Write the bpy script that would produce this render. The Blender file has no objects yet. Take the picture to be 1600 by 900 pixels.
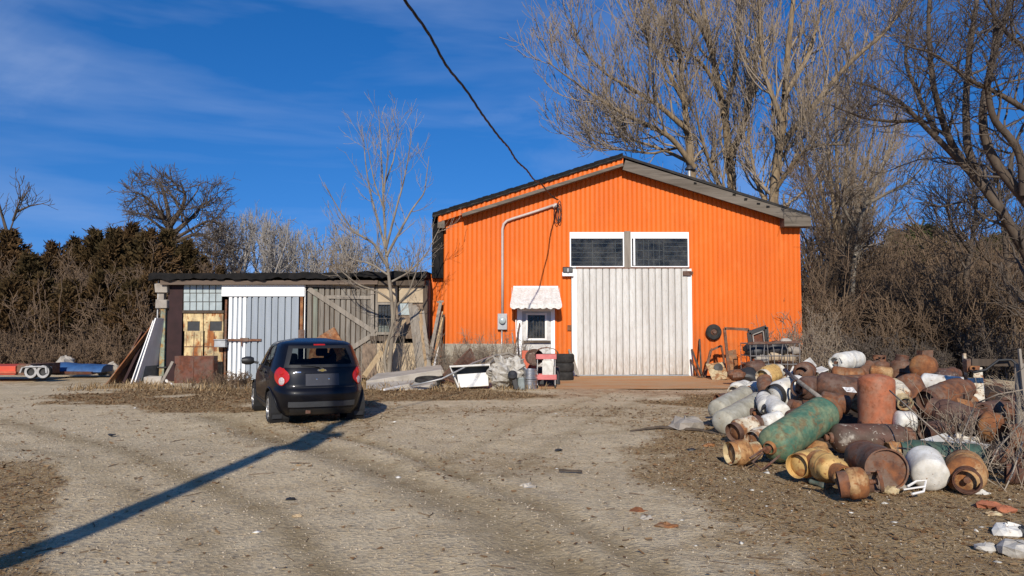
import bpy, math, random
import numpy as np
from mathutils import Vector, Matrix, Quaternion

R_ = math.radians
SC = bpy.context.scene
COL = SC.collection
RND = random.Random(7)

# ------------------------------------------------------------------ camera, sky, sun, exposure
F = 1156.0                      # focal length in photo pixels (1600 wide)
EYE = Vector((0, 0, 1.65))
PITCH = math.atan(66 / F)
cam_d = bpy.data.cameras.new('camera'); cam = bpy.data.objects.new('camera', cam_d); COL.objects.link(cam)
cam_d.sensor_width = 36; cam_d.lens = 36 * F / 1600
cam_d.clip_start = 0.05; cam_d.clip_end = 3000
cam.location = EYE; cam.rotation_euler = (R_(90) + PITCH, 0, 0)
SC.camera = cam

SUN_EL, SUN_AZ = 27.0, 4.5      # light travels away from the viewer and a little to the right
world = bpy.data.worlds.new('World'); SC.world = world; world.use_nodes = True
wn, wl = world.node_tree.nodes, world.node_tree.links
wn.clear()
w_out = wn.new('ShaderNodeOutputWorld'); w_bg = wn.new('ShaderNodeBackground')
sky = wn.new('ShaderNodeTexSky'); sky.sky_type = 'NISHITA'; sky.sun_disc = False
sky.sun_elevation = R_(SUN_EL); sky.sun_rotation = R_(180 + SUN_AZ)
sky.altitude = 200; sky.air_density = 1.0; sky.dust_density = 0.02; sky.ozone_density = 3.0
hsv = wn.new('ShaderNodeHueSaturation'); hsv.inputs['Hue'].default_value = 0.511; hsv.inputs['Saturation'].default_value = 1.36; hsv.inputs['Value'].default_value = 1.10
wl.new(sky.outputs[0], hsv.inputs['Color'])
tc = wn.new('ShaderNodeTexCoord')
# clear winter air: the pale band at the horizon is thin
sp_ = wn.new('ShaderNodeSeparateXYZ'); ma_ = wn.new('ShaderNodeMath'); ma_.operation = 'MULTIPLY_ADD'; ma_.inputs[1].default_value = 0.79; ma_.inputs[2].default_value = 0.21; cb_ = wn.new('ShaderNodeCombineXYZ')
wl.new(tc.outputs['Generated'], sp_.inputs[0]); wl.new(sp_.outputs[0], cb_.inputs[0]); wl.new(sp_.outputs[1], cb_.inputs[1]); wl.new(sp_.outputs[2], ma_.inputs[0]); wl.new(ma_.outputs[0], cb_.inputs[2]); wl.new(cb_.outputs[0], sky.inputs[0])
def cirrus(scale, loc, rot, lo, hi, amt, det=5):
    mp = wn.new('ShaderNodeMapping'); mp.inputs['Scale'].default_value = scale
    mp.inputs['Location'].default_value = loc; mp.inputs['Rotation'].default_value = rot
    nz = wn.new('ShaderNodeTexNoise'); nz.inputs['Scale'].default_value = 1.0; nz.inputs['Detail'].default_value = det
    nz.inputs['Roughness'].default_value = 0.55; nz.inputs['Distortion'].default_value = 0.4
    rp = wn.new('ShaderNodeMapRange'); rp.inputs[1].default_value = lo; rp.inputs[2].default_value = hi
    rp.inputs[3].default_value = 0; rp.inputs[4].default_value = amt
    wl.new(tc.outputs['Generated'], mp.inputs[0]); wl.new(mp.outputs[0], nz.inputs['Vector']); wl.new(nz.outputs[0], rp.inputs[0])
    return rp.outputs[0]
c1 = cirrus((1.6, 1.2, 9.0), (0.3, 0.1, 0.55), (0, 0.10, 0), 0.47, 0.85, 0.36)
c2 = cirrus((2.2, 3.0, 5.0), (3.1, 0.4, 1.2), (0, 0.55, 0.2), 0.55, 0.80, 0.30, 7)
ad = wn.new('ShaderNodeMath'); ad.operation = 'ADD'; ad.use_clamp = True
wl.new(c1, ad.inputs[0]); wl.new(c2, ad.inputs[1])
mxw = wn.new('ShaderNodeMixRGB'); mxw.inputs[2].default_value = (4.4, 5.3, 7.2, 1)
wl.new(ad.outputs[0], mxw.inputs[0]); wl.new(hsv.outputs[0], mxw.inputs[1])
wl.new(mxw.outputs[0], w_bg.inputs['Color']); w_bg.inputs['Strength'].default_value = 0.125
wl.new(w_bg.outputs[0], w_out.inputs[0])

sun_d = bpy.data.lights.new('sun', 'SUN'); sun = bpy.data.objects.new('sun', sun_d); COL.objects.link(sun)
sun_d.energy = 5.0; sun_d.angle = R_(0.5); sun_d.color = (1.0, 0.93, 0.82)
ldir = Vector((math.sin(R_(SUN_AZ)) * math.cos(R_(SUN_EL)), math.cos(R_(SUN_AZ)) * math.cos(R_(SUN_EL)), -math.sin(R_(SUN_EL))))
sun.rotation_euler = ldir.to_track_quat('-Z', 'Y').to_euler()
sun.location = (-5, -40, 25)
SC.view_settings.view_transform = 'Standard'; SC.view_settings.look = 'None'
SC.view_settings.exposure = 0.0; SC.view_settings.gamma = 1.0; SC.view_settings.use_curve_mapping = False
SC.cycles.max_bounces = 6; SC.cycles.diffuse_bounces = 3; SC.cycles.glossy_bounces = 3
SC.cycles.transparent_max_bounces = 12; SC.cycles.transmission_bounces = 4

# ------------------------------------------------------------------ surveying: photo point at a real distance -> world
_ct, _st = math.cos(PITCH), math.sin(PITCH)
def P(px, py, Y):
    u, v = (px - 800) / F, (450 - py) / F
    dx, dy, dz = u, _ct - v * _st, _st + v * _ct
    k = Y / dy
    return Vector((dx * k, Y, EYE.z + dz * k))
def G(px, py, z=0.0):
    u, v = (px - 800) / F, (450 - py) / F
    dx, dy, dz = u, _ct - v * _st, _st + v * _ct
    k = (z - EYE.z) / dz
    return Vector((dx * k, dy * k, z))

# ------------------------------------------------------------------ materials
MATS = {}
class NT:
    def __init__(s, name):
        s.m = bpy.data.materials.new(name); s.m.use_nodes = True
        s.n, s.l = s.m.node_tree.nodes, s.m.node_tree.links
        s.b = s.n['Principled BSDF']; s._tc = None; s._vec = None
    def vec(s, per_object=True):
        if s._vec is None:
            t = s.n.new('ShaderNodeTexCoord')
            if per_object:
                oi = s.n.new('ShaderNodeObjectInfo'); ml = s.n.new('ShaderNodeMath'); ml.operation = 'MULTIPLY'; ml.inputs[1].default_value = 57.0
                s.l.new(oi.outputs['Random'], ml.inputs[0])
                a = s.n.new('ShaderNodeVectorMath'); a.operation = 'ADD'
                s.l.new(t.outputs['Object'], a.inputs[0]); s.l.new(ml.outputs[0], a.inputs[1]); s._vec = a.outputs[0]
            else: s._vec = t.outputs['Object']
        return s._vec
    def noise(s, scale=5, detail=4, rough=0.55, sc=None, dist=0.0, per_object=True, off=None):
        v = s.vec(per_object)
        if sc is not None or off is not None:
            mp = s.n.new('ShaderNodeMapping'); mp.inputs['Scale'].default_value = sc or (1, 1, 1)
            if off: mp.inputs['Location'].default_value = off
            s.l.new(v, mp.inputs[0]); v = mp.outputs[0]
        nz = s.n.new('ShaderNodeTexNoise'); nz.inputs['Scale'].default_value = scale; nz.inputs['Detail'].default_value = detail
        nz.inputs['Roughness'].default_value = rough; nz.inputs['Distortion'].default_value = dist
        s.l.new(v, nz.inputs['Vector']); return nz.outputs[0]
    def vor(s, scale, feature='F1', out='Distance', sc=None, per_object=True):
        v = s.vec(per_object)
        if sc is not None:
            mp = s.n.new('ShaderNodeMapping'); mp.inputs['Scale'].default_value = sc; s.l.new(v, mp.inputs[0]); v = mp.outputs[0]
        nz = s.n.new('ShaderNodeTexVoronoi'); nz.feature = feature; nz.inputs['Scale'].default_value = scale
        s.l.new(v, nz.inputs['Vector']); return nz.outputs[out]
    def rng(s, f, lo, hi, a=0.0, b=1.0):
        r = s.n.new('ShaderNodeMapRange')
        for i, x in enumerate((lo, hi, a, b)): r.inputs[i + 1].default_value = x
        s.l.new(f, r.inputs[0]); return r.outputs[0]
    def mul(s, a, b, op='MULTIPLY'):
        m = s.n.new('ShaderNodeMath'); m.operation = op; m.use_clamp = op in ('ADD', 'SUBTRACT', 'MULTIPLY')
        for i, x in enumerate((a, b)):
            if isinstance(x, (int, float)): m.inputs[i].default_value = x
            else: s.l.new(x, m.inputs[i])
        return m.outputs[0]
    def mix(s, fac, a, b, mode='MIX'):
        m = s.n.new('ShaderNodeMixRGB'); m.blend_type = mode
        for i, x in enumerate((fac, a, b)):
            if isinstance(x, (int, float)): m.inputs[i].default_value = x
            elif isinstance(x, (tuple, list)): m.inputs[i].default_value = (*x[:3], 1)
            else: s.l.new(x, m.inputs[i])
        return m.outputs[0]
    def attr(s, name):
        a = s.n.new('ShaderNodeAttribute'); a.attribute_name = name; return a.outputs['Fac']
    def bump(s, h, strength=0.3, dist=0.02):
        b = s.n.new('ShaderNodeBump'); b.inputs['Strength'].default_value = strength; b.inputs['Distance'].default_value = dist
        s.l.new(h, b.inputs['Height']); s.l.new(b.outputs[0], s.b.inputs['Normal'])
    def set(s, col=None, rough=None, metal=None, **kw):
        if isinstance(rough, (int, float)) and rough >= .75: kw.setdefault('Specular IOR Level', .15)
        for k, v in (('Base Color', col), ('Roughness', rough), ('Metallic', metal), *kw.items()):
            if v is None: continue
            if isinstance(v, (int, float)): s.b.inputs[k].default_value = v
            elif isinstance(v, (tuple, list)): s.b.inputs[k].default_value = (*v[:3], 1)
            else: s.l.new(v, s.b.inputs[k])
        return s.m
def reg(name):
    def deco(fn): MATS[name] = fn(NT(name)); return fn
    return deco
def plain(name, c, c2=None, rough=0.7, scale=6, metal=0.0, bump=0.15, lo=0.35, hi=0.7, sc=None, coat=None, bscale=None):
    t = NT(name); c2 = c2 or tuple(x * 0.75 for x in c)
    n = t.noise(scale, 6, 0.6, sc)
    t.set(t.mix(t.rng(n, lo, hi), c, c2), rough, metal)
    if bump: t.bump(t.noise((bscale or scale * 6), 4, 0.6, sc), bump, 0.01)
    if coat: t.set(**{'Coat Weight': coat, 'Coat Roughness': 0.04})
    MATS[name] = t.m
def rusty(name, paint, amt=0.5, rust1=(0.20, 0.075, 0.03), rust2=(0.085, 0.035, 0.02), rough=0.6, scale=3.0, dirt=(0.10, 0.08, 0.06), streak=None):
    """paint worn through to rust in patches, with dirt"""
    t = NT(name)
    n1 = t.noise(scale, 8, 0.62, streak, 0.3); n2 = t.noise(scale * 4.3, 6, 0.6); n3 = t.noise(scale * 1.7, 5, 0.6, None, 0.0, True, (4, 9, 2))
    rust = t.mix(t.rng(n2, 0.35, 0.65), rust1, rust2)
    p2 = t.mix(t.rng(n3, 0.40, 0.66, 0, 0.85), paint, dirt)
    p2 = t.mix(t.rng(n2, 0.42, 0.66, 0, 0.55), p2, tuple(x * 0.5 for x in paint))
    thr = 0.72 - 0.42 * amt
    m = t.rng(n1, thr - 0.03, thr + 0.05)
    # fine speckle of rust spots
    m = t.mul(m, t.rng(t.noise(scale * 9, 3, 0.6), 0.66 - 0.12 * amt, 0.72 - 0.12 * amt), 'ADD')
    t.set(t.mix(m, p2, rust), t.mix(m, (rough,) * 3, (0.9,) * 3))
    t.b.inputs['Specular IOR Level'].default_value = 0.3
    t.bump(t.mul(n2, m), 0.5, 0.01)
    MATS[name] = t.m
def wood(name, c, c2, dark=(0.05, 0.04, 0.03), axis=2, rough=0.85, grain=22, streak=0.5):
    t = NT(name)
    s1 = [grain, grain, grain]; s1[axis] = grain * 0.05
    s2 = [7, 7, 7]; s2[axis] = 0.5
    g = t.noise(1.0, 5, 0.65, tuple(s1)); b = t.noise(1.0, 4, 0.6, tuple(s2))
    col = t.mix(t.rng(b, 0.32, 0.68), c, c2)
    col = t.mix(t.rng(g, 0.5, 0.72, 0, streak), col, dark)
    t.set(col, rough); t.bump(g, 0.4, 0.006); MATS[name] = t.m

@reg('ground')
def _(t):
    big = t.noise(0.35, 6, 0.6, per_object=False); mid = t.noise(2.2, 8, 0.65, per_object=False)
    fine = t.noise(38, 6, 0.75, per_object=False); peb = t.vor(26, out='Color', per_object=False); pebd = t.vor(26, per_object=False)
    peb2 = t.vor(64, out='Color', per_object=False)
    c = t.mix(t.rng(big, 0.35, 0.65), (0.69, 0.555, 0.355), (0.60, 0.465, 0.28))
    c = t.mix(t.rng(mid, 0.42, 0.66, 0, 0.65), c, (0.43, 0.315, 0.175))
    pv = t.n.new('ShaderNodeSeparateColor'); t.l.new(peb, pv.inputs[0])
    pv2 = t.n.new('ShaderNodeSeparateColor'); t.l.new(peb2, pv2.inputs[0])
    c = t.mix(t.rng(pv.outputs[0], 0.72, 0.8, 0, 0.22), c, (0.62, 0.54, 0.40))
    c = t.mix(t.rng(pv.outputs[1], 0.74, 0.8, 0, 0.45), c, (0.26, 0.22, 0.17))
    c = t.mix(t.rng(pv2.outputs[0], 0.6, 0.9, 0, 0.32), c, (0.26, 0.205, 0.14))
    soil = t.mix(t.rng(mid, 0.36, 0.62), (0.34, 0.215, 0.095), (0.46, 0.32, 0.155))
    soil = t.mix(t.rng(fine, 0.45, 0.65), soil, (0.15, 0.098, 0.052))
    soil = t.mix(t.rng(pv2.outputs[1], 0.72, 0.86, 0, 0.6), soil, (0.36, 0.29, 0.20))
    z = t.attr('soil')
    zz = t.mul(z, t.rng(t.noise(3.1, 8, 0.7, per_object=False), 0.3, 0.7, -0.35, 0.35), 'ADD')
    c = t.mix(t.rng(zz, 0.25, 0.75), c, soil)
    c = t.mix(t.mul(t.attr('rut'), t.rng(mid, 0.3, 0.7, 0.55, 1.0)), c, (0.27, 0.195, 0.10))
    c = t.mix(t.mul(t.attr('rust'), t.rng(mid, 0.3, 0.7, 0.2, 0.9)), c, (0.34, 0.18, 0.085))
    t.set(c, 0.95)
    h = t.mul(t.mul(pebd, 0.5), t.mul(fine, 0.8), 'ADD')
    t.bump(h, 0.75, 0.03); return t.m
@reg('apron')
def _(t):
    n = t.noise(0.5, 7, 0.62, (1, 2.2, 1), per_object=False); m = t.noise(3.5, 8, 0.65, (0.4, 2.0, 1), per_object=False); f = t.noise(40, 5, 0.7, per_object=False)
    c = t.mix(t.rng(n, 0.38, 0.62), (0.46, 0.29, 0.145), (0.48, 0.21, 0.07))
    c = t.mix(t.rng(m, 0.45, 0.7, 0, 0.75), c, (0.46, 0.36, 0.25))
    c = t.mix(t.rng(f, 0.5, 0.7, 0, 0.5), c, (0.22, 0.14, 0.075))
    t.set(c, 0.9); t.bump(f, 0.5, 0.012); return t.m
@reg('orange')
def _(t):
    n = t.noise(0.55, 6, 0.6, (1, 1, 0.5)); f = t.noise(7, 6, 0.7, (3, 3, 0.16)); sh = t.noise(1.35, 0, 0.5, (1, 1, 0.02))
    c = t.mix(t.rng(n, 0.35, 0.7), (0.71, 0.155, 0.017), (0.62, 0.125, 0.016))
    c = t.mix(t.rng(sh, 0.35, 0.65, 0, 0.22), c, (0.54, 0.105, 0.015))
    c = t.mix(t.rng(f, 0.56, 0.8, 0, 0.5), c, (0.44, 0.10, 0.022))
    c = t.mix(t.rng(t.noise(26, 4, 0.65), 0.68, 0.74, 0, 0.65), c, (0.22, 0.085, 0.03))
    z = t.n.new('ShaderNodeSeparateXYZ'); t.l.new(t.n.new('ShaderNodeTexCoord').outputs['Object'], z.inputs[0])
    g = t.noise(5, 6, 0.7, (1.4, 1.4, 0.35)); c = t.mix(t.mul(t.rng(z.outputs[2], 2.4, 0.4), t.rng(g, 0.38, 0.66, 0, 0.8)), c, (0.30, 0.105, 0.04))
    st = t.noise(11, 5, 0.65, (1.5, 1.5, 0.07)); c = t.mix(t.rng(st, 0.60, 0.76, 0, 0.45), c, (0.36, 0.10, 0.03))
    pal = t.noise(2.4, 6, 0.65, (1, 1, 0.4), 0, True, (7, 3, 5)); c = t.mix(t.rng(pal, 0.55, 0.78, 0, 0.35), c, (0.74, 0.24, 0.06))
    t.set(c, 0.5, None, **{'Specular IOR Level': .2}); t.bump(t.noise(4, 4, 0.55), 0.3, 0.015); return t.m
@reg('white_door')
def _(t):
    n = t.noise(1.2, 7, 0.65, (2.2, 2.2, 0.30)); f = t.noise(9, 7, 0.72, (2.6, 2.6, 0.35), 0.5); p = t.noise(24, 3, 0.6); z = t.n.new('ShaderNodeSeparateXYZ'); t.l.new(t.vec(False) if False else t.n.new('ShaderNodeTexCoord').outputs['Object'], z.inputs[0])
    c = t.mix(t.rng(n, 0.36, 0.66), (0.61, 0.595, 0.55), (0.49, 0.465, 0.42))
    c = t.mix(t.rng(f, 0.47, 0.70, 0, 0.7), c, (0.37, 0.33, 0.28))
    low = t.mul(t.rng(z.outputs[2], 1.1, 0.05), t.rng(f, 0.36, 0.62)); c = t.mix(t.mul(low, .75), c, (0.30, 0.225, 0.16))
    c = t.mix(t.rng(p, 0.68, 0.73, 0, 0.7), c, (0.24, 0.16, 0.10))
    t.set(c, 0.55); t.bump(t.noise(3, 4, 0.6, (1, 1, 0.6)), 0.4, 0.03); return t.m
@reg('glass')
def _(t):
    t.n.remove(t.b); o = t.n['Material Output']
    tr = t.n.new('ShaderNodeBsdfTransparent'); tr.inputs[0].default_value = (0.74, 0.77, 0.76, 1)
    gl = t.n.new('ShaderNodeBsdfGlossy'); gl.inputs['Roughness'].default_value = 0.06
    df = t.n.new('ShaderNodeBsdfDiffuse'); df.inputs[0].default_value = (0.30, 0.29, 0.27, 1)
    fr = t.n.new('ShaderNodeFresnel'); fr.inputs[0].default_value = 1.5
    mx = t.n.new('ShaderNodeMixShader'); a = t.mul(fr.outputs[0], 0.5)
    t.l.new(a, mx.inputs[0]); t.l.new(tr.outputs[0], mx.inputs[1]); t.l.new(gl.outputs[0], mx.inputs[2])
    m2 = t.n.new('ShaderNodeMixShader'); dust = t.rng(t.noise(2.2, 6, 0.65), 0.38, 0.78, 0.02, 0.20)
    t.l.new(dust, m2.inputs[0]); t.l.new(mx.outputs[0], m2.inputs[1]); t.l.new(df.outputs[0], m2.inputs[2]); t.l.new(m2.outputs[0], o.inputs[0]); return t.m
@reg('car_glass')
def _(t):
    t.n.remove(t.b); o = t.n['Material Output']
    tr = t.n.new('ShaderNodeBsdfTransparent'); tr.inputs[0].default_value = (0.30, 0.33, 0.32, 1)
    gl = t.n.new('ShaderNodeBsdfGlossy'); gl.inputs['Roughness'].default_value = 0.03
    fr = t.n.new('ShaderNodeFresnel'); fr.inputs[0].default_value = 1.45
    mx = t.n.new('ShaderNodeMixShader'); a = t.mul(fr.outputs[0], 0.6)
    t.l.new(a, mx.inputs[0]); t.l.new(tr.outputs[0], mx.inputs[1]); t.l.new(gl.outputs[0], mx.inputs[2]); t.l.new(mx.outputs[0], o.inputs[0]); return t.m
@reg('leaf_litter')
def _(t):
    oi = t.attr('tint')
    c = t.mix(oi, (0.17, 0.085, 0.035), (0.34, 0.22, 0.11)); t.set(c, 0.9); return t.m
@reg('dry_grass')
def _(t):
    c = t.mix(t.attr('tint'), (0.20, 0.125, 0.06), (0.37, 0.265, 0.145)); t.set(c, 0.9); return t.m
@reg('stones')
def _(t):
    c = t.mix(t.attr('tint'), (0.28, 0.225, 0.16), (0.50, 0.42, 0.31)); t.set(c, 0.9); return t.m
@reg('cedar')
def _(t):
    n = t.noise(1.3, 4, 0.6)
    c = t.mix(t.attr('tint'), (0.036, 0.028, 0.011), (0.085, 0.054, 0.022))
    c = t.mix(t.rng(n, 0.42, 0.68, 0, 0.75), c, (0.12, 0.064, 0.028)); t.set(c, 0.85); return t.m
@reg('pine_green')
def _(t):
    c = t.mix(t.attr('tint'), (0.035, 0.045, 0.015), (0.075, 0.075, 0.026)); t.set(c, 0.85); return t.m

plain('white_paint', (0.80, 0.78, 0.74), (0.66, 0.62, 0.55), 0.5, 3, sc=(1, 1, .4))
plain('white_fresh', (0.86, 0.86, 0.85), (0.78, 0.77, 0.74), 0.5, 3)
plain('grey_blue_paint', (0.28, 0.315, 0.35), (0.22, 0.25, 0.28), 0.55, 2.2, sc=(2, 2, .3))
plain('tar', (0.008, 0.008, 0.008), (0.018, 0.016, 0.015), 0.9, 5, bump=0.5)
plain('roofing', (0.022, 0.021, 0.021), (0.05, 0.046, 0.042), 0.9, 3)
plain('interior', (0.035, 0.032, 0.03), (0.02, 0.02, 0.02), 0.9, 3)
plain('maroon', (0.045, 0.024, 0.024), (0.030, 0.018, 0.018), 0.75, 3)
plain('concrete', (0.44, 0.395, 0.33), (0.30, 0.265, 0.22), 0.92, 2.2, bump=0.5)
plain('foundation', (0.40, 0.365, 0.30), (0.26, 0.235, 0.19), 0.92, 1.8, bump=0.5)
plain('stucco', (0.48, 0.385, 0.26), (0.33, 0.25, 0.165), 0.92, 2.2, bump=0.6)
plain('rubble_wall', (0.26, 0.19, 0.135), (0.13, 0.095, 0.07), 0.95, 5, bump=0.9, bscale=9)
plain('stone_grey', (0.36, 0.32, 0.27), (0.24, 0.21, 0.18), 0.92, 4, bump=0.6)
plain('frosted', (0.40, 0.45, 0.44), (0.30, 0.34, 0.33), 0.22, 4, bump=0.2, bscale=12)
plain('lead_came', (0.06, 0.055, 0.05), None, 0.7, 6)
plain('black_metal', (0.02, 0.019, 0.018), (0.035, 0.03, 0.027), 0.6, 8)
plain('black_plastic', (0.016, 0.016, 0.017), (0.028, 0.028, 0.03), 0.55, 8)
plain('rubber', (0.022, 0.021, 0.020), (0.045, 0.042, 0.038), 0.85, 9, bump=0.3)
plain('steel', (0.55, 0.55, 0.55), (0.38, 0.37, 0.36), 0.35, 5, metal=0.9)
plain('galv', (0.50, 0.49, 0.46), (0.36, 0.34, 0.32), 0.5, 6, metal=0.5)
plain('grey_box', (0.42, 0.43, 0.43), (0.30, 0.30, 0.30), 0.55, 6)
plain('conduit', (0.52, 0.42, 0.37), (0.44, 0.35, 0.31), 0.5, 6)
plain('wire_black', (0.012, 0.012, 0.013), (0.02, 0.02, 0.02), 0.6, 20)
plain('pink_paint', (0.58, 0.16, 0.15), (0.44, 0.11, 0.10), 0.5, 6)
plain('red_paint', (0.60, 0.075, 0.030), (0.42, 0.05, 0.025), 0.5, 3)
plain('red_orange', (0.56, 0.11, 0.045), (0.40, 0.08, 0.035), 0.55, 4)
plain('blue_tarp', (0.035, 0.10, 0.24), (0.025, 0.065, 0.16), 0.45, 5, bump=0.6, bscale=8)
plain('white_plastic', (0.66, 0.64, 0.58), (0.40, 0.37, 0.31), 0.6, 7, bump=0.7, bscale=14)
plain('grey_plastic', (0.22, 0.25, 0.24), (0.14, 0.16, 0.15), 0.5, 6)
plain('enamel', (0.76, 0.74, 0.68), (0.58, 0.54, 0.46), 0.4, 4)
plain('enamel_grey', (0.24, 0.24, 0.23), (0.16, 0.155, 0.15), 0.7, 5)
plain('brick_red', (0.42, 0.15, 0.075), (0.30, 0.11, 0.06), 0.9, 6, bump=0.6)
plain('car_paint', (0.002, 0.002, 0.004), (0.003, 0.003, 0.005), 0.42, 4, bump=0, coat=0.32)
MATS['car_paint'].node_tree.nodes['Principled BSDF'].inputs['Specular IOR Level'].default_value = 0.2
plain('car_trim', (0.012, 0.012, 0.013), (0.016, 0.016, 0.016), 0.5, 12)
plain('car_grey', (0.045, 0.047, 0.052), (0.036, 0.038, 0.04), 0.5, 12)
plain('plate_grey', (0.036, 0.037, 0.046), (0.028, 0.029, 0.036), 0.5, 6)
plain('car_inside', (0.028, 0.028, 0.03), (0.02, 0.02, 0.02), 0.9, 8)
plain('lens_red', (0.46, 0.016, 0.006), (0.34, 0.010, 0.005), 0.25, 14, bump=0.02, coat=0.3)
plain('lens_clear', (0.55, 0.50, 0.48), (0.36, 0.27, 0.26), 0.2, 40, bump=0.3, coat=0.6)
plain('old_plastic', (0.50, 0.475, 0.42), (0.24, 0.205, 0.16), 0.7, 9, bump=0.7, bscale=16)
plain('worn_whitewall', (0.42, 0.41, 0.39), (0.28, 0.27, 0.26), 0.8, 8)
plain('chrome', (0.75, 0.75, 0.76), (0.6, 0.6, 0.6), 0.15, 10, metal=1.0, bump=0)
plain('rim_silver', (0.50, 0.50, 0.50), (0.38, 0.37, 0.36), 0.35, 8, metal=0.6)
plain('sticker', (0.72, 0.72, 0.72), (0.42, 0.42, 0.44), 0.5, 28, lo=0.45, hi=0.55)
plain('mound', (0.075, 0.052, 0.036), (0.032, 0.023, 0.017), 0.95, 6, bump=0.9, bscale=14)  # earth and scrap; the dark brown also paints in deep shade between cylinders
plain('bark_grey', (0.27, 0.23, 0.175), (0.13, 0.105, 0.08), 0.95, 5, bump=0.6, sc=(1, 1, .3))
plain('bark_dark', (0.115, 0.088, 0.066), (0.060, 0.045, 0.034), 0.95, 5, bump=0.6, sc=(1, 1, .3))
plain('bark_vine', (0.27, 0.20, 0.12), (0.14, 0.10, 0.062), 0.95, 6, bump=0.6, sc=(1, 1, .3))
plain('twig_pale', (0.34, 0.285, 0.22), (0.22, 0.18, 0.135), 0.9, 1.2, bump=0)
plain('twig_tan', (0.31, 0.25, 0.185), (0.20, 0.155, 0.11), 0.9, 0.8, bump=0)
plain('twig_brown', (0.19, 0.13, 0.083), (0.11, 0.075, 0.05), 0.9, 0.6, bump=0)
plain('twig_dark', (0.125, 0.10, 0.08), (0.08, 0.064, 0.05), 0.9, 0.8, bump=0)
plain('twig_birch', (0.34, 0.315, 0.285), (0.22, 0.20, 0.18), 0.9, 0.4, bump=0)
wood('wood_grey', (0.30, 0.265, 0.22), (0.20, 0.17, 0.135))
wood('wood_grey_x', (0.185, 0.158, 0.128), (0.105, 0.087, 0.068), axis=0, streak=0.75)
wood('wood_barn', (0.25, 0.225, 0.19), (0.15, 0.13, 0.105), streak=0.75)
wood('wood_barn_green', (0.22, 0.24, 0.19), (0.16, 0.15, 0.12), streak=0.6)
wood('wood_tan', (0.52, 0.39, 0.235), (0.40, 0.28, 0.15))
wood('wood_tan_old', (0.38, 0.27, 0.155), (0.25, 0.17, 0.10))
wood('wood_dark', (0.11, 0.082, 0.06), (0.06, 0.046, 0.035))
wood('wood_fascia', (0.17, 0.125, 0.095), (0.10, 0.075, 0.06), axis=0)
wood('pole_wood', (0.16, 0.12, 0.085), (0.10, 0.075, 0.055))
rusty('yellow_door', (0.66, 0.50, 0.25), 0.44, (0.36, 0.13, 0.035), (0.20, 0.07, 0.03), scale=1.5, streak=(2.2, 2.2, .75))
rusty('post_paint', (0.30, 0.36, 0.26), 0.62, (0.40, 0.25, 0.09), (0.22, 0.12, 0.05), scale=2.2)
rusty('awning_tin', (0.74, 0.72, 0.67), 0.03, (0.42, 0.24, 0.14), (0.30, 0.16, 0.1), scale=3.5, dirt=(0.58, 0.54, 0.47), streak=(2, .6, .6))
rusty('door_sheet', (0.66, 0.64, 0.59), 0.08, (0.30, 0.17, 0.09), (0.2, 0.11, 0.06), scale=1.6, dirt=(0.47, 0.43, 0.37), streak=(1.6, 1.6, .5))
plain('dull_steel', (0.17, 0.165, 0.16), (0.10, 0.085, 0.075), 0.6, 8)
rusty('rust_sheet', (0.14, 0.055, 0.035), 0.5, (0.15, 0.052, 0.028), (0.09, 0.036, 0.022), scale=2.5)
rusty('rust_orange', (0.34, 0.15, 0.05), 0.55, (0.25, 0.095, 0.035), (0.14, 0.055, 0.025))
rusty('rust_brown', (0.16, 0.075, 0.042), 0.5, (0.22, 0.085, 0.036), (0.085, 0.04, 0.026), dirt=(0.16, 0.13, 0.10))
rusty('rust_dark', (0.105, 0.055, 0.038), 0.5, (0.15, 0.062, 0.034), (0.060, 0.034, 0.025), dirt=(0.17, 0.115, 0.085))
rusty('rust_pale', (0.115, 0.058, 0.04), 0.30, (0.46, 0.41, 0.34), (0.36, 0.31, 0.25), scale=2.6)
rusty('tank_green', (0.07, 0.16, 0.105), 0.40, (0.20, 0.17, 0.085), (0.12, 0.085, 0.045), scale=3.6, dirt=(0.24, 0.26, 0.14))
rusty('tank_green_dark', (0.05, 0.10, 0.075), 0.22, (0.13, 0.10, 0.06), (0.06, 0.05, 0.035), scale=4)
rusty('tank_orange', (0.40, 0.125, 0.055), 0.32, (0.30, 0.10, 0.04), (0.18, 0.065, 0.03), scale=3.5, dirt=(0.30, 0.16, 0.10))
rusty('tank_white', (0.72, 0.70, 0.64), 0.12, (0.34, 0.18, 0.08), (0.2, 0.1, 0.05), scale=2.6, dirt=(0.50, 0.45, 0.36))
rusty('tank_white_rust', (0.66, 0.60, 0.48), 0.46, (0.30, 0.13, 0.05), (0.16, 0.07, 0.035), scale=2.8, dirt=(0.46, 0.36, 0.22))
rusty('tank_cream', (0.60, 0.50, 0.30), 0.42, (0.36, 0.17, 0.06), (0.2, 0.085, 0.04), scale=3.0, dirt=(0.40, 0.26, 0.12))
rusty('tank_yellow', (0.58, 0.37, 0.13), 0.40, (0.40, 0.19, 0.055), (0.24, 0.10, 0.04), scale=3.0, dirt=(0.42, 0.24, 0.08))
rusty('tank_grey', (0.42, 0.40, 0.33), 0.14, (0.26, 0.16, 0.09), (0.16, 0.1, 0.06), scale=2.6, dirt=(0.28, 0.25, 0.18))
rusty('tank_ochre', (0.40, 0.21, 0.08), 0.5, (0.30, 0.12, 0.04), (0.17, 0.07, 0.03), scale=3.4, dirt=(0.44, 0.30, 0.15))

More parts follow.
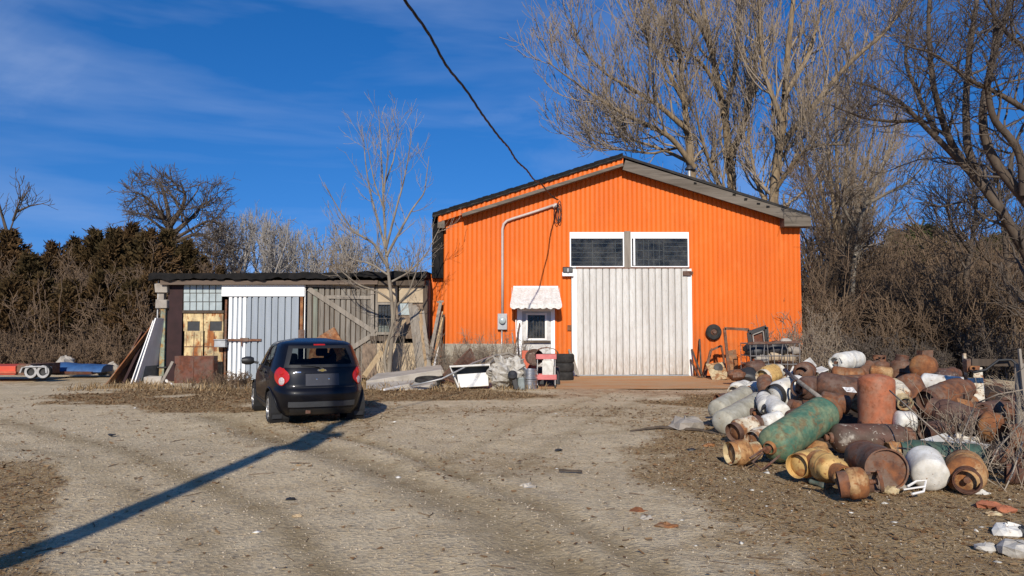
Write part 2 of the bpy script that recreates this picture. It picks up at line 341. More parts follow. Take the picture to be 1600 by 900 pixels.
# ------------------------------------------------------------------ mesh helpers
WM = {}
def wmat(o):
    return WM.get(o.name, Matrix.Identity(4))
def thing(name, label, cat, loc=(0, 0, 0), rot=None, group=None):
    o = bpy.data.objects.new(name, None); COL.objects.link(o); o.empty_display_size = 0.2
    o.location = loc
    M = Matrix.Translation(Vector(loc))
    if rot is not None:
        q = rot if isinstance(rot, Quaternion) else Quaternion((0, 0, 1), rot)
        o.rotation_mode = 'QUATERNION'; o.rotation_quaternion = q; M = M @ q.to_matrix().to_4x4()
    WM[o.name] = M
    o['label'] = label; o['category'] = cat
    if group: o['group'] = group
    return o
def tag(o, label=None, cat=None, group=None, kind=None):
    for k, v in (('label', label), ('category', cat), ('group', group), ('kind', kind)):
        if v: o[k] = v
    return o
class MB:
    def __init__(s): s.v = []; s.f = []
    def add(s, vs, fs, M=None):
        n = len(s.v)
        s.v += [tuple(M @ Vector(v)) if M is not None else tuple(v) for v in vs]
        s.f += [tuple(i + n for i in f) for f in fs]; return s
    def box(s, a, b, M=None):
        x0, y0, z0 = a; x1, y1, z1 = b
        return s.add([(x0, y0, z0), (x1, y0, z0), (x1, y1, z0), (x0, y1, z0), (x0, y0, z1), (x1, y0, z1), (x1, y1, z1), (x0, y1, z1)],
              [(3, 2, 1, 0), (4, 5, 6, 7), (0, 1, 5, 4), (1, 2, 6, 5), (2, 3, 7, 6), (3, 0, 4, 7)], M)
    def bar(s, p, q, w, t, wdir=(1, 0, 0)):
        """a straight board from p to q, w wide along wdir, t thick"""
        p, q = Vector(p), Vector(q); d = (q - p).normalized(); wd = Vector(wdir); wd = (wd - d * wd.dot(d)).normalized(); n = d.cross(wd)
        c = [wd * (a * w / 2) + n * (b * t / 2) for a, b in ((-1, -1), (1, -1), (1, 1), (-1, 1))]
        return s.add([p + k for k in c] + [q + k for k in c], [(3, 2, 1, 0), (4, 5, 6, 7), (0, 1, 5, 4), (1, 2, 6, 5), (2, 3, 7, 6), (3, 0, 4, 7)])
    def tube(s, pts, r, k=8, closed=False):
        pts = [Vector(p) for p in pts]; n = len(pts); rs = r if isinstance(r, (list, tuple)) else [r] * n
        vs, fs = [], []; up = None
        for i, p in enumerate(pts):
            a = pts[(i - 1) % n] if (closed or i > 0) else p; b = pts[(i + 1) % n] if (closed or i < n - 1) else p
            t = (b - a).normalized()
            if up is None:
                up = Vector((0, 0, 1)) if abs(t.z) < 0.9 else Vector((1, 0, 0))
            u = (up - t * up.dot(t)).normalized(); up = u; w = t.cross(u)
            for j in range(k):
                an = 2 * math.pi * j / k; vs.append(p + (u * math.cos(an) + w * math.sin(an)) * rs[i])
        m = n if closed else n - 1
        for i in range(m):
            for j in range(k):
                a = i * k + j; b = i * k + (j + 1) % k; i2 = ((i + 1) % n) * k
                fs.append((a, b, i2 + (j + 1) % k, i2 + j))
        if not closed: fs += [tuple(range(k - 1, -1, -1)), tuple(range((n - 1) * k, n * k))]
        return s.add(vs, fs)
    def lathe(s, prof, k=24, M=None, arc=None, close=False):
        """prof: (r, z) pairs; arc=(a0,a1) for a partial ring"""
        vs, fs = [], []; a0, a1 = arc or (0, 2 * math.pi); kk = k if arc is None else k + 1
        for r, z in prof:
            for j in range(kk):
                a = a0 + (a1 - a0) * j / k; vs.append((r * math.cos(a), r * math.sin(a), z))
        n = len(prof)
        for i in range(n if close else n - 1):
            i2 = (i + 1) % n
            for j in range(k):
                j2 = (j + 1) % kk if arc is None else j + 1
                fs.append((i * kk + j, i * kk + j2, i2 * kk + j2, i2 * kk + j))
        if arc is not None and close:
            fs += [tuple(i * kk for i in range(n)), tuple(i * kk + kk - 1 for i in range(n))]
        return s.add(vs, fs, M)
    def prism(s, poly, ax, d0, d1):
        """2-D polygon (in the two axes other than ax) pushed from d0 to d1 along ax"""
        def mk(p, d): return {0: (d, p[0], p[1]), 1: (p[0], d, p[1]), 2: (p[0], p[1], d)}[ax]
        n = len(poly)
        return s.add([mk(p, d0) for p in poly] + [mk(p, d1) for p in poly],
              [tuple(range(n)), tuple(range(2 * n - 1, n - 1, -1))] + [(i, i + n, (i + 1) % n + n, (i + 1) % n) for i in range(n)])
    def jitter(s, a, seed=1):
        r = random.Random(seed); s.v = [(x + r.uniform(-a, a), y + r.uniform(-a, a), z + r.uniform(-a, a)) for x, y, z in s.v]; return s
    def build(s, name, mat, parent=None, smooth=False, bevel=0, local=False):
        me = bpy.data.meshes.new(name)
        vs = s.v
        if parent is not None and not local:
            I = wmat(parent).inverted(); vs = [tuple(I @ Vector(v)) for v in vs]
        me.from_pydata(vs, [], s.f); me.validate(); 
        import bmesh
        bm = bmesh.new(); bm.from_mesh(me); bmesh.ops.recalc_face_normals(bm, faces=bm.faces[:]); bm.to_mesh(me); bm.free()
        return link(name, me, mat, parent, smooth, bevel)
def link(name, me, mat, parent=None, smooth=False, bevel=0, angle=None):
    me.materials.append(MATS[mat])
    if smooth:
        me.polygons.foreach_set('use_smooth', [True] * len(me.polygons))
        if angle or smooth == 'auto': me.set_sharp_from_angle(angle=R_(angle or 38))
    o = bpy.data.objects.new(name, me); COL.objects.link(o)
    if parent is not None: o.parent = parent; WM[o.name] = wmat(parent)
    if bevel:
        b = o.modifiers.new('bevel', 'BEVEL'); b.width = bevel; b.segments = 2; b.limit_method = 'ANGLE'
    return o
def npmesh(name, V, Fq, mat, parent=None, smooth=True, attrs=None):
    """mesh from numpy arrays; Fq is (n,3) or (n,4)"""
    me = bpy.data.meshes.new(name); V = np.asarray(V, dtype=np.float32); Fq = np.asarray(Fq, dtype=np.int32); k = Fq.shape[1]
    me.vertices.add(len(V)); me.vertices.foreach_set('co', V.ravel())
    me.loops.add(Fq.size); me.loops.foreach_set('vertex_index', Fq.ravel())
    me.polygons.add(len(Fq)); me.polygons.foreach_set('loop_start', np.arange(0, Fq.size, k, dtype=np.int32))
    if smooth: me.polygons.foreach_set('use_smooth', np.ones(len(Fq), dtype=bool))
    for an, arr in (attrs or {}).items():
        a = me.attributes.new(an, 'FLOAT', 'POINT'); a.data.foreach_set('value', np.asarray(arr, dtype=np.float32))
    me.update(calc_edges=True)
    return link(name, me, mat, parent)
def dup(root, loc, rotz=None, label=None, name=None):
    r = root.copy(); COL.objects.link(r); r.location = loc
    if rotz is not None:
        r.rotation_mode = 'XYZ'; r.rotation_euler = (0, 0, rotz)
    if label: r['label'] = label
    for ch in list(root.children):
        c = ch.copy(); COL.objects.link(c); c.parent = r
        for g in list(ch.children):
            d = g.copy(); COL.objects.link(d); d.parent = c
    return r
def smoothstep(a, b, x):
    t = np.clip((x - a) / (b - a), 0, 1); return t * t * (3 - 2 * t)
def vnoise(x, y, s, seed=0):
    """smooth value noise, numpy"""
    rs = np.random.RandomState(seed); T = rs.rand(256, 256)
    x = np.asarray(x) / s + 1000; y = np.asarray(y) / s + 1000
    xi = np.floor(x).astype(int); yi = np.floor(y).astype(int); fx = x - xi; fy = y - yi
    fx = fx * fx * (3 - 2 * fx); fy = fy * fy * (3 - 2 * fy)
    g = lambda a, b: T[a % 256, b % 256]
    return (g(xi, yi) * (1 - fx) + g(xi + 1, yi) * fx) * (1 - fy) + (g(xi, yi + 1) * (1 - fx) + g(xi + 1, yi + 1) * fx) * fy

# ------------------------------------------------------------------ the ground: one sheet to the horizon, rising to a bank on the left
def hill(x, y):
    x = np.asarray(x, float); y = np.asarray(y, float)
    h = smoothstep(33, 47, y - 0.10 * (x + 16)) * smoothstep(-6, -15, x) * 4.2
    h = h + smoothstep(47, 90, y) * smoothstep(2, -14, x) * 2.0
    return h
def poly_dist(x, y, pts):
    d = np.full(np.shape(x), 1e9)
    for (ax, ay), (bx, by) in zip(pts[:-1], pts[1:]):
        vx, vy = bx - ax, by - ay; t = np.clip(((x - ax) * vx + (y - ay) * vy) / (vx * vx + vy * vy), 0, 1)
        d = np.minimum(d, np.hypot(x - ax - t * vx, y - ay - t * vy))
    return d
RUTS = [([tuple(G(*p)[:2]) for p in pts], w) for pts, w in (
    ([(330, 650), (480, 700), (600, 735), (760, 805), (900, 905)], 0.30),
    ([(440, 655), (640, 710), (860, 800), (1040, 905)], 0.16),
    ([(660, 735), (820, 655), (960, 610)], 0.12), ([(760, 760), (900, 670), (1030, 612)], 0.12),
    ([(0, 655), (180, 700), (420, 800), (520, 905)], 0.16), ([(0, 690), (120, 720), (300, 830), (360, 905)], 0.14),
    ([(1180, 668), (1000, 672), (860, 682)], 0.14))]
def ground_z(x, y):
    x = np.asarray(x, float); y = np.asarray(y, float)
    near = smoothstep(70, 30, y) * smoothstep(40, 20, np.abs(x))
    z = (vnoise(x, y, 2.3, 3) - 0.5) * 0.05 + (vnoise(x, y, 0.7, 4) - 0.5) * 0.022
    z = z * near * smoothstep(23.2, 21, y)
    for pts, w in RUTS[:3]:
        d = poly_dist(x, y, pts); z = z - 0.028 * np.exp(-(d / w) ** 2) + 0.02 * np.exp(-((d - w * 1.6) / (w * 0.7)) ** 2)
    z = z - .12 * smoothstep(20.5, 23.5, y) * smoothstep(-3.6, -5.2, x) * smoothstep(36, 30, y)
    return z + hill(x, y)
def soil_mask(x, y):
    n = (vnoise(x, y, 1.7, 11) - 0.5) * 0.9 + (vnoise(x, y, 0.55, 12) - 0.5) * 0.45
    m = np.zeros(np.shape(x))
    m = np.maximum(m, smoothstep(-0.5, 0.5, (x - 1.6 - 0.06 * (y - 5)) / 1.6 + n) * smoothstep(16, 11, y) * 0.95)     # by the tank heap
    m = np.maximum(m, smoothstep(-0.1, 0.6, (-.575 * y - x) / 0.7 + n) * smoothstep(10.5, 8.2, y))                   # leaves, near left
    m = np.maximum(m, smoothstep(0, 0.5, 1.0 - np.hypot((x + 7.2) / 4.8, (y - 18.0) / 3.4) + n))                        # round the car
    m = np.maximum(m, smoothstep(0, 0.5, 1.0 - np.hypot((x + 1.8) / 4.4, (y - 19.3) / 2.3) + n))                        # before the slabs
    m = np.maximum(m, smoothstep(0, 0.5, 1.0 - np.hypot((x - 8.5) / 5.5, (y - 16.0) / 6.5) + n))
    m = np.maximum(m, smoothstep(29, 33, y + n * 3) * 0.9)
    m = np.maximum(m, smoothstep(0.55, 0.85, vnoise(x, y, 3.1, 21)) * 0.45)
    return m
def axis_lines(spec):
    a = [np.arange(lo, hi, st) for lo, hi, st in spec]; return np.concatenate(a)
gx = axis_lines([(-1500, -200, 130), (-200, -40, 12), (-40, -12, 0.8), (-12, 12, 0.11), (12, 40, 0.8), (40, 200, 12), (200, 1501, 130)])
gy = axis_lines([(-300, -20, 40), (-20, 2, 1.0), (2, 13, 0.09), (13, 27, 0.22), (27, 90, 1.0), (90, 300, 15), (300, 2001, 170)])
GX, GY = np.meshgrid(gx, gy); nx, ny = len(gx), len(gy)
gz = ground_z(GX, GY)
V = np.stack([GX, GY, gz], -1).reshape(-1, 3)
ii = (np.arange(ny - 1)[:, None] * nx + np.arange(nx - 1)[None, :]).ravel()
Fq = np.stack([ii, ii + 1, ii + nx + 1, ii + nx], -1)
rut = np.zeros(GX.shape)
for pts, w in RUTS:
    d = poly_dist(GX, GY, pts); rut = np.maximum(rut, np.exp(-(d / (w * 1.15)) ** 2) * (0.9 if w > 0.15 else 0.5))
rust = smoothstep(0.2, 0.8, 1.0 - np.hypot((GX - 3.2) / 4.8, (GY - 20.6) / 3.6) + (vnoise(GX, GY, 0.9, 31) - 0.5) * 0.9) * 0.85
ground = npmesh('ground', V, Fq, 'ground', attrs={'soil': soil_mask(GX, GY).ravel(), 'rut': rut.ravel(), 'rust': rust.ravel()})
tag(ground, kind='structure')
# rust-stained concrete before the big door
ax0, ax1, ay0, ay1 = G(838, 602).x, 9.2, 20.9, 26.48
m = MB()
gridx = np.linspace(ax0, ax1, 40); gridy = np.linspace(ay0, ay1, 12)
for j, y in enumerate(gridy):
    for i, x in enumerate(gridx):
        yy = y + (0.45 * (vnoise(x, 3.0, 0.8, 41) - 0.5) + 0.5 * (vnoise(x, 9.0, 2.6, 42) - 0.5) if j == 0 else 0)
        xx = x + (0.5 * (vnoise(y, 5.0, 0.9, 43) - 0.5) if i in (0, 39) else 0)
        m.v.append((xx, yy, 0.034 if j > 0 else 0.012))
for j in range(11):
    for i in range(39):
        a = j * 40 + i; m.f.append((a, a + 1, a + 41, a + 40))
tag(m.build('concrete_apron', 'apron'), kind='structure')

# ------------------------------------------------------------------ the orange workshop
YB = 26.5
XL, XR, XM = P(693, 500, YB).x, P(1253, 480, YB).x, P(975, 260, YB).x
ZE_L, ZPK, ZE_R = P(693, 337, YB).z, P(975, 256, YB).z, P(1253, 352, YB).z
def top_z(x):
    return ZE_L + (ZPK - ZE_L) * (x - XL) / (XM - XL) if x < XM else ZPK + (ZE_R - ZPK) * (x - XM) / (XR - XM)
shop = thing('workshop', 'bright orange corrugated steel workshop with a tall white planked door', 'building', (XM, YB, 0))
gd = [P(893, 590, YB).x, P(1079, 590, YB).x]; gz1 = P(985, 363, YB).z
pd = [P(808, 560, YB).x, P(867, 560, YB).x]; pz1 = P(838, 482, YB).z
ZF = P(730, 537, YB).z
def corrugated(x0, x1, lo, hi, Y, pitch=0.170, amp=0.013, holes=()):
    xs = [x0]; x = x0
    while x < x1:
        for d in (0.08, 0.16, 0.24, 0.40, 0.60, 0.76, 0.84, 0.92, 1.0): xs.append(x + pitch * d)
        x += pitch
    for a, b, z in holes: xs += [a, a + 1e-4, b, b - 1e-4]
    xs = sorted(v for v in xs if x0 <= v <= x1 + 1e-6)
    def yo(x):
        t = ((x - x0) / pitch) % 1.0
        return Y - amp + (2.2 * amp) * (0.5 + 0.5 * math.cos(2 * math.pi * t)) ** 5
    m = MB(); rows = 7
    for a, b in zip(xs[:-1], xs[1:]):
        mid = (a + b) / 2
        for s, e in segs(mid, lo(mid), hi(mid), holes):
            n0 = len(m.v)
            for (x) in (a, b):
                zl = lo(x) if s == lo(mid) else s; zh = hi(x) if e == hi(mid) else e
                m.v += [(x, yo(x), zl), (x, yo(x), zh)]
            m.f.append((n0, n0 + 2, n0 + 3, n0 + 1))
    return m
def segs(x, lo, hi, holes):
    for a, b, z in holes:
        if a < x < b: return [(z, hi)]
    return [(lo, hi)]
low = lambda x: ZF if x < P(808, 560, YB).x else 0.03
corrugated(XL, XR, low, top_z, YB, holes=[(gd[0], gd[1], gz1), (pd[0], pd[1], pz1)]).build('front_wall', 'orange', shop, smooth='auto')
# orange link wall beside the low shed
x0l = P(664, 500, YB).x
corrugated(x0l, XL + 0.005, lambda x: 0.25, lambda x: P(670, 428, YB).z, YB + 0.16).build('link_wall', 'orange', shop, smooth='auto')
MB().box((x0l, YB + 0.19, P(0, 532, YB).z), (XL - .02, YB + 0.10, P(0, 525, YB).z)).build('link_rail', 'wood_dark', shop)
m = MB(); m.box((XL - 0.02, YB - 0.05, -0.05), (pd[0] - 0.01, YB + 0.22, ZF)); m.build('foundation', 'foundation', shop, bevel=0.01)
# shell behind the front
YE = YB + 17
m = MB()
m.box((XL, YB + 0.06, 0), (XL + 0.12, YE, ZE_L - 0.02)); m.box((XR - 0.12, YB + 0.06, 0), (XR, YE, ZE_R - 0.02)); m.box((XL + .12, YE - 0.15, 0), (XR - .12, YE, ZE_R))
m.prism([(XL + .12, ZE_R), (XR - .12, ZE_R), (XM, ZPK - .1)], 1, YE - .15, YE)
m.build('outer_wall', 'rust_sheet', shop)
MB().box((gd[0] - 1.8, YB + 5.0, 0), (gd[1] + 1.8, YB + 5.2, gz1 + 1.2)).box((gd[0] - 2, YB + .3, gz1 + 1.2), (gd[1] + 2, YB + 5.2, gz1 + 1.3)).build('inner_partition', 'interior', shop)
# roof: two slabs reaching over the front
OV = 0.42
def slab(xa, za, xb, zb, t, y0, y1):
    return MB().prism([(xa, za), (xb, zb), (xb, zb + t), (xa, za + t)], 1, y0, y1)
pL0, pL1 = P(676, 339, YB - OV), P(973, 246, YB - OV)
pR1 = P(1266, 338, YB - OV)
slab(pL0.x, pL0.z, pL1.x, pL1.z, 0.13, YB - OV, YE + .3).jitter(0.03, 4).build('roof', 'roofing', shop)
slab(pL1.x + .002, pL1.z, pR1.x, pR1.z - .02, 0.10, YB - OV, YE + .3).jitter(0.010, 5).build('roof', 'roofing', shop)
m = MB(); rs = random.Random(8)
for i in range(46):
    t0, t1 = i / 46, (i + 1.3) / 46; p, q = Vector((pL0.x, YB - OV - .012, pL0.z)).lerp(Vector((pL1.x, YB - OV - .012, pL1.z)), t0), Vector((pL0.x, YB - OV - .012, pL0.z)).lerp(Vector((pL1.x, YB - OV - .012, pL1.z)), min(1, t1))
    h_ = rs.uniform(.0, .06); m.add([p + Vector((0, -.004 * (i % 3), -h_)), q + Vector((0, -.004 * (i % 3), -rs.uniform(0, .05))), q + Vector((0, -.004 * (i % 3), .14 + rs.uniform(0, .03))), p + Vector((0, -.004 * (i % 3), .14 + rs.uniform(0, .03)))], [(0, 1, 2, 3)])
m.build('torn_roofing_edge', 'tar', shop)
# left verge: orange flashing over a thin weathered board
m = corrugated(P(684, 343, YB - OV).x, P(974, 250, YB - OV).x, lambda x: pL0.z + (pL1.z - pL0.z) * (x - pL0.x) / (pL1.x - pL0.x) - 0.24,
        lambda x: pL0.z + (pL1.z - pL0.z) * (x - pL0.x) / (pL1.x - pL0.x) + 0.005, YB - OV + .06, 0.172, 0.016)
m.build('verge_flashing', 'orange', shop, smooth='auto')
a, b = P(722, 337, YB - .36), P(973, 258, YB - .36)
MB().bar(a, b, 0.11, 0.30, (0, 0, 1)).jitter(0.008, 2).build('verge_board', 'wood_grey_x', shop)
# right bargeboard and its return at the eave
a, b = P(975, 256, YB - OV), P(1266, 345, YB - OV)
MB().bar(a + Vector((0, .02, -.035)), b + Vector((0, .02, -.035)), 0.36, 0.05, (0, 0, 1)).build('bargeboard', 'wood_grey_x', shop, bevel=.006)
m = MB().bar(a + Vector((0, .25, -.06)), b + Vector((0, .25, -.06)), 0.16, 0.38, (0, 0, 1)); m.build('verge_soffit', 'wood_dark', shop)
e0, e1 = P(1225, 354, YB - OV), P(1267, 339, YB - OV)
MB().box((e0.x, YB - OV - .03, e0.z), (e1.x, YB + 0.0, e1.z)).jitter(.008, 6).build('eave_return', 'wood_grey_x', shop, bevel=.01)
m = MB()
for px, py in ((1086, 286), (1147, 304), (1165, 311), (1185, 318), (1200, 323)):
    q = P(px, py, YB - OV - .015); m.box((q.x - .05, q.y - .012, q.z - .03), (q.x + .05, q.y + .02, q.z + .03))
m.jitter(.015, 9).build('peeling_patch', 'tar', shop)
# left: dark tar-paper side and rafter end
a, b = P(676, 344, YB - .1), P(691, 432, YB - .1)
MB().box((a.x - .02, YB - .10, b.z - .05), (b.x + .03, YB + .5, a.z + .05)).jitter(.015, 3).build('tar_paper_side', 'tar', shop)
a, b = P(684, 345, YB - .3), P(695, 356, YB - .3)
MB().box((a.x, YB - .36, b.z), (b.x, YB - .02, a.z)).jitter(.01, 3).build('rafter_end', 'wood_grey_x', shop)
# vent pipe on the far slope
q = P(1077, 272, YB + 2.5)
v = MB().lathe([(0.07, q.z - .6), (0.07, q.z + .22)], 12, Matrix.Translation((q.x, YB + 2.5, 0))); v.build('vent_pipe', 'galv', shop, smooth='auto')
MB().lathe([(0.0, q.z + .36), (.08, q.z + .34), (.17, q.z + .22), (.17, q.z + .17), (.09, q.z + .16)], 14, Matrix.Translation((q.x, YB + 2.5, 0))).build('vent_cap', 'black_metal', shop, smooth='auto')

# --- big sliding door: clad in dented vertical sheets
dx0, dx1 = P(901, 500, YB).x, P(1075, 500, YB).x; dz0, dz1 = P(985, 586, YB).z + .02, P(985, 420, YB).z
m = MB(); nb = 17; rs = random.Random(3)
for i in range(nb):
    xa, xb = dx0 + (dx1 - dx0) * i / nb, dx0 + (dx1 - dx0) * (i + 1) / nb
    rows = 16; cols = [0, .055, .13, .5, .87, .945, 1.0]
    yc = [0.075, 0.012, 0.0, -.005, 0.0, 0.012, 0.075]
    n0 = len(m.v); lean = rs.uniform(-.01, .01); bot = rs.uniform(-.03, .01)
    for r in range(rows + 1):
        t = r / rows; z = dz0 + bot * (1 - t) + (dz1 - dz0) * t
        for c, y in zip(cols, yc):
            dent = 0.016 * (vnoise(i + c * .4, t * 6, 0.5, 55) - .5) if 0.05 < c < .95 else 0
            m.v.append((xa + (xb - xa) * c + lean * (t - .5), YB - 0.085 + y + dent, z))
    for r in range(rows):
        for c in range(6):
            a = n0 + r * 7 + c; m.f.append((a, a + 1, a + 8, a + 7))
door = m.build('sliding_door', 'white_door', shop, smooth='auto')
MB().box((dx0 + .01, YB - .012, dz0), (dx1 - .01, YB - .002, dz1)).build('backing', 'black_metal', door)
MB().box((dx0 - .02, YB - .10, dz1), (dx1 + .05, YB - .02, dz1 + .055)).jitter(.006, 2).build('track', 'rust_brown', shop)
MB().box((dx0, YB - .11, dz0 - .04), (dx1, YB - .03, dz0 - .005)).build('door_sill', 'grey_blue_paint', shop)
# white jambs
for pa, pb in ((893, 902), (1072, 1081)):
    x0, x1 = P(pa, 500, YB).x, P(pb, 500, YB).x
    MB().box((x0, YB - .07, 0.03), (x1, YB - .028 if pa < 1000 else YB - .027, dz1 + .0)).build('jamb', 'white_paint', shop, bevel=.006)
# transom windows
wz0, wz1 = P(985, 418, YB).z, P(985, 363, YB).z
def transom(xa, xb, name, bars):
    fr = .045; top = .23
    m = MB()
    m.box((xa, YB - .06, wz1 - top), (xb, YB + .04, wz1)); m.box((xa, YB - .06, wz0), (xb, YB + .04, wz0 + fr))
    m.box((xa, YB - .058, wz0 + fr), (xa + fr, YB + .038, wz1 - top)); m.box((xb - fr, YB - .058, wz0 + fr), (xb, YB + .038, wz1 - top))
    f = m.build(name, 'white_fresh', shop, bevel=.004)
    MB().box((xa + fr, YB - .012, wz0 + fr), (xb - fr, YB - .004, wz1 - top)).build('pane', 'glass', f)
    b = MB(); W = xb - xa - 2 * fr; H = wz1 - top - wz0 - fr
    for (u0, v0, u1, v1) in bars:
        b.bar((xa + fr + u0 * W, YB + .06, wz0 + fr + v0 * H), (xa + fr + u1 * W, YB + .06, wz0 + fr + v1 * H), .019, .019, (0, 0, 1) if abs(v1 - v0) < .01 else (1, 0, 0))
    b.build('glazing_bars', 'dull_steel', f)
xa, xb, xc, xd = (P(p, 390, YB).x for p in (890, 975, 985, 1076))
sh = [(0, k, 1, k) for k in (.16, .32, .5, .67, .84)]
transom(xa, xb, 'transom_window', sh + [(.42, 0, .42, 1), (.86, 0, .86, 1), (.99, 0, .99, 1)])
transom(xc, xd, 'transom_window', [(.10, 0, .10, 1), (.22, 0, .22, 1), (.31, 0, .31, 1), (.40, 0, .40, 1), (.50, 0, .50, 1), (.58, 0, .58, 1),
    (.1, .25, .55, .25), (.1, .58, .55, .58), (.1, .85, .55, .85), (.58, .2, 1, .2), (.58, .38, 1, .38), (.58, .55, 1, .55), (.58, .72, 1, .72), (.58, .88, 1, .88)])
MB().box((xc + .10, YB - .055, wz0 + .07), (xc + .16, YB - .005, wz1 - .23)).build('mullion', 'white_fresh', shop)
MB().box((xb + .004, YB - .10, wz0 - .02), (xc - .004, YB + .03, wz1 + .03)).build('transom_post', 'wood_grey', shop, bevel=.006)
# rusty hasp boxes
q = P(1071, 427, YB); m = MB().box((q.x - .12, YB - .16, q.z - .09), (q.x + .17, YB - .10, q.z + .07)); m.box((q.x + .17, YB - .14, q.z - .04), (q.x + .24, YB - .10, q.z + .06)); m.build('track_bracket', 'rust_dark', shop)
q = P(889, 512, YB); MB().box((q.x - .06, YB - .08, q.z - .1), (q.x + .08, YB - .025, q.z + .09)).build('switch_box', 'rust_brown', shop)

# --- small door under a tin awning
x0, x1 = pd; z1 = pz1
m = MB(); m.box((x0, YB - .06, .03), (x0 + .18, YB + .02, z1)); m.box((x1 - .14, YB - .06, .03), (x1, YB + .02, z1)); m.box((x0 + .18, YB - .055, z1 - .1), (x1 - .14, YB + .015, z1))
m.build('door_frame', 'white_fresh', shop, bevel=.005)
d = MB(); wx0, wx1, wzb, wzt = P(823, 0, YB).x, P(851, 0, YB).x, P(838, 530, YB).z, P(838, 491, YB).z
d.box((x0 + .18, YB - .01, .03), (x1 - .14, YB + .03, wzb)); d.box((x0 + .18, YB - .01, wzt), (x1 - .14, YB + .03, z1 - .1))
d.box((x0 + .18, YB - .01, wzb), (wx0, YB + .03, wzt)); d.box((wx1, YB - .01, wzb), (x1 - .14, YB + .03, wzt))
dr = d.build('entry_door', 'galv', shop)
m = MB()
for a, b in (((wx0 - .04, wzb - .04), (wx1 + .04, wzb + .03)), ((wx0 - .04, wzt - .03), (wx1 + .04, wzt + .04))): m.box((a[0], YB - .045, a[1]), (b[0], YB - .012, b[1]))
m.box((wx0 - .04, YB - .044, wzb + .03), (wx0 + .02, YB - .012, wzt - .03)); m.box((wx1 - .02, YB - .044, wzb + .03), (wx1 + .04, YB - .012, wzt - .03))
m.build('window_frame', 'white_paint', dr)
MB().box((wx0, YB + .0, wzb), (wx1, YB + .008, wzt)).build('pane', 'glass', dr)
MB().box((wx0 - .2, YB + .35, wzb - .2), (wx1 + .2, YB + .4, wzt + .2)).build('inner_dark', 'interior', dr)
m = MB()
for k in range(1, 6):
    x = wx0 + (wx1 - wx0) * k / 6; m.box((x - .012, YB - .03, wzb), (x + .012, YB - .012, wzt))
m.build('security_bar', 'black_metal', dr)
MB().box((wx0 - .14, YB - .13, wzb - .12), (wx1 + .18, YB - .05, wzb - .05)).build('ledge', 'wood_dark', dr)
aw = thing('awning', 'white scalloped tin awning over the small workshop door', 'awning', (P(838, 470, YB).x, YB, P(838, 480, YB).z))
a0, a1 = P(802, 449, YB - .03), P(872, 449, YB - .03); b0, b1 = P(797, 476, YB - .85), P(878, 476, YB - .85)
m = MB(); n = 24
top = []
for i in range(n + 1):
    t = i / n; rib = 0.018 if (i % 4 == 0) else 0
    p = a0.lerp(a1, t) + Vector((0, -rib * .3, rib)); q = b0.lerp(b1, t) + Vector((0, -rib, rib)); dr_ = 0.05 + .06 * abs(math.sin(math.pi * t * 7))
    m.v += [tuple(p), tuple(q), (q.x, q.y - .008, q.z - dr_ - .05)]
for i in range(n):
    a = i * 3; m.f += [(a, a + 1, a + 4, a + 3), (a + 1, a + 2, a + 5, a + 4)]
m.build('canopy', 'awning_tin', aw)
for s, (A, B) in enumerate(((a0, b0), (a1, b1))):
    MB().prism([(YB - .03, A.z - .004), (B.y, B.z), (B.y, B.z - .10), (YB - .03, A.z - .78)], 0, (A.x + B.x) / 2 - .004, (A.x + B.x) / 2 + .004).build('side_panel', 'awning_tin', aw)
MB().box((a0.x, YB - .04, a0.z - .02), (a1.x, YB - .02, a0.z + .05)).build('wall_strip', 'white_paint', aw)
# --- flood light at the corner of the big door
q = P(887, 424, YB - .1)
fl = thing('wall_lamp', 'small white box lamp with black hood at the top left of the tall door', 'lamp', (q.x, YB - .05, q.z))
MB().box((q.x - .20, YB - .22, q.z - .18), (q.x + .2, YB - .03, q.z - .03)).build('housing', 'white_fresh', fl, bevel=.02)
MB().prism([(YB - .03, q.z + .17), (YB - .27, q.z + .13), (YB - .29, q.z - .05), (YB - .03, q.z - .03)], 0, q.x - .18, q.x + .17).build('hood', 'black_plastic', fl, bevel=.02)
MB().box((q.x - .03, YB - .31, q.z - .03), (q.x + .02, YB - .285, q.z + .09)).box((q.x - .015, YB - .24, q.z - .12), (q.x + .02, YB - .222, q.z - .04)).build('clip', 'grey_box', fl)
# --- power mast, meter
cd = thing('electric_mast', 'pale pipe conduit bent along the orange wall down to a round electricity meter', 'conduit', (P(785, 500, YB).x, YB, 0))
c = [P(785, 492, YB - .1), P(785, 420, YB - .1), P(785, 358, YB - .1), P(787, 350, YB - .1), P(792, 345, YB - .1), P(800, 342, YB - .1), P(835, 331, YB - .1), P(864, 321, YB - .1)]
MB().tube(c, .048, 10).build('pipe', 'conduit', cd, smooth=True)
h = P(868, 321, YB - .1)
MB().lathe([(0, -.12), (.06, -.11), (.085, -.03), (.08, .06), (.03, .1), (0, .1)], 12, Matrix.Translation(h) @ Matrix.Rotation(R_(70), 4, 'Y')).build('weatherhead', 'conduit', cd, smooth='auto')
q = P(785, 502, YB)
mt = MB().box((q.x - .17, YB - .17, q.z - .30), (q.x + .17, YB - .03, q.z + .27)).build('meter_box', 'grey_box', cd, bevel=.015)
MB().lathe([(.125, 0), (.125, .05), (.11, .11), (.06, .135), (0, .14)], 20, Matrix.Translation((q.x, YB - .17, q.z + .02)) @ Matrix.Rotation(R_(90), 4, 'X')).build('meter_dial', 'frosted', mt, smooth='auto')
MB().tube([(q.x - .02, YB - .08, q.z - .3), (q.x - .03, YB - .08, .4)], .03, 8).build('riser', 'galv', cd, smooth=True)
m = MB()
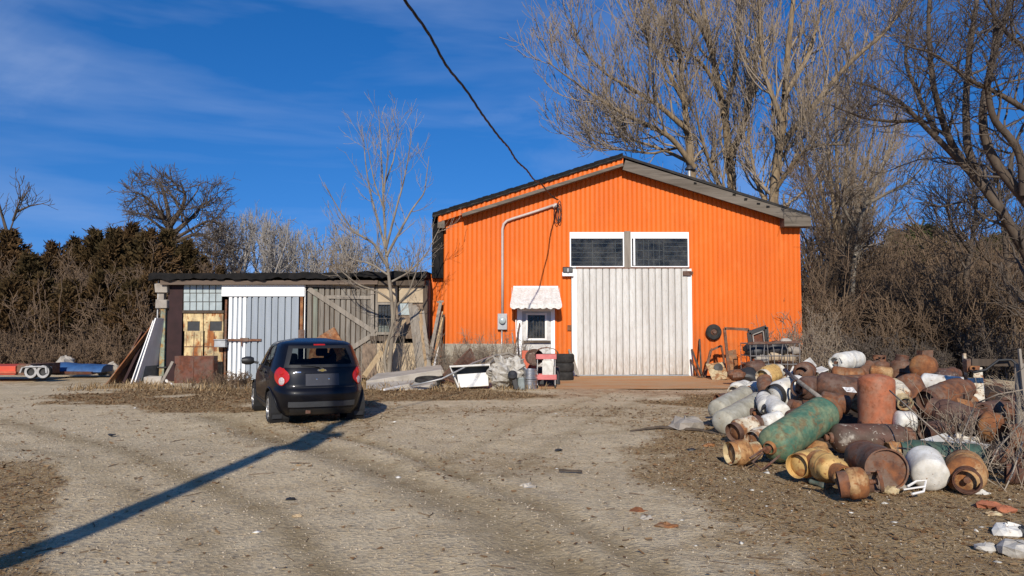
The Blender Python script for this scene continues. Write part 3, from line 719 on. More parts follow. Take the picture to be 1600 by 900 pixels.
for k, (dx, dz, rr) in enumerate(((.10, -.30, .15), (.03, -.33, .17), (.14, -.24, .12))):
    m.tube([(h.x + dx + rr * .55 * math.cos(t), YB - .14 - k * .03, h.z + dz + .28 * math.sin(t) * (1 + .2 * k)) for t in np.linspace(0, 6.1, 20)], .014, 6)
m.build('wire_loop', 'wire_black', cd, smooth=True)

# ------------------------------------------------------------------ the pole behind the viewer whose shadow crosses the yard, and the service wire
pole = thing('utility_pole', 'tall wooden utility pole throwing a long shadow across the gravel yard', 'pole', (-4.25, -2.6, 0))
MB().lathe([(.17, -.3), (.165, 0), (.12, 9.35), (0, 9.4)], 14, Matrix.Translation((-4.25, -2.6, 0))).build('shaft', 'pole_wood', pole, smooth='auto')
MB().lathe([(0, 6.6), (.15, 6.58), (.16, 6.65), (.16, 7.35), (.13, 7.42), (0, 7.45)], 18, Matrix.Translation((-3.98, -2.5, 0))).build('transformer', 'grey_box', pole, smooth='auto')
MB().bar((-4.25, -2.72, 7.2), (-3.98, -2.62, 7.2), .09, .09, (0, 0, 1)).build('bracket', 'wood_dark', pole)
wire = thing('service_wire', 'thick black twisted power cable swooping from the sky down to the orange gable', 'cable', tuple(P(868, 322, YB - .15)))
A = P(872, 312, YB - .2); B = Vector((-4.25, -2.6, 8.8)); SAG = 1.2
def wire_pt(t): p = A.lerp(B, t); p.z -= SAG * 4 * t * (1 - t) + .035 * math.sin(t * 61) * math.sin(t * 23 + 1); p.x += .035 * math.sin(t * 47 + 2) * math.sin(t * 17); return p
m = MB()
N = 260
for s in (0, 1, 2):
    m.tube([wire_pt(t) + Vector((math.cos(t * 150 + s * 2.1) * .014, 0, math.sin(t * 150 + s * 2.1) * .014)) for t in np.linspace(0, 1, N)], .0125, 5)
m.build('strand', 'wire_black', wire, smooth=True)
q = wire_pt(.018); MB().tube([q + Vector((-.02, 0, .02)), wire_pt(.035), wire_pt(.05)], [.03, .035, .02], 8).build('wire_clamp', 'wire_black', wire, smooth=True)

# ------------------------------------------------------------------ the low shed
YS = 25.7
def S(px, py, dy=0): return P(px, py, YS + dy)
def sbox(px0, py0, px1, py1, y0, y1, mb=None):
    """box whose front face spans these photo corners at distance YS+y0"""
    a, b = P(px0, py1, YS + y0), P(px1, py0, YS + y0)
    return (mb or MB()).box((a.x, YS + y0, a.z), (b.x, YS + y1, b.z))
shed = thing('shed', 'long low patched shed with flat black roof, rusty doors and grey barn door', 'building', (P(450, 590, YS).x, YS, 0))
X0, X1 = S(250, 500).x, S(668, 500).x
YSB = YS + 9.0
ztop = S(450, 437).z
MB().box((X0 + .1, YS + .35, 0), (X0 + .25, YSB, ztop)).box((X0 + .25, YSB - .2, 0), (X1 - .15, YSB, ztop)).box((X1 - .15, YS + .35, 0), (X1, YSB, ztop)).build('outer_wall', 'rubble_wall', shed)
MB().box((X0 + .3, YS + 2.2, 0), (X1 - .3, YS + 2.3, ztop - .05)).build('inner_partition', 'interior', shed)
m = MB(); n = 130; xa, xb = S(241, 430).x, S(668, 430).x
for i in range(n + 1):
    x = xa + (xb - xa) * i / n; z = S(241, 429.5).z + (S(668, 426).z - S(241, 429.5).z) * i / n
    j = (vnoise(x, 1, .5, 61) - .5) * .08 + (vnoise(x, 2, .16, 63) - .5) * .05; k = (vnoise(x, 4, .35, 62) - .5) * .12 + (vnoise(x, 5, .14, 64) - .5) * .10
    m.v += [(x, YS - .40, z + j), (x, YS - .41 + k * .5, z - .20 + k), (x, YSB, z + .30), (x, YSB, z + .15)]
for i in range(n):
    a = i * 4; m.f += [(a, a + 1, a + 5, a + 4), (a, a + 4, a + 6, a + 2), (a + 1, a + 3, a + 7, a + 5), (a + 2, a + 6, a + 7, a + 3)]
m.f += [(0, 1, 3, 2), (n * 4, n * 4 + 2, n * 4 + 3, n * 4 + 1)]
m.build('roof', 'tar', shed)
sbox(250, 438, 590, 444.5, -.30, .1).jitter(.006, 2).build('fascia', 'wood_fascia', shed)
sbox(590, 438, 664, 446, -.22, .1).jitter(.03, 7).build('fascia', 'wood_dark', shed)
# left pier: stone blocks on a painted timber post
for i, (a, b, c_, d_) in enumerate(((241, 443, 261, 457.5), (242.5, 468, 261, 482))):
    sbox(a, b, c_, d_, -.16, .22).jitter(.018, 20 + i).build('pier_block', 'stone_grey', shed, bevel=.025)
sbox(247, 457, 256, 468, -.06, .12).build('pier_post', 'stone_grey', shed)
sbox(248, 482, 258.5, 590, -.08, .1).build('pier_post', 'post_paint', shed, bevel=.01)
sbox(244, 438, 246.5, 590, -.05, .0).build('drain_pipe', 'galv', shed)
sbox(243, 573, 260, 575, -.12, .1).build('pier_strap', 'black_metal', shed)
sbox(259, 443, 286, 596, .0, .12).build('steel_wall', 'maroon', shed)
# glass-block light over the rusty doors
f = sbox(286, 443.5, 347, 486, .03, .06).build('block_window', 'lead_came', shed)
m = MB()
for i in range(6):
    for j in range(3):
        sbox(287 + i * 10.1, 445 + j * 13.6, 287 + i * 10.1 + 9.2, 445 + j * 13.6 + 12.6, .012, .03, m)
m.build('glass_block', 'frosted', f, bevel=.012)
sbox(285, 485, 350, 489, -.03, .08).build('lintel', 'wood_dark', shed)
# rusty yellow double door
for k, (a, b, wa, wb) in enumerate(((286.5, 317.5, 293, 312), (318.3, 349, 328, 346.5))):
    m = MB()
    for (p0, q0, p1, q1) in ((a, 490, b, 502), (a, 517, b, 592), (a, 502, wa, 517), (wb, 502, b, 517)): sbox(p0, q0, p1, q1, .02, .06, m)
    d = m.build('steel_door', 'yellow_door', shed)
    sbox(wa, 502, wb, 517, .04, .05).build('door_pane', 'black_plastic', d)
    m = MB(); sbox(a + 1.5, 541, b - 1.5, 542.2, .004, .02, m); sbox(wa - 2, 519, wa - 1.2, 540, .006, .02, m); sbox(wb + 1, 519, wb + 1.8, 540, .006, .02, m); sbox((a + b) / 2, 519, (a + b) / 2 + .7, 590, .008, .02, m)
    m.build('door_seam', 'rust_brown', d)
sbox(349, 468, 355, 592, -.01, .10).build('door_post', 'rust_brown', shed)
# white lintel board and sliding door, half white half grey-blue
sbox(346, 442.5, 476, 463, -.14, .02).build('white_lintel', 'white_fresh', shed, bevel=.006)
m = MB()
for p0, p1 in ((355, 362.8), (363, 370.3), (370.5, 377.3), (377.5, 384.8)): sbox(p0, 463, p1, 595, -.07, .0, m)
sd = m.build('sliding_door', 'white_fresh', shed, bevel=.006); sbox(356, 464, 466, 593, -.025, -.005).build('door_backing', 'grey_blue_paint', sd)
m = MB(); e = [385, 392.5, 403, 414, 424, 434, 445, 455, 467]
for p0, p1 in zip(e[:-1], e[1:]): sbox(p0 + .07, 463, p1 - .07, 593.5, -.10, -.03, m)
sd2 = m.build('sliding_door', 'grey_blue_paint', shed)
m = MB(); sbox(354, 529.5, 408, 533, -.16, -.12, m); sbox(375, 528, 388, 533.5, -.18, -.12, m); sbox(376.5, 533, 378.5, 541, -.16, -.13, m)
m.build('latch_bar', 'rust_brown', sd2)
q0, q1 = S(468, 462), S(476, 592)
sbox(468, 462, 473.5, 530, -.1, .05).build('rusty_post', 'rust_orange', shed)
sbox(466, 515, 475, 528, -.14, -.1).build('post_bracket', 'rust_dark', shed)
sbox(473.6, 443, 477.5, 593, -.08, .05).build('door_post', 'white_paint', shed)
# weathered barn door with a Z brace
m = MB(); g = MB(); rs = random.Random(5); px = 478.5; k = 0
while px < 584:
    w = rs.uniform(7.0, 10.0); p1 = min(px + w, 585); mb = g if 480 < px < 492 else m
    sbox(px + .14, 449 + rs.uniform(-1, 2), p1 - .12, 590 + rs.uniform(-4, 4), -.02 + rs.uniform(-.012, .012), .03, mb); px = p1
bd = m.build('barn_door', 'wood_barn', shed); g.build('green_board', 'wood_barn_green', bd); sbox(479, 452, 584, 588, .034, .05).build('backing', 'wood_dark', bd)
m = MB(); y = YS - .06
m.bar(S(482, 451, -.06), S(586, 520, -.06), .17, .045, (0, 0, 1)); m.bar(S(586, 521, -.07), S(546, 546, -.07), .16, .045, (0, 0, 1))
m.bar(S(480, 446.5, -.05), S(586, 447.5, -.05), .10, .05, (0, 0, 1)); m.bar(S(508, 464, -.045), S(584, 465, -.045), .12, .04, (0, 0, 1)); m.bar(S(582, 446, -.05), S(582, 520, -.05), .12, .04, (1, 0, 0))
m.build('door_brace', 'wood_grey', bd, bevel=.005)
m = MB(); m.bar(S(520, 444.5, -.12), S(585, 445, -.12), .09, .08, (0, 0, 1)); m.build('door_rail', 'wood_tan', bd)
# stone and stucco end with barred window
sbox(586, 446, 590, 535, -.03, .05).build('door_post', 'wood_grey', shed)
sbox(566, 536, 588, 590, -.04, .25).jitter(.03, 31).build('stone_wall', 'rubble_wall', shed)
sbox(590, 444, 621, 472, -.03, .2).build('stucco_panel', 'stucco', shed, bevel=.01)
sbox(623.5, 441, 664, 473, -.05, .2).build('stucco_panel', 'stucco', shed, bevel=.01)
sbox(588, 536, 668, 590, -.04, .2).build('stucco_panel', 'stucco', shed, bevel=.01)
sbox(612, 472, 668, 529, .02, .2).build('stone_wall', 'rubble_wall', shed)
m = MB(); sbox(588, 472.5, 618, 476, -.02, .1, m); sbox(588, 519, 618, 523, -.02, .1, m); sbox(588, 476, 591, 519, -.02, .1, m); sbox(614, 476, 618, 519, -.02, .1, m)
wf = m.build('barred_window', 'wood_grey', shed)
sbox(591, 476, 614, 519, .05, .06).build('pane', 'glass', wf)
sbox(591, 509, 607, 519, .08, .12).build('curtain', 'white_plastic', wf)
m = MB()
for p in (595, 599.5, 604, 608.5): sbox(p, 476, p + 1.0, 519, -.01, .01, m)
sbox(591, 497, 614, 498.2, -.012, .008, m); m.build('window_bar', 'black_metal', wf)
sbox(622, 474, 640, 492, -.02, .02).build('small_pane', 'frosted', shed)
sbox(578, 525, 632, 532.5, -.22, .0).build('window_beam', 'wood_dark', shed)
sbox(660, 446, 668, 590, -.06, .2).build('end_post', 'wood_dark', shed)

# ------------------------------------------------------------------ things leaning on and standing by the shed
def solo(mb, name, label, cat, mat, group=None, **kw):
    c = np.array(mb.v); loc = (float(c[:, 0].mean()), float(c[:, 1].mean()), float(c[:, 2].min()))
    # the mesh object itself is the thing: put its origin at its base
    mb.v = [(x - loc[0], y - loc[1], z - loc[2]) for x, y, z in mb.v]
    o = mb.build(name, mat, None, **kw); o.location = loc; WM[o.name] = Matrix.Translation(loc)
    return tag(o, label, cat, group)
q = P(345, 536, YS - .25)
mbx = thing('mailbox', 'grey metal letterbox on the post between rusty doors and white sliding door', 'letterbox', (q.x, q.y, q.z - .15))
MB().box((q.x - .19, q.y - .1, q.z - .14), (q.x + .19, q.y + .12, q.z + .10)).build('box_body', 'grey_box', mbx, bevel=.02)
MB().box((q.x - .2, q.y - .14, q.z + .10), (q.x + .2, q.y + .13, q.z + .13)).build('lid', 'grey_box', mbx, bevel=.01)
# rusty steel sheets before the doors
a = P(272, 600, YS - .75); b = P(337, 556, YS - .6)
st = thing('steel_cabinet', 'low rust brown two-panel steel cabinet before the rusty yellow doors', 'cabinet', ((a.x + b.x) / 2, YS - .7, 0))
mid = (a.x + b.x) / 2
MB().box((a.x, YS - .76, -.16), (b.x, YS - .40, b.z)).build('cabinet_body', 'rust_sheet', st, bevel=.008)
MB().box((a.x + .02, YS - .775, -.12), (mid - .01, YS - .762, b.z - .02)).build('door_panel', 'rust_sheet', st, bevel=.004)
MB().box((mid + .012, YS - .775, -.12), (b.x - .02, YS - .762, b.z - .02)).build('door_panel', 'rust_sheet', st, bevel=.004)
# sheets and boards leaning to the left of the shed
def lean(p0, p1, Y0, Y1, thick, name, label, cat, mat, depth=.9, **kw):
    """a flat sheet seen nearly edge on: from foot p0 to head p1 in the photo, running back by depth"""
    A_, B_ = P(p0[0], p0[1], Y1 - 1.0 + (p0[0] - 165) * .008), P(p1[0], p1[1], Y1); A_.z = max(A_.z, -.16)
    d = Vector((.12, 1, 0)).normalized() * depth
    nrm = (B_ - A_).cross(d).normalized() * thick
    vs = [A_, B_, B_ + d, A_ + d]; vs += [v + nrm for v in vs]
    m = MB().add(vs, [(0, 1, 2, 3), (7, 6, 5, 4), (0, 4, 5, 1), (1, 5, 6, 2), (2, 6, 7, 3), (3, 7, 4, 0)])
    return solo(m, name, label, cat, mat, **kw)
lean((165, 602), (238, 508), None, 25.3, .04, 'leaning_board', 'leftmost sloping board of the leaning pile, orange-brown', 'board', 'rust_orange', .3)
lean((176, 600), (222, 519), None, 25.5, .05, 'leaning_sheet', 'dark rusty sheet steeply propped inside the leaning pile', 'sheet', 'rust_dark', 1.0)
lean((193, 602), (231, 521), None, 25.4, .09, 'leaning_sheet', 'black sheet between the orange board and white panel of the leaning pile', 'sheet', 'maroon', .9)
lean((204, 604), (240, 501), None, 25.2, .035, 'leaning_sheet', 'narrow white-edged panel left of the widest white sheet', 'panel', 'white_paint', 1.1)
lean((210, 604), (244, 497), None, 25.15, .045, 'leaning_sheet', 'white-edged grey sheet nearest the shed corner in the leaning pile', 'panel', 'white_paint', 1.3)
lean((219, 603), (245.5, 510), None, 25.35, .03, 'leaning_sheet', 'dark green-grey sheet tucked against the shed corner post', 'panel', 'grey_plastic', 1.3)
a = P(235, 590, YS - .5)
b = P(225, 602, YS - 1.1); m = MB().box((b.x, b.y, -.17), (b.x + .55, b.y + .3, .12)).jitter(.03, 4)
solo(m, 'concrete_block', 'pale concrete lump at the foot of the shed corner post', 'block', 'concrete', bevel=.03)
m = MB().bar(P(250, 603, YS - 1.2), P(270, 565, YS - .9), .09, .04, (1, 0, 0)); solo(m, 'wooden_strip', 'grey strip leaning beside the rusty cabinet', 'strip', 'wood_grey')
m = MB().bar(P(259, 594, YS - 1.2), P(271, 603, YS - 1.3), .07, .05, (0, 0, 1)); solo(m, 'pipe_scrap', 'short white pipe offcut on the ground by the rusty cabinet', 'pipe', 'white_paint')
# rusty sheet behind the car, leaning on the barn door with its foot on the ground
q = [P(476, 600, 25.0), P(546, 600, 25.0), P(536, 536, 25.42), P(522, 511, 25.55), P(486, 533, 25.42)]
q[0].z = q[1].z = -.10
m = MB().add(q + [v + Vector((0, .025, .01)) for v in q], [tuple(range(5)), tuple(range(9, 4, -1))] + [(k, k + 5, (k + 1) % 5 + 5, (k + 1) % 5) for k in range(5)])
solo(m, 'rusty_sheet', 'rust-red sheet corner poking up behind the car roof', 'sheet', 'rust_orange')
# props and bundles at the stone end
m = MB().bar(P(569, 588, YS - 1.9), P(632, 498, YS - .40), .15, .10, (0, .3, 1)); solo(m, 'timber_prop', 'long pale square timber leaning diagonally against the barred window', 'timber', 'wood_tan', bevel=.008)
grp = 'weathered boards stood against the stucco wall'
lab = ['cracked grey board, leftmost of the boards upright on the stucco wall', 'palest broad board in the row upright on the stucco', 'slim grey board between broad ones upright on the stucco', 'brown board in the row upright on the stucco wall', 'rightmost upright board on the stucco, next to the dark post']
for i, (pa, pb, w, mt_) in enumerate(((655, 641, .15, 'wood_grey'), (660, 647, .17, 'wood_grey'), (664.5, 651.5, .08, 'wood_grey'), (669, 655.5, .14, 'wood_tan_old'), (673, 660, .12, 'wood_grey'))):
    A_ = Vector((P(pa, 570, YS - .55 - .05 * i).x, YS - .55 - .05 * i, .12)); B_ = P(pb, 474 + 3 * i, YS - .10)
    solo(MB().bar(A_, B_, w, .035, (1, 0, 0)).jitter(.004, i), 'weathered_board', lab[i], 'board', mt_, group=grp)
grp = 'sticks leaning in the corner by the orange wall'
lab = ['light tan lath, lowest and widest sloping stick beside the orange link wall', 'straight yellowish lath, second of the sloping sticks in the orange corner', 'reddish lath in the middle of the sloping sticks', 'pale lath with a crosspiece at its top, tallest by the orange corner', 'thin dark lath right of the sloping sticks', 'short white lath low among the sloping sticks']
for i, (p0, p1, w, mt_) in enumerate((((663, 582), (691, 487), .08, 'wood_tan'), ((667, 583), (692, 496), .07, 'wood_tan'), ((673, 583), (693, 500), .06, 'wood_tan_old'), ((668, 575), (689, 470), .11, 'wood_grey'), ((681, 583), (694, 492), .05, 'wood_dark'), ((677, 578), (690, 523), .06, 'white_paint'))):
    A_ = P(p0[0], p0[1], YB - 1.3 - .06 * i); A_.z = max(A_.z, .05); B_ = P(p1[0], p1[1], YB - .06 - .02 * i)
    m = MB().bar(A_, B_, w, .045, (1, 0, 0))
    if i == 3: m.bar(B_ + Vector((-.14, -.05, -.05)), B_ + Vector((.1, -.05, -.02)), .06, .03, (0, 0, 1))
    solo(m, 'wooden_lath', lab[i], 'lath', mt_, group=grp)
# ------------------------------------------------------------------ rubble before the workshop's left half
def slab3(pts, t, seed, name, label, mat='concrete', cat='slab', sub=0.02):
    n = len(pts); c = sum((Vector(p) for p in pts), Vector()) / n
    nrm = (Vector(pts[1]) - Vector(pts[0])).cross(Vector(pts[2]) - Vector(pts[0])).normalized()
    if nrm.z < 0: nrm = -nrm
    m = MB().add(list(pts) + [Vector(p) - nrm * t for p in pts], [tuple(range(n)), tuple(range(2 * n - 1, n - 1, -1))] + [(i, i + n, (i + 1) % n + n, (i + 1) % n) for i in range(n)]).jitter(sub, seed)
    return solo(m, name, label, cat, mat, bevel=.025)
slab3([P(572, 596, 22.0), P(690, 577, 22.4), P(686, 573, 23.4), P(590, 583, 23.4)], .22, 1, 'concrete_slab', 'long tilted upper concrete slab right of the car')
slab3([P(571, 612, 20.7), P(640, 600, 20.9), P(650, 594, 21.8), P(572, 597, 21.6)], .16, 2, 'concrete_slab', 'lower cracked concrete slab directly right of the car')
slab3([P(606, 613, 20.5), P(672, 600, 20.9), P(690, 590, 21.8), P(640, 594, 21.8)], .16, 3, 'concrete_slab', 'triangular concrete slab behind the flat old tyre')
slab3([P(640, 585, 22.9), P(694, 578, 23.2), P(688, 570, 24.2), P(650, 574, 24.2)], .2, 4, 'concrete_slab', 'rear concrete slab below the leaning laths')
m = MB().bar(G(600, 612) + Vector((0, 0, .05)), G(625, 610) + Vector((0, .2, .1)), .06, .04); solo(m, 'white_lath', 'white splinter lying before the triangular slab', 'splinter', 'white_paint')
# flat tyre
def tyre_mb(R, w, r_in, M, k=28):
    prof = [(r_in, -w * .38), (r_in + .02, -w * .5), (R * .9, -w * .5), (R * .985, -w * .38), (R, -w * .2), (R, w * .2), (R * .985, w * .38), (R * .9, w * .5), (r_in + .02, w * .5), (r_in, w * .38)]
    return MB().lathe(prof, k, M, close=True)
q = G(667, 606); solo(tyre_mb(.40, .26, .22, Matrix.Translation((q.x, q.y + .35, .14)) @ Matrix.Rotation(R_(6), 4, 'X')), 'old_tyre', 'worn black tyre lying flat before the concrete slabs', 'tyre', 'rubber', smooth='auto')
# dark wire-mesh crate end
m = MB(); a, b, c_, d_ = P(688, 590, 22.6), P(735, 545, 22.9), P(742, 562, 22.9), P(712, 598, 22.4)
for k in range(13):
    t = k / 12; m.tube([a.lerp(b, t), d_.lerp(c_, t)], .010, 4); m.tube([a.lerp(d_, t), b.lerp(c_, t)], .010, 4)
for e in ((a, b), (b, c_), (c_, d_), (d_, a)): m.tube(e, .028, 6)
solo(m, 'mesh_panel', 'dark rusty wire mesh panel tilted behind the broken white tub', 'mesh', 'rust_dark')
slab3([P(690, 592, 22.9), P(732, 549, 23.3), P(742, 566, 23.3), P(712, 600, 22.8)], .05, 5, 'dark_board', 'dark brown board slanted behind the wire mesh panel', 'wood_dark', 'board')
# broken white tub
Z = [P(703, 573, 21.2), P(765, 570, 21.3), P(764, 603, 21.0), P(717, 606, 20.9)]
tub = thing('broken_tub', 'cracked white enamel tub on its side with a grey rim', 'tub', (P(735, 603, 21).x, 21.1, 0))
m = MB(); back = [P(712, 572, 22.0), P(760, 569, 22.0), P(758, 592, 22.0), P(722, 594, 22.0)]
f = Z; n = 4
m.add(f + back, [(0, 1, 5, 4), (1, 2, 6, 5), (2, 3, 7, 6), (3, 0, 4, 7), (4, 5, 6, 7)])
m.build('basin', 'enamel_grey', tub)
slab_pts = [P(714, 585, 21.05), P(763, 582, 21.15), P(764, 603, 20.98), P(718, 606, 20.88)]
MB().add(slab_pts + [p + Vector((0, -.06, 0)) for p in slab_pts], [(0, 1, 2, 3), (7, 6, 5, 4), (0, 4, 5, 1), (1, 5, 6, 2), (2, 6, 7, 3), (3, 7, 4, 0)]).jitter(.02, 3).build('front_panel', 'enamel', tub, bevel=.02)
MB().tube([Z[3], Z[0], Z[1], P(766, 585, 21.2)], .035, 8).build('rim', 'enamel', tub, smooth='auto')
# crumpled white plastic bundle with black machine part
m = MB(); c0 = P(792, 580, 21.0); c0.z = .45
for i in range(19):
    for j in range(28):
        u = math.pi * i / 18; w = 2 * math.pi * j / 28; d = Vector((math.sin(u) * math.cos(w), math.sin(u) * math.sin(w), math.cos(u)))
        rr = 1 + .75 * (vnoise(d.x * 3 + 5, d.z * 3 + d.y * 2, .8, 71) - .5) + .55 * (vnoise(d.x * 7 + 3, d.z * 7 + d.y * 5, .8, 72) - .5)
        m.v.append(tuple(c0 + Vector((d.x * .50 * rr, d.y * .38 * rr, d.z * .47 * rr))))
for i in range(18):
    for j in range(28): m.f.append((i * 28 + j, i * 28 + (j + 1) % 28, (i + 1) * 28 + (j + 1) % 28, (i + 1) * 28 + j))
solo(m, 'plastic_bundle', 'crumpled whitish plastic bundle beside the two steel drums', 'bundle', 'old_plastic')
k = thing('scrap_motor', 'small black and grey motor part before the crumpled bundle', 'motor', (c0.x + .25, 20.45, 0))
MB().lathe([(0, -.13), (.11, -.12), (.13, -.05), (.13, .08), (.06, .14), (0, .14)], 14, Matrix.Translation((c0.x + .16, 20.42, .40)) @ Matrix.Rotation(R_(55), 4, 'X')).build('motor_body', 'black_plastic', k, smooth='auto')
MB().bar((c0.x + .2, 20.42, .32), (c0.x + .28, 20.4, 0.02), .14, .12).build('bracket', 'black_metal', k, bevel=.02)
MB().box((c0.x + .3, 20.4, .02), (c0.x + .5, 20.6, .34)).jitter(.03, 3).build('side_cover', 'grey_plastic', k, bevel=.03)
m = MB().tube([P(752, 566, 22.2), P(772, 556, 22.4), P(795, 552, 22.5), P(812, 560, 22.3), P(820, 572, 22.0)], .035, 7); m.tube([P(757, 572, 22.1), P(775, 561, 22.3), P(795, 557, 22.4), P(810, 566, 22.2)], .05, 7)
solo(m, 'bent_hose', 'bent brown hose arching over the crumpled bundle', 'hose', 'wood_grey', smooth='auto')
# steel drums (keg rings)
q = P(828, 590, 20.75)
dl = ['lower of the two dented steel drums beside the pink cart', 'upper of the two dented steel drums beside the pink cart']
for i in range(2):
    z = .0 + i * .285
    kg = thing('steel_drum', dl[i], 'drum', (q.x, 20.85, z), group='small steel drums by the cart')
    M = Matrix.Translation((q.x, 20.85, z))
    MB().lathe([(0, 0), (.20, 0), (.215, .01), (.215, .035), (.195, .05), (.195, .23), (.215, .245), (.215, .27), (.20, .28), (.19, .26), (0, .25)], 26, M).build('drum_shell', 'steel', kg, smooth='auto')
    MB().lathe([(.197, .12), (.206, .13), (.206, .15), (.197, .16)], 26, M).build('rolling_hoop', 'steel', kg, smooth='auto')
# pink tool cart
cx0, cx1 = P(838, 590, 21.0).x, P(869, 590, 21.0).x; cy0, cy1 = 20.95, 21.45
cart = thing('tool_cart', 'faded pink two-tray workshop cart before the small door', 'cart', ((cx0 + cx1) / 2, 21.2, 0))
zt, zb = P(850, 560, 21).z, P(850, 592, 21).z
for z in (zt, zb):
    m = MB(); m.box((cx0, cy0, z - .02), (cx1, cy1, z)); m.box((cx0, cy0 - .012, z - .02), (cx1, cy0, z + .12)); m.box((cx0, cy1, z - .02), (cx1, cy1 + .012, z + .12)); m.box((cx0 - .012, cy0, z - .02), (cx0, cy1, z + .12)); m.box((cx1, cy0, z - .02), (cx1 + .012, cy1, z + .12))
    m.build('tray', 'pink_paint', cart, bevel=.008)
for x in (cx0 + .03, cx1 - .03):
    for y in (cy0 + .03, cy1 - .03):
        MB().tube([(x, y, .1), (x, y, zt + .02)], .014, 6).build('leg', 'galv', cart)
        MB().lathe([(.0, -.02), (.05, -.02), (.05, .02), (0, .02)], 12, Matrix.Translation((x, y, .055)) @ Matrix.Rotation(R_(90), 4, 'Y')).build('wheel', 'rubber', cart)
m = MB().box((cx0 + .17, cy0 + .04, zb + .03), (cx0 + .48, cy0 + .10, zt - .06)); solo(m, 'white_board', 'white board standing in the lower tray of the pink cart', 'board', 'white_plastic')
m = MB()
for i in range(9):
    a = math.pi * i / 8; m.v += [((cx0 + cx1) / 2 + .02 - .42 * math.cos(a) * .8, cy0 + .02, zt + .13 + .18 * math.sin(a)), ((cx0 + cx1) / 2 + .02 - .42 * math.cos(a) * .8, cy1 - .05, zt + .13 + .18 * math.sin(a))]
for i in range(8): m.f.append((2 * i, 2 * i + 1, 2 * i + 3, 2 * i + 2))
o = solo(m, 'rusty_fender', 'curved rusty sheet lying on top of the pink cart', 'fender', 'rust_brown', smooth=True); so = o.modifiers.new('s', 'SOLIDIFY'); so.thickness = .02
m = MB().lathe([(0, 0), (.22, .01), (.27, .08), (.26, .09), (.2, .03), (0, .02)], 18, Matrix.Translation(P(835, 560, 21.3)) @ Matrix.Rotation(R_(60), 4, 'X')); solo(m, 'rusty_pan', 'round tan pan propped at the back of the pink cart', 'pan', 'rust_pale', smooth='auto')
q = P(828, 568, 22.2)
bx = thing('orange_case', 'upright orange steel case behind the steel drums', 'case', (q.x, 22.3, 0))
ht = P(828, 548, 22.2).z
MB().box((q.x - .24, 22.15, 0), (q.x + .22, 22.6, ht)).build('case_body', 'red_orange', bx, bevel=.02); MB().box((q.x + .0, 22.12, .1), (q.x + .02, 22.15, ht - .1)).build('case_seam', 'black_metal', bx)
MB().box((q.x + .24, 22.18, 0), (q.x + .9, 22.7, .55)).build('case_shadow_box', 'black_plastic', bx, bevel=.05)  # shade beside the case, put in as a solid black block
# stack of black tubs
q = P(882, 575, 24.0)
bl = ['lowest of the three stacked black tyres beside the tall white door', 'middle one of the three stacked black tyres by the tall white door', 'topmost of the three stacked black tyres by the tall white door']
for i in range(3):
    z = .155 + i * .29
    o = solo(tyre_mb(.335, .28, .2, Matrix.Translation((q.x + .01 * (i - 1), 24.3, z))), 'stacked_tyre', bl[i], 'tyre', 'rubber', group='black tyres stacked by the door', smooth='auto')
# sticks near the small door
rs = random.Random(12)
names = ['grey pipe, first of the rods leaning left of the small door', 'white rod, tallest of the rods leaning left of the small door', 'rusty rod crossing the others left of the small door', 'dark rod nearest the white frame of the small door', 'pale rod leaning away from the small door frame']
for i, (p0, p1, mt_) in enumerate((((806, 575), (800, 520), 'galv'), ((809, 578), (806, 500), 'white_paint'), ((800, 570), (812, 505), 'rust_brown'), ((813, 580), (808, 520), 'black_metal'), ((811, 560), (793, 552), 'galv'))):
    solo(MB().tube([P(p0[0], p0[1], YB - .9 - .05 * i), P(p1[0], p1[1], YB - .12)], .022, 6), 'metal_rod', names[i], 'rod', mt_, group='rods leaning left of the small door')
# long pale bent pipe lying over the rubble
m = MB().tube([G(640, 610) + Vector((0, .2, .10)), P(690, 592, 20.4), P(740, 567, 21.6), P(770, 556, 22.6)], .025, 6); solo(m, 'long_pipe', 'long thin pale pipe lying up across the tyre and tub', 'pipe', 'galv', smooth=True)

# ------------------------------------------------------------------ right of the big door
q = P(1115, 519, YB - .12)
wh = thing('hose_reel', 'round black hose reel hung on the orange wall right of the tall door', 'reel', (q.x, YB, q.z))
M = Matrix.Translation((q.x, YB - .13, q.z)) @ Matrix.Rotation(R_(90), 4, 'X')
MB().lathe([(.12, -.06), (.24, -.06), (.275, -.03), (.285, 0), (.275, .03), (.24, .06), (.12, .06)], 28, M, close=True).build('reel_ring', 'rubber', wh, smooth='auto')
MB().lathe([(0, -.03), (.12, -.03), (.14, 0), (.12, .02), (.06, .05), (.05, .09), (0, .09)], 22, M).build('hub', 'rust_dark', wh, smooth='auto')
def frame_thing(pts, Y, w, name, label, mat, cat='frame', depth=.06):
    t = thing(name, label, cat, tuple(P(sum(p[0] for p in pts) / len(pts), max(p[1] for p in pts), Y)))
    q = [P(px, py, Y) for px, py in pts]
    for a, b in zip(q, q[1:] + q[:1]): MB().bar(a, b, w, depth, (1, 0, 0) if abs((b - a).z) > abs((b - a).x) else (0, 0, 1)).build('rail', mat, t)
    return t
f1 = frame_thing([(1132, 513), (1170, 515), (1176, 588), (1140, 592)], 24.6, .09, 'scrap_doorway', 'tall rusty door frame leaning on the orange wall', 'rust_brown')
MB().add([P(1137, 548, 24.62), P(1150, 546, 24.62), P(1155, 590, 24.5), P(1143, 592, 24.5)] + [P(1137, 548, 24.66), P(1150, 546, 24.66), P(1155, 590, 24.54), P(1143, 592, 24.54)], [(0, 1, 2, 3), (7, 6, 5, 4), (0, 4, 5, 1), (1, 5, 6, 2), (2, 6, 7, 3), (3, 7, 4, 0)]).build('mesh_infill', 'rust_orange', f1)
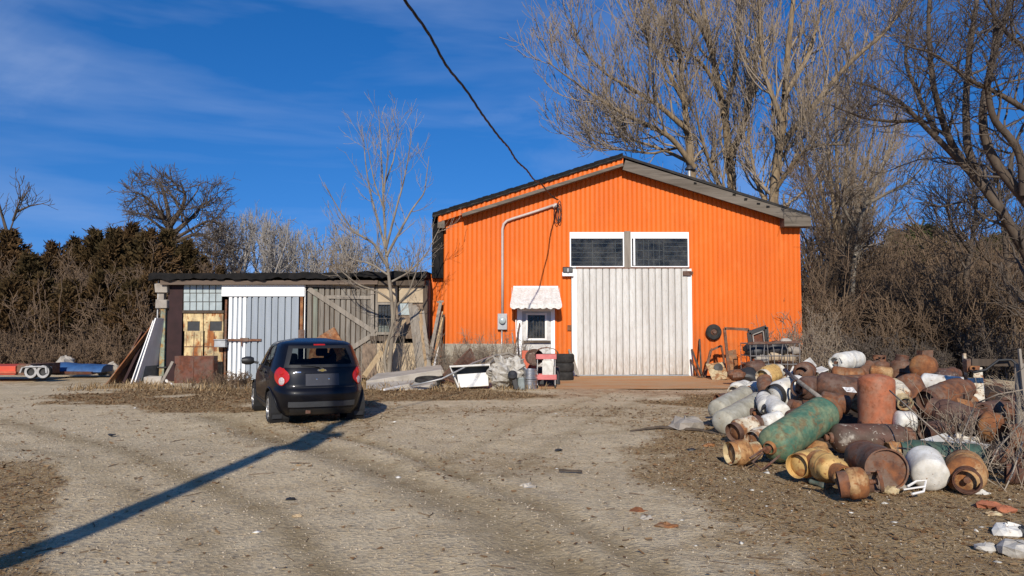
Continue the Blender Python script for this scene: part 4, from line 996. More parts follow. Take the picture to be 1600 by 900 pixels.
f2 = frame_thing([(1170, 520), (1197, 511), (1199, 545), (1174, 552)], 23.9, .12, 'black_window_sash', 'tilted black sash with reddish glass behind the wire trolley', 'black_metal')
q = [P(p, r, 23.93) for p, r in ((1172, 522), (1196, 513), (1198, 544), (1175, 550))]; MB().add(q + [v + Vector((0, .02, 0)) for v in q], [(0, 1, 2, 3), (7, 6, 5, 4), (0, 4, 5, 1), (1, 5, 6, 2), (2, 6, 7, 3), (3, 7, 4, 0)]).build('sash_pane', 'rust_sheet', f2)
f3 = frame_thing([(1176, 523), (1192, 517), (1194, 536), (1178, 542)], 23.86, .03, 'white_inner_sash', 'small white inner sash inside the tilted black sash', 'stone_grey')
frame_thing([(1110, 548), (1127, 540), (1136, 590), (1100, 588)], 25.6, .06, 'bent_bar_stand', 'thin bent rusty bar frame against the orange wall left of the tall door frame', 'rust_brown')
# wire trolley
tr = thing('wire_trolley', 'grey wire cage trolley of scrap right of the rusty frames', 'trolley', tuple(P(1205, 590, 22.8)))
x0, x1 = P(1172, 560, 22.6).x, P(1246, 560, 22.6).x; y0, y1 = 22.5, 23.5; zt_, z_m, z_l, z0_ = P(1200, 537, 22.6).z, P(1200, 556, 22.6).z, P(1200, 569, 22.6).z, .15
m = MB()
for z in (zt_, z_m, z_l, z0_):
    m.tube([(x0, y0, z), (x1, y0, z), (x1, y1, z), (x0, y1, z)], .018, 6, closed=True)
m.build('cage_rail', 'dull_steel', tr)
m = MB(); rs = random.Random(4)
for i in range(9):
    x = x0 + (x1 - x0) * i / 8; m.tube([(x, y0, z0_), (x + rs.uniform(-.05, .05), y0 + rs.uniform(-.02, .02), (z_m + zt_) / 2), (x + rs.uniform(-.12, .12), y0, zt_)], .014, 5); m.tube([(x, y1, z0_), (x, y1, zt_)], .012, 5)
m.build('cage_wire', 'dull_steel', tr)
MB().bar((x0 - .1, y0 - .02, zt_ + .02), (x1 + .02, y0 - .02, zt_ + .05), .07, .05, (0, 0, 1)).build('top_rail', 'rust_dark', tr)
MB().box((x0 + .02, y0 + .05, z0_ + .0), (x1 - .02, y1 - .05, z0_ + .02)).build('floor_plate', 'rust_dark', tr)
names = ['jumble of pale broken bricks', 'black scrap casing']
rs = random.Random(9); mm = MB()
def lump(c, r, seed, squash=(1, 1, 1), k=8):
    m = MB(); rs = random.Random(seed); ph = rs.uniform(0, 9)
    for i in range(k + 1):
        for j in range(k + 4):
            u = math.pi * i / k; w = 2 * math.pi * j / (k + 4); d = (math.sin(u) * math.cos(w), math.sin(u) * math.sin(w), math.cos(u))
            rr = r * (.75 + .6 * vnoise(d[0] * 1.3 + ph, d[1] * 1.3 + d[2] * 1.7, .8, seed))
            m.v.append((c[0] + d[0] * rr * squash[0], c[1] + d[1] * rr * squash[1], c[2] + d[2] * rr * squash[2]))
    n = k + 4
    for i in range(k):
        for j in range(n): m.f.append((i * n + j, i * n + (j + 1) % n, (i + 1) * n + (j + 1) % n, (i + 1) * n + j))
    return m
ilab = ['pale broken brick at the left end of the trolley load', 'cream brick in the middle of the trolley load', 'tan brick at the right end of the trolley load', 'black bucket shape at the left of the wire trolley', 'black casing high in the middle of the wire trolley', 'pale scrap on top right of the wire trolley', 'yellowish brick low in the wire trolley', 'grey lump at the back of the wire trolley']
for i, (px, py, r, mt_) in enumerate(((1190, 560, .17, 'concrete'), (1208, 558, .2, 'stucco'), (1232, 561, .19, 'stucco'), (1181, 548, .3, 'black_plastic'), (1213, 546, .3, 'black_plastic'), (1228, 534, .14, 'concrete'), (1196, 569, .17, 'stucco'), (1240, 548, .16, 'stone_grey'))):
    c = P(px, py, 22.9 + .05 * i); solo(lump(c, r, 40 + i, (1.2, .9, .8)), 'trolley_scrap', ilab[i], 'scrap', mt_, group='scrap piled in the wire trolley', smooth='auto')
q = [P(1103, 569, 25.0), P(1131, 566, 25.2), P(1139, 592, 24.2), P(1113, 594, 24.2)]
pn = thing('appliance_cover', 'stained cream appliance panel propped by the orange wall', 'panel', (q[3].x, 24.3, 0))
MB().add(q + [v + Vector((0, .03, .01)) for v in q], [(0, 1, 2, 3), (7, 6, 5, 4), (0, 4, 5, 1), (1, 5, 6, 2), (2, 6, 7, 3), (3, 7, 4, 0)]).build('sheet', 'tank_cream', pn)
c = P(1122, 575, 24.75); MB().lathe([(0, 0), (.15, 0), (.15, .06), (0, .08)], 14, Matrix.Translation(c) @ Matrix.Rotation(R_(75), 4, 'X')).build('burner', 'black_metal', pn)
rl = ['dark slat leaning at the right jamb of the tall door', 'rusty bar crossing at the right jamb of the tall door', 'thin brown stick on the orange wall right of the tall door', 'long rusty rod slanting under the hose reel']
for i, (p0, p1, mt_) in enumerate((((1098, 592), (1081, 546), 'wood_dark'), ((1093, 590), (1079, 562), 'rust_dark'), ((1096, 585), (1093, 530), 'wood_dark'), ((1102, 590), (1112, 545), 'rust_brown'))):
    solo(MB().bar(P(p0[0], p0[1], YB - 1.3), P(p1[0], p1[1], YB - .12), .06, .04), 'leaning_slat', rl[i], 'slat', mt_, group='slats leaning right of the big door')
pl = ['pale splinter board leaning by the black tyre stack', 'short grey board leaning behind the black tyre stack']
for i, (p0, p1) in enumerate((((904, 588), (893, 552)), ((900, 586), (889, 546)))):
    solo(MB().bar(P(p0[0], p0[1], YB - .7), P(p1[0], p1[1], YB - .12), .07, .03), 'short_board', pl[i], 'board', 'wood_grey')
bl_ = ['rusty red drum lid before the wire trolley', 'black crumpled scrap before the wire trolley', 'dark bent scrap beside the cream panel']
for i, (px, py, r, mt_) in enumerate(((1150, 585, .2, 'rust_brown'), (1168, 588, .3, 'black_plastic'), (1180, 575, .26, 'rust_dark'))):
    c = P(px, py, 22.0 + .2 * i); c.z = max(c.z, r * .5); solo(lump(c, r, 60 + i, (1.3, 1, .8)), 'scrap_lump', bl_[i], 'scrap', mt_, smooth='auto')

# ------------------------------------------------------------------ far left: red trailer, tarped pipes
Yt = 25.5
tl = thing('flat_trailer', 'low red flatbed trailer with twin whitewall wheels at the left edge', 'trailer', (P(50, 590, Yt).x, Yt, 0))
x1 = P(40, 575, Yt).x
MB().box((-22.5, Yt, P(0, 586, Yt).z), (x1 - .35, Yt + 1.7, P(0, 572, Yt).z)).build('bed', 'red_paint', tl, bevel=.02)
MB().box((-22.5, Yt - .05, P(0, 583.5, Yt).z), (x1 - .30, Yt + 0.0, P(0, 580, Yt).z)).build('side_rail', 'red_orange', tl)
MB().box((x1 - .34, Yt + .05, P(0, 586, Yt).z), (x1 + .15, Yt + 1.7, P(0, 570, Yt).z)).jitter(.02, 3).build('tailboard', 'rust_brown', tl)
for px in (52, 71):
    c = P(px, 582.5, Yt); r = .235
    M = Matrix.Translation((c.x, Yt - .05, r)) @ Matrix.Rotation(R_(90), 4, 'X')
    w = MB().lathe([(.13, -.09), (r * .92, -.09), (r, -.05), (r, .05), (r * .92, .09), (.13, .09)], 24, M, close=True).build('wheel', 'rubber', tl, smooth='auto')
    MB().lathe([(.135, .093), (r * .93, .093), (r * .90, .10), (.15, .10)], 24, M, close=True).build('whitewall', 'worn_whitewall', w)
    MB().lathe([(0, .02), (.13, .03)], 16, M).build('rim', 'black_metal', w)
a, b = P(38, 580, Yt), P(79, 580, Yt); zt2 = P(60, 571.5, Yt).z
MB().prism([(a.x - .05, .2), (a.x + .02, .38), (a.x + .2, zt2), (b.x - .22, zt2), (b.x - .02, .40), (b.x, .2), (b.x - .05, .2), (b.x - .07, .38), (b.x - .25, zt2 - .04), (a.x + .23, zt2 - .04), (a.x + .07, .38), (a.x, .2)], 1, Yt - .2, Yt + .1).build('mudguard', 'galv', tl)
Yp = 27.5
m = MB(); a, b = P(80, 577, Yp), P(158, 578, Yp); n = 26
for i in range(n + 1):
    t = i / n; x = a.x + (b.x - a.x) * t; hgt = .34 * (1 - .25 * t) + .05 * (vnoise(x, 2, .4, 81) - .5)
    for j in range(9):
        an = math.pi * j / 8; m.v.append((x + .04 * (vnoise(x * 3, j, .7, 82) - .5), Yp + .55 - .55 * math.cos(an), .10 + hgt * math.sin(an) * (1 + .2 * (vnoise(x, j * .5, .5, 83) - .5))))
for i in range(n):
    for j in range(8): a_ = i * 9 + j; m.f.append((a_, a_ + 1, a_ + 10, a_ + 9))
m.f += [tuple(range(9)), tuple(range(n * 9, n * 9 + 9))]
solo(m, 'tarp_cover', 'long low blue tarpaulin over a stack behind the trailer', 'tarpaulin', 'blue_tarp', smooth='auto')
m = MB().box((a.x, Yp - .1, 0), (P(145, 580, Yp).x, Yp + .3, .13)).jitter(.03, 5); solo(m, 'rusty_beam', 'long rusty beam lying under the blue tarpaulin', 'beam', 'rust_sheet')
for i, (px, py, r, lb) in enumerate(((102, 568, .27, 'pale boulder behind the blue tarpaulin'), (177, 578, .26, 'yellowish rock right of the blue tarpaulin'), (160, 581, .2, 'small white rock at the end of the blue tarpaulin'))):
    c = P(px, py, 28.5); c.z = max(.12, c.z); solo(lump(c, r, 90 + i, (1.1, 1, .95), 6).jitter(r * .13, i), 'boulder', lb, 'rock', 'concrete')

# ------------------------------------------------------------------ the black hatchback
CAR_H = R_(25.0)
car = thing('parked_car', 'black small hatchback parked on the gravel facing the shed', 'car', (-4.08, 14.62, 0.0), CAR_H)
ZT = np.array([.18, .26, .34, .45, .56, .605, .64, .67, .75, .85, .93, 1.0, 1.10, 1.20, 1.30, 1.385, 1.44, 1.475, 1.495, 1.503])
YR = np.array([-1.76, -1.87, -1.90, -1.93, -1.945, -1.93, -1.90, -1.865, -1.86, -1.85, -1.835, -1.80, -1.745, -1.675, -1.60, -1.525, -1.42, -1.22, -.90, -.6])
YF = np.array([1.80, 1.92, 1.97, 1.98, 1.98, 1.97, 1.96, 1.95, 1.87, 1.60, 1.28, 1.05, .88, .68, .46, .25, .06, -.12, -.30, -.5])
WW = np.array([.72, .79, .815, .83, .84, .842, .842, .842, .842, .835, .82, .80, .768, .735, .70, .665, .61, .50, .32, .12])
def prof(z, A):
    k = np.arange(-4, 5) * .010; return float(np.mean(np.interp(z + k, ZT, A)))
SE = 5.2
TT = np.linspace(-math.pi / 2, math.pi / 2, 241)
def half_outline(z):
    yr, yf, w = prof(z, YR), prof(z, YF), prof(z, WW)
    c, s = np.cos(TT), np.sin(TT); e = 2 / SE
    ef = 2 / 3.2
    x = w * np.abs(c) ** e; h = (yf - yr) / 2
    y = (yr + yf) / 2 + h * np.sign(s) * np.abs(s) ** np.where(s < 0, e, ef)
    x = x * (1 - .10 * smoothstep(.6, 2.0, y)) * (1 - .04 * smoothstep(-1.0, -1.95, y))
    y = y + .05 * (x / w) ** 2 * (s < 0) * np.exp(-((y - yr) / .5) ** 2)         # rear face bows out a little
    L = np.concatenate([[0], np.cumsum(np.hypot(np.diff(x), np.diff(y)))])
    return x, y, L
_oc = {}
def O(a, z):
    """car surface point: a metres round the outline from the middle of the tail (negative: left side)"""
    key = round(z, 4)
    if key not in _oc: _oc[key] = half_outline(z)
    x, y, L = _oc[key]; s = 1 if a >= 0 else -1; a = abs(a)
    return Vector((s * float(np.interp(a, L, x)), float(np.interp(a, L, y)), z))
def ON(a, z):
    d = 1e-2; u = O(a + d, z) - O(a - d, z); v = O(a, z + d) - O(a, z - d); n = u.cross(v); n.normalize(); return n
def patch(z0, z1, a0, a1, off, nz=10, na=16, thick=0.0):
    """panel following the car skin; a0(z), a1(z)"""
    m = MB(); rows = []
    for i in range(nz + 1):
        z = z0 + (z1 - z0) * i / nz; r = []
        for j in range(na + 1):
            a = a0(z) + (a1(z) - a0(z)) * j / na
            n = ON(a, z); r.append((O(a, z), n))
        rows.append(r)
    m.v += [tuple(p + n * off) for r in rows for p, n in r]
    w = na + 1
    m.f += [(i * w + j, i * w + j + 1, (i + 1) * w + j + 1, (i + 1) * w + j) for i in range(nz) for j in range(na)]
    if thick:
        k = len(m.v); m.v += [tuple(p + n * (off - thick)) for r in rows for p, n in r]
        edge = [j for j in range(na)] + [i * w + na for i in range(nz)] + [nz * w + j for j in range(na, 0, -1)] + [i * w for i in range(nz, 0, -1)]
        m.f += [(edge[i], edge[(i + 1) % len(edge)], k + edge[(i + 1) % len(edge)], k + edge[i]) for i in range(len(edge))]
    return m
zs = np.concatenate([np.linspace(.18, 1.40, 75), np.linspace(1.41, 1.503, 16)]); NA = 150
def side_window(p):
    x, y, z = p
    if not 1.01 < z < 1.36 or abs(x) < prof(z, WW) - .13: return False
    slope = (z - 1.0)
    return (-.36 < y < .62 - slope * 1.15) or (-1.14 + slope * .35 < y < -.45)
def rear_window(p):
    x, y, z = p
    return 1.035 < z < 1.345 and y < prof(z, YR) + .10 and abs(x) < .60 - (z - 1.03) * .32
def front_window(p):
    x, y, z = p
    return 1.06 < z < 1.38 and y > prof(z, YF) - .12 and abs(x) < .62
RW = .29; AX_R, AX_F, TRK = -1.22, 1.26, .735
def in_wheel(p):
    x, y, z = p
    return abs(x) > .5 and any((y - c) ** 2 + (z - RW) ** 2 < .345 ** 2 for c in (AX_R, AX_F))
m = MB(); pts = []
for z in zs:
    x, y, L = half_outline(z); fr = np.linspace(0, L[-1], NA)
    px, py = np.interp(fr, L, x), np.interp(fr, L, y)
    ring = [(-px[i], py[i], z) for i in range(NA - 1, 0, -1)] + [(px[i], py[i], z) for i in range(NA)]
    pts.append(ring[:-1])
n = len(pts[0]); m.v = [p for r in pts for p in r]
for i in range(len(zs) - 1):
    for j in range(n):
        q = (i * n + j, i * n + (j + 1) % n, (i + 1) * n + (j + 1) % n, (i + 1) * n + j)
        c = tuple(sum(m.v[k][t] for k in q) / 4 for t in range(3))
        if side_window(c) or rear_window(c) or front_window(c) or in_wheel(c): continue
        m.f.append(q)
m.f.append(tuple(range((len(zs) - 1) * n, len(zs) * n)))
m.build('body', 'car_paint', car, smooth='auto', local=True)
# cabin and underside
m = MB(); m.box((-.60, -1.6, .20), (.60, 1.7, .26)); m.box((-.70, -1.35, .45), (.70, 1.2, .50)); m.box((-.74, .9, .5), (.74, 1.1, .96))
for c in (AX_R, AX_F):
    for s in (-1, 1):
        m.lathe([(.35, -.16), (.35, .16)], 18, Matrix.Translation((s * .66, c, RW)) @ Matrix.Rotation(R_(90), 4, 'Y'), arc=(-.2, math.pi + .2) if False else None)
        m.box((s * .45 - .02, c - .36, .2), (s * .45 + .02, c + .36, .7))
m.build('underside', 'car_inside', car, local=True)
for x in (-.36, .36):
    for y0, h in ((-.62, 1.02), (.22, 1.10)):
        s = MB().box((x - .23, y0 - .10, .5), (x + .23, y0 + .04, h)).build('seat', 'car_inside', car, bevel=.05, local=True)
        MB().box((x - .12, y0 - .09, h + .03), (x + .12, y0 + .0, h + .20)).build('headrest', 'car_inside', s, bevel=.05, local=True)
MB().lathe([(.17, -.012), (.19, 0), (.17, .012)], 20, Matrix.Translation((-.36, .72, 1.0)) @ Matrix.Rotation(R_(65), 4, 'X'), close=True).build('steering_wheel', 'car_inside', car, local=True)
# glass
g = lambda z: .62 - (z - 1.03) * .33
patch(1.02, 1.36, lambda z: -g(z), g, .004, 12, 20).build('rear_window', 'car_glass', car, smooth=True, local=True)
m = MB()
for (z0, z1, a0, a1) in ((1.0, 1.05, lambda z: -g(z) - .03, lambda z: g(z) + .03), (1.325, 1.375, lambda z: -g(z) - .03, lambda z: g(z) + .03), (1.0, 1.375, lambda z: -g(z) - .03, lambda z: -g(z) + .06), (1.0, 1.375, lambda z: g(z) - .06, lambda z: g(z) + .03)):
    q = patch(z0, z1, a0, a1, .007, 8, 16); m.add(q.v, q.f)
m.build('window_seal', 'car_trim', car, smooth=True, local=True)
def a_at(y, z):
    x, yy, L = half_outline(z); i = np.argmax(yy > y); return float(L[max(i, 1)])
def sidepatch(s, y0, y1, z0, z1, off, nz=10, na=10, thick=0):
    f0 = lambda z: s * a_at(y0(z) if callable(y0) else y0, z); f1 = lambda z: s * a_at(y1(z) if callable(y1) else y1, z)
    return patch(z0, z1, f0, f1, off, nz, na, thick)
for s in (-1, 1):
    sidepatch(s, -.40, lambda z: .66 - (z - 1.0) * 1.15, 1.0, 1.37, .003).build('side_window', 'car_glass', car, smooth=True, local=True)
    sidepatch(s, lambda z: -1.16 + (z - 1.0) * .35, -.42, 1.0, 1.37, .003).build('side_window', 'car_glass', car, smooth=True, local=True)
    sidepatch(s, -.47, -.35, 1.0, 1.375, .006, 8, 3).build('door_pillar', 'car_trim', car, smooth=True, local=True)
    # door: shut lines and handles
    m = MB()
    for y0 in (-1.0, -.41, .78):
        q = sidepatch(s, y0, y0 + .012, .40, .99, .0015, 8, 1); m.add(q.v, q.f)
    q = sidepatch(s, -1.0, .78, .385, .40, .002, 1, 16); m.add(q.v, q.f)
    m.build('door_gap', 'car_inside', car, local=True)
    for y0 in (-.92, -.32): sidepatch(s, y0, y0 + .17, .87, .90, .03, 2, 4, .03).build('door_handle', 'car_paint', car, smooth='auto', local=True)
    sidepatch(s, -1.0, 1.0, .22, .34, .012, 3, 16, .02).build('sill_trim', 'car_trim', car, smooth='auto', local=True)
    # mirror
    mi = MB(); mi.lathe([(0, -.10), (.07, -.09), (.10, -.03), (.10, .03), (.07, .075), (0, .08)], 16, Matrix.Translation((s * .99, .62, 1.05)) @ Matrix.Rotation(R_(90), 4, 'Y') @ Matrix.Diagonal((.82, .8, 1.35, 1)))
    mo = mi.build('wing_mirror', 'car_trim', car, smooth='auto', local=True)
    MB().bar((s * .80, .60, 1.0), (s * .93, .62, 1.03), .06, .05, (0, 1, 0)).build('mirror_arm', 'car_trim', mo, local=True)
    # tail lamp: red wrap-round lens with a pale round lamp low down
    def a0(z): t = (z - .69) / .315; return s * (.72 - .17 * (1 - abs(2 * t - 1) ** 2.4))
    def a1(z): t = (z - .69) / .315; return s * (.72 + .17 * (1 - abs(2 * t - 1.0) ** 2.2) + .03 * t)
    lm = patch(.69, 1.005, a0, a1, .014, 20, 18, .02).build('tail_light', 'lens_red', car, smooth='auto', local=True)
    c = O(s * .70, .775); nn = ON(s * .70, .775); M = Matrix.Translation(c + nn * .012) @ nn.to_track_quat('Z', 'Y').to_matrix().to_4x4()
    MB().lathe([(0, .018), (.045, .016), (.066, .006), (.070, -.02)], 20, M).build('lamp_lens', 'lens_clear', lm, smooth='auto', local=True)
    MB().lathe([(.064, .004), (.080, .008), (.085, -.004)], 20, M).build('lamp_ring', 'lens_red', lm, smooth='auto', local=True)
    c = O(s * .70, .93); nn = ON(s * .70, .93); M = Matrix.Translation(c + nn * .012) @ nn.to_track_quat('Z', 'Y').to_matrix().to_4x4()
    MB().lathe([(0, .016), (.05, .012), (.07, -.01)], 20, M).build('lamp_ring', 'lens_red', lm, smooth='auto', local=True)
# tailgate seam, bumper strip, plate recess, emblem, wiper
m = MB()
for (z0, z1, a0_, a1_) in ((.655, .667, -.60, .60),):
    q = patch(z0, z1, lambda z: a0_, lambda z: a1_, .002, 1, 20); m.add(q.v, q.f)
for s in (-1, 1):
    q = patch(.66, .72, lambda z: s * .595, lambda z: s * .605, .002, 3, 1); m.add(q.v, q.f)
m.build('tailgate_gap', 'car_inside', car, local=True)
patch(.335, .425, lambda z: -.58, lambda z: .58, .012, 3, 22, .02).build('bumper_strip', 'car_grey', car, smooth='auto', local=True)
patch(.20, .30, lambda z: -.55, lambda z: .55, .006, 3, 18, .01).build('lower_valance', 'car_trim', car, smooth='auto', local=True)
pl = patch(.69, .895, lambda z: -.285, lambda z: .285, .010, 3, 8, .012).build('plate_panel', 'plate_grey', car, smooth='auto', local=True)
for a in (-.10, .11):
    c = O(a, .80); MB().lathe([(0, .004), (.014, .003), (.016, 0)], 8, Matrix.Translation(c + Vector((0, -.012, 0))) @ Matrix.Rotation(R_(90), 4, 'X')).build('plate_screw', 'chrome', pl, local=True)
patch(.90, .925, lambda z: -.31, lambda z: .31, .018, 2, 8, .02).build('grab_bar', 'car_paint', car, smooth='auto', local=True)
# bow-tie emblem: a gold bar with a slanted cross piece, chrome edged
c = O(0, .965); ey = c.y - .012
def emb(k, d0, d1, nm, mat):
    bar = [(-.070, -.016), (-.024, -.016), (-.030, -.030), (.022, -.030), (.028, -.016), (.074, -.016), (.062, .016), (.024, .016), (.030, .030), (-.022, .030), (-.028, .016), (-.082, .016)]
    return MB().prism([(x * k, .955 + z * k) for x, z in bar], 1, ey - d0, ey - d1).build(nm, mat, car, local=True)
emb(1.0, .008, -.01, 'emblem_rim', 'chrome')
MATS['gold'] = NT('gold').set((.55, .40, .12), .3, .8); emb(.78, .011, .006, 'emblem', 'gold')
m = MB(); w0 = O(-.02, 1.0); m.tube([w0 + Vector((0, -.03, .01)), O(-.16, 1.035) + Vector((0, -.035, 0)), O(-.36, 1.045) + Vector((0, -.03, 0))], .012, 6); m.lathe([(0, 0), (.03, 0), (.03, .05), (0, .05)], 12, Matrix.Translation(w0 + Vector((0, .0, .01))) @ Matrix.Rotation(R_(90), 4, 'X'))
m.build('rear_wiper', 'car_trim', car, local=True)
# chrome model badge bar at the left of the tailgate
patch(.915, .935, lambda z: -.46, lambda z: -.36, .006, 1, 3, .006).build('tailgate_badge', 'chrome', car, local=True)
patch(1.378, 1.40, lambda z: -.10, lambda z: .10, .006, 1, 6, .006).build('high_brake_light', 'lens_red', car, local=True)
for c in (AX_R, AX_F):
    for s in (-1, 1):
        M = Matrix.Translation((s * TRK, c, RW)) @ Matrix.Rotation(R_(90) * s, 4, 'Y')
        w = MB().lathe([(.19, -.085), (.21, -.095), (.27, -.09), (.288, -.07), (.29, -.03), (.29, .03), (.288, .07), (.27, .09), (.21, .095), (.19, .085)], 32, M, close=True).build('wheel', 'rubber', car, smooth='auto', local=True)
        r = MB().lathe([(.20, -.08), (.192, -.02), (.192, .06), (.205, .088), (.196, .092), (.185, .06)], 32, M)
        r.lathe([(0, .055), (.05, .06), (.06, .045)], 16, M)
        for k in range(7):
            an = 2 * math.pi * k / 7; p0 = M @ Vector((.04 * math.cos(an), .04 * math.sin(an), .05)); p1 = M @ Vector((.192 * math.cos(an), .192 * math.sin(an), .07)); r.bar(p0, p1, .045, .03, tuple((M.to_3x3() @ Vector((-math.sin(an), math.cos(an), 0)))))
        r.build('rim', 'rim_silver', w, smooth='auto', local=True)
        MB().lathe([(0, .0), (.19, .0)], 20, M).build('brake_disc', 'car_inside', w, local=True)
        # arch lip
        m = MB()
        pts_ = []
        for k in range(25):
            an = math.pi * (-.06 + 1.12 * k / 24); y = c + .352 * math.cos(an); z = max(.2, RW + .352 * math.sin(an))
            p = O(s * a_at(y, z), z); pts_.append(p)
        m.tube(pts_, .016, 6); m.build('arch_lip', 'car_paint', car, smooth=True, local=True)
        # mud flap
    
for s in (-1, 1): MB().box((s * .71 - .08, -1.55, .12), (s * .71 + .08, -1.535, .29)).build('mud_flap', 'car_trim', car, local=True)
MB().box((-.28, -1.87, .22), (-.2, -1.55, .28)).build('exhaust_pipe', 'rust_dark', car, local=True)

# ------------------------------------------------------------------ the heap of old gas cylinders
def mound_h(x, y):
    # a low bank of earth and scrap under the cylinders, coloured dark for the shaded gaps
    u = np.asarray(x, float); v = np.asarray(y, float)
    edge_l = 3.35 + (v - 8.6) * .085
    h = smoothstep(0, 1.8, u - edge_l - .35) * smoothstep(8.4, 10.6, v) * smoothstep(18.5, 15.5, v) * smoothstep(12.5, 9.5, u)
    return h * (.16 + .42 * smoothstep(9.5, 13.5, v)) + h * .10 * (vnoise(u, v, .55, 91) - .5)
xs_, ys_ = np.linspace(3.0, 13, 80), np.linspace(8.0, 19, 90); A_, B_ = np.meshgrid(xs_, ys_); Hh = mound_h(A_, B_) - .03 + ground_z(A_, B_)
ii = (np.arange(89)[:, None] * 80 + np.arange(79)[None, :]).ravel()
mo = npmesh('scrap_bank', np.stack([A_, B_, Hh], -1).reshape(-1, 3), np.stack([ii, ii + 1, ii + 81, ii + 80], -1), 'mound'); tag(mo, 'bank of earth and crumbled scrap under the cylinder heap, coloured dark for the shaded gaps', 'earth bank', kind='stuff')

def tank(label, foot, head, R, mat, kind='short', name=None, roll=0.0, seed=None, dent=.012, cmat=None, group='old gas cylinders in the heap'):
    """a gas cylinder lying with the middle of its foot end at photo point foot=(px,py,Y) and its valve end at head"""
    p, q = P(*foot), P(*head); ax = q - p; L = ax.length; d = ax.normalized()
    low_ = min(p.z, q.z) - R * math.sqrt(max(0, 1 - d.z * d.z))
    if low_ < -.03: p.z += -.03 - low_
    rot = d.to_track_quat('Z', 'Y') @ Quaternion((0, 0, 1), roll)
    t = thing(name or 'gas_cylinder', label, 'gas cylinder', p, rot, group)
    sd = seed if seed is not None else int(abs(foot[0] * 7 + foot[1] * 13)) % 997
    rs = random.Random(sd)
    col = {'short': .09, 'tall': .10, 'bare': .0, 'barrel': 0.0, 'ring': .07}[kind]; ft = .05 if kind in ('short', 'tall', 'ring') else .0
    z0, z1 = ft * .5, L - col
    if kind == 'barrel':
        prof_ = [(0, .02), (R * .9, .02), (R * .95, 0), (R, .01), (R, .05)] + [(R * (1 + .012 * (abs(k - 4) < 1)), z1 * k / 8) for k in range(1, 8)] + [(R, L - .04), (R * 1.02, L - .02), (R * 1.03, L), (R * .95, L), (R * .94, L - .035), (R * .5, L - .032), (0, L - .03)]
    else:
        hd = R * {'short': .5, 'ring': .5, 'bare': .42, 'tall': .62}[kind]; nb = 7
        prof_ = [(R * math.sin(math.pi / 2 * k / nb), z0 + hd * (1 - math.cos(math.pi / 2 * k / nb))) for k in range(nb + 1)]
        nm = 6; zc = (z0 + z1) / 2
        for k in range(1, nm): prof_.append((R, z0 + hd + (z1 - hd - z0 - hd) * k / nm))
        if kind in ('short', 'ring'):
            prof_ = prof_[:nb + 3] + [(R * 1.0, zc - .012), (R * 1.022, zc - .006), (R * 1.022, zc + .006), (R, zc + .012)] + prof_[nb + 4:]
        prof_ += [(R * math.cos(math.pi / 2 * k / nb), z1 - hd + hd * math.sin(math.pi / 2 * k / nb)) for k in range(nb + 1)]
        prof_ = sorted(prof_[1:-1], key=lambda a: a[1]); prof_ = [(0, z0)] + prof_ + [(0, z1)]
    m = MB().lathe(prof_, 36)
    dents = [(rs.uniform(0, 6.28), rs.uniform(.1, .9) * L, rs.uniform(.06, .14), rs.uniform(.3, 1) * dent * 2) for _ in range(5)]
    nv = []
    for x, y, z in m.v:
        r = math.hypot(x, y)
        if r > 1e-4:
            k = dent * .5 * (float(vnoise(math.atan2(y, x) * 1.2 * R + 9, z, .16, sd)) - .5) * 2
            an = math.atan2(y, x)
            for da, dz, dr, dd in dents:
                e = ((((an - da + math.pi) % (2 * math.pi)) - math.pi) * R) ** 2 + (z - dz) ** 2; k -= dd * math.exp(-e / (dr * dr)) * (r / R)
            x, y = x * (1 + k / max(r, R * .5)), y * (1 + k / max(r, R * .5))
        nv.append((x, y, z))
    m.v = nv; m.build('cylinder_body', mat, t, smooth='auto', local=True)
    cm = cmat or mat
    if ft:
        a = R * .80; MB().lathe([(a, -.015), (a + .006, -.018), (a + .006, z0 + .05), (a, z0 + .05)], 28, close=True).build('foot_ring', cm, t, smooth='auto', local=True)
    if kind in ('short', 'ring'):
        a = R * .60; zt = L + .015; zb_ = z1 - .035; g = MB(); w = .007
        g.lathe([(a, zb_), (a + w, zb_), (a + w, zt), (a, zt)], 20, arc=(0.55, 4.1), close=True)
        if kind == 'short':
            for c0, c1 in ((4.1, 4.75), (5.9, 6.83)): g.lathe([(a, zb_), (a + w, zb_), (a + w, zb_ + .055), (a, zb_ + .055)], 6, arc=(c0, c1), close=True)
            g.lathe([(a - .008, zt - .03), (a + w + .006, zt - .03), (a + w + .006, zt), (a - .008, zt)], 26, close=True)
        g.build('collar', cm, t, smooth='auto', local=True)
        MB().lathe([(.025, z1 - .02), (.025, z1 + .03), (.018, z1 + .035), (.018, z1 + .05), (.032, z1 + .055), (.032, z1 + .07), (0, z1 + .072)], 12).build('valve', 'rust_brown', t, smooth='auto', local=True)
    if kind == 'tall':
        a = R * .30; MB().lathe([(a + .02, z1 - .03), (a + .012, z1 + .02), (a, z1 + .03), (a * .9, z1 + .02)], 18).build('neck_ring', cm, t, smooth='auto', local=True)
        MB().lathe([(.03, z1 - .02), (.03, z1 + .04), (.045, z1 + .05), (.045, z1 + .08), (0, z1 + .085)], 12).build('valve', 'rust_brown', t, smooth='auto', local=True)
    return t
T = tank
# front row, from the left
T('small rust-cream cylinder at the left front of the heap, beside the green one', (1141, 708, 9.15), (1182, 704, 9.25), .165, 'tank_ochre', 'short', roll=1.0, cmat='tank_cream')
big = T('long worn green cylinder sloping down to its broken neck guard', (1294, 648, 9.95), (1196, 712, 9.05), .232, 'tank_green', 'tall', cmat='rust_orange')
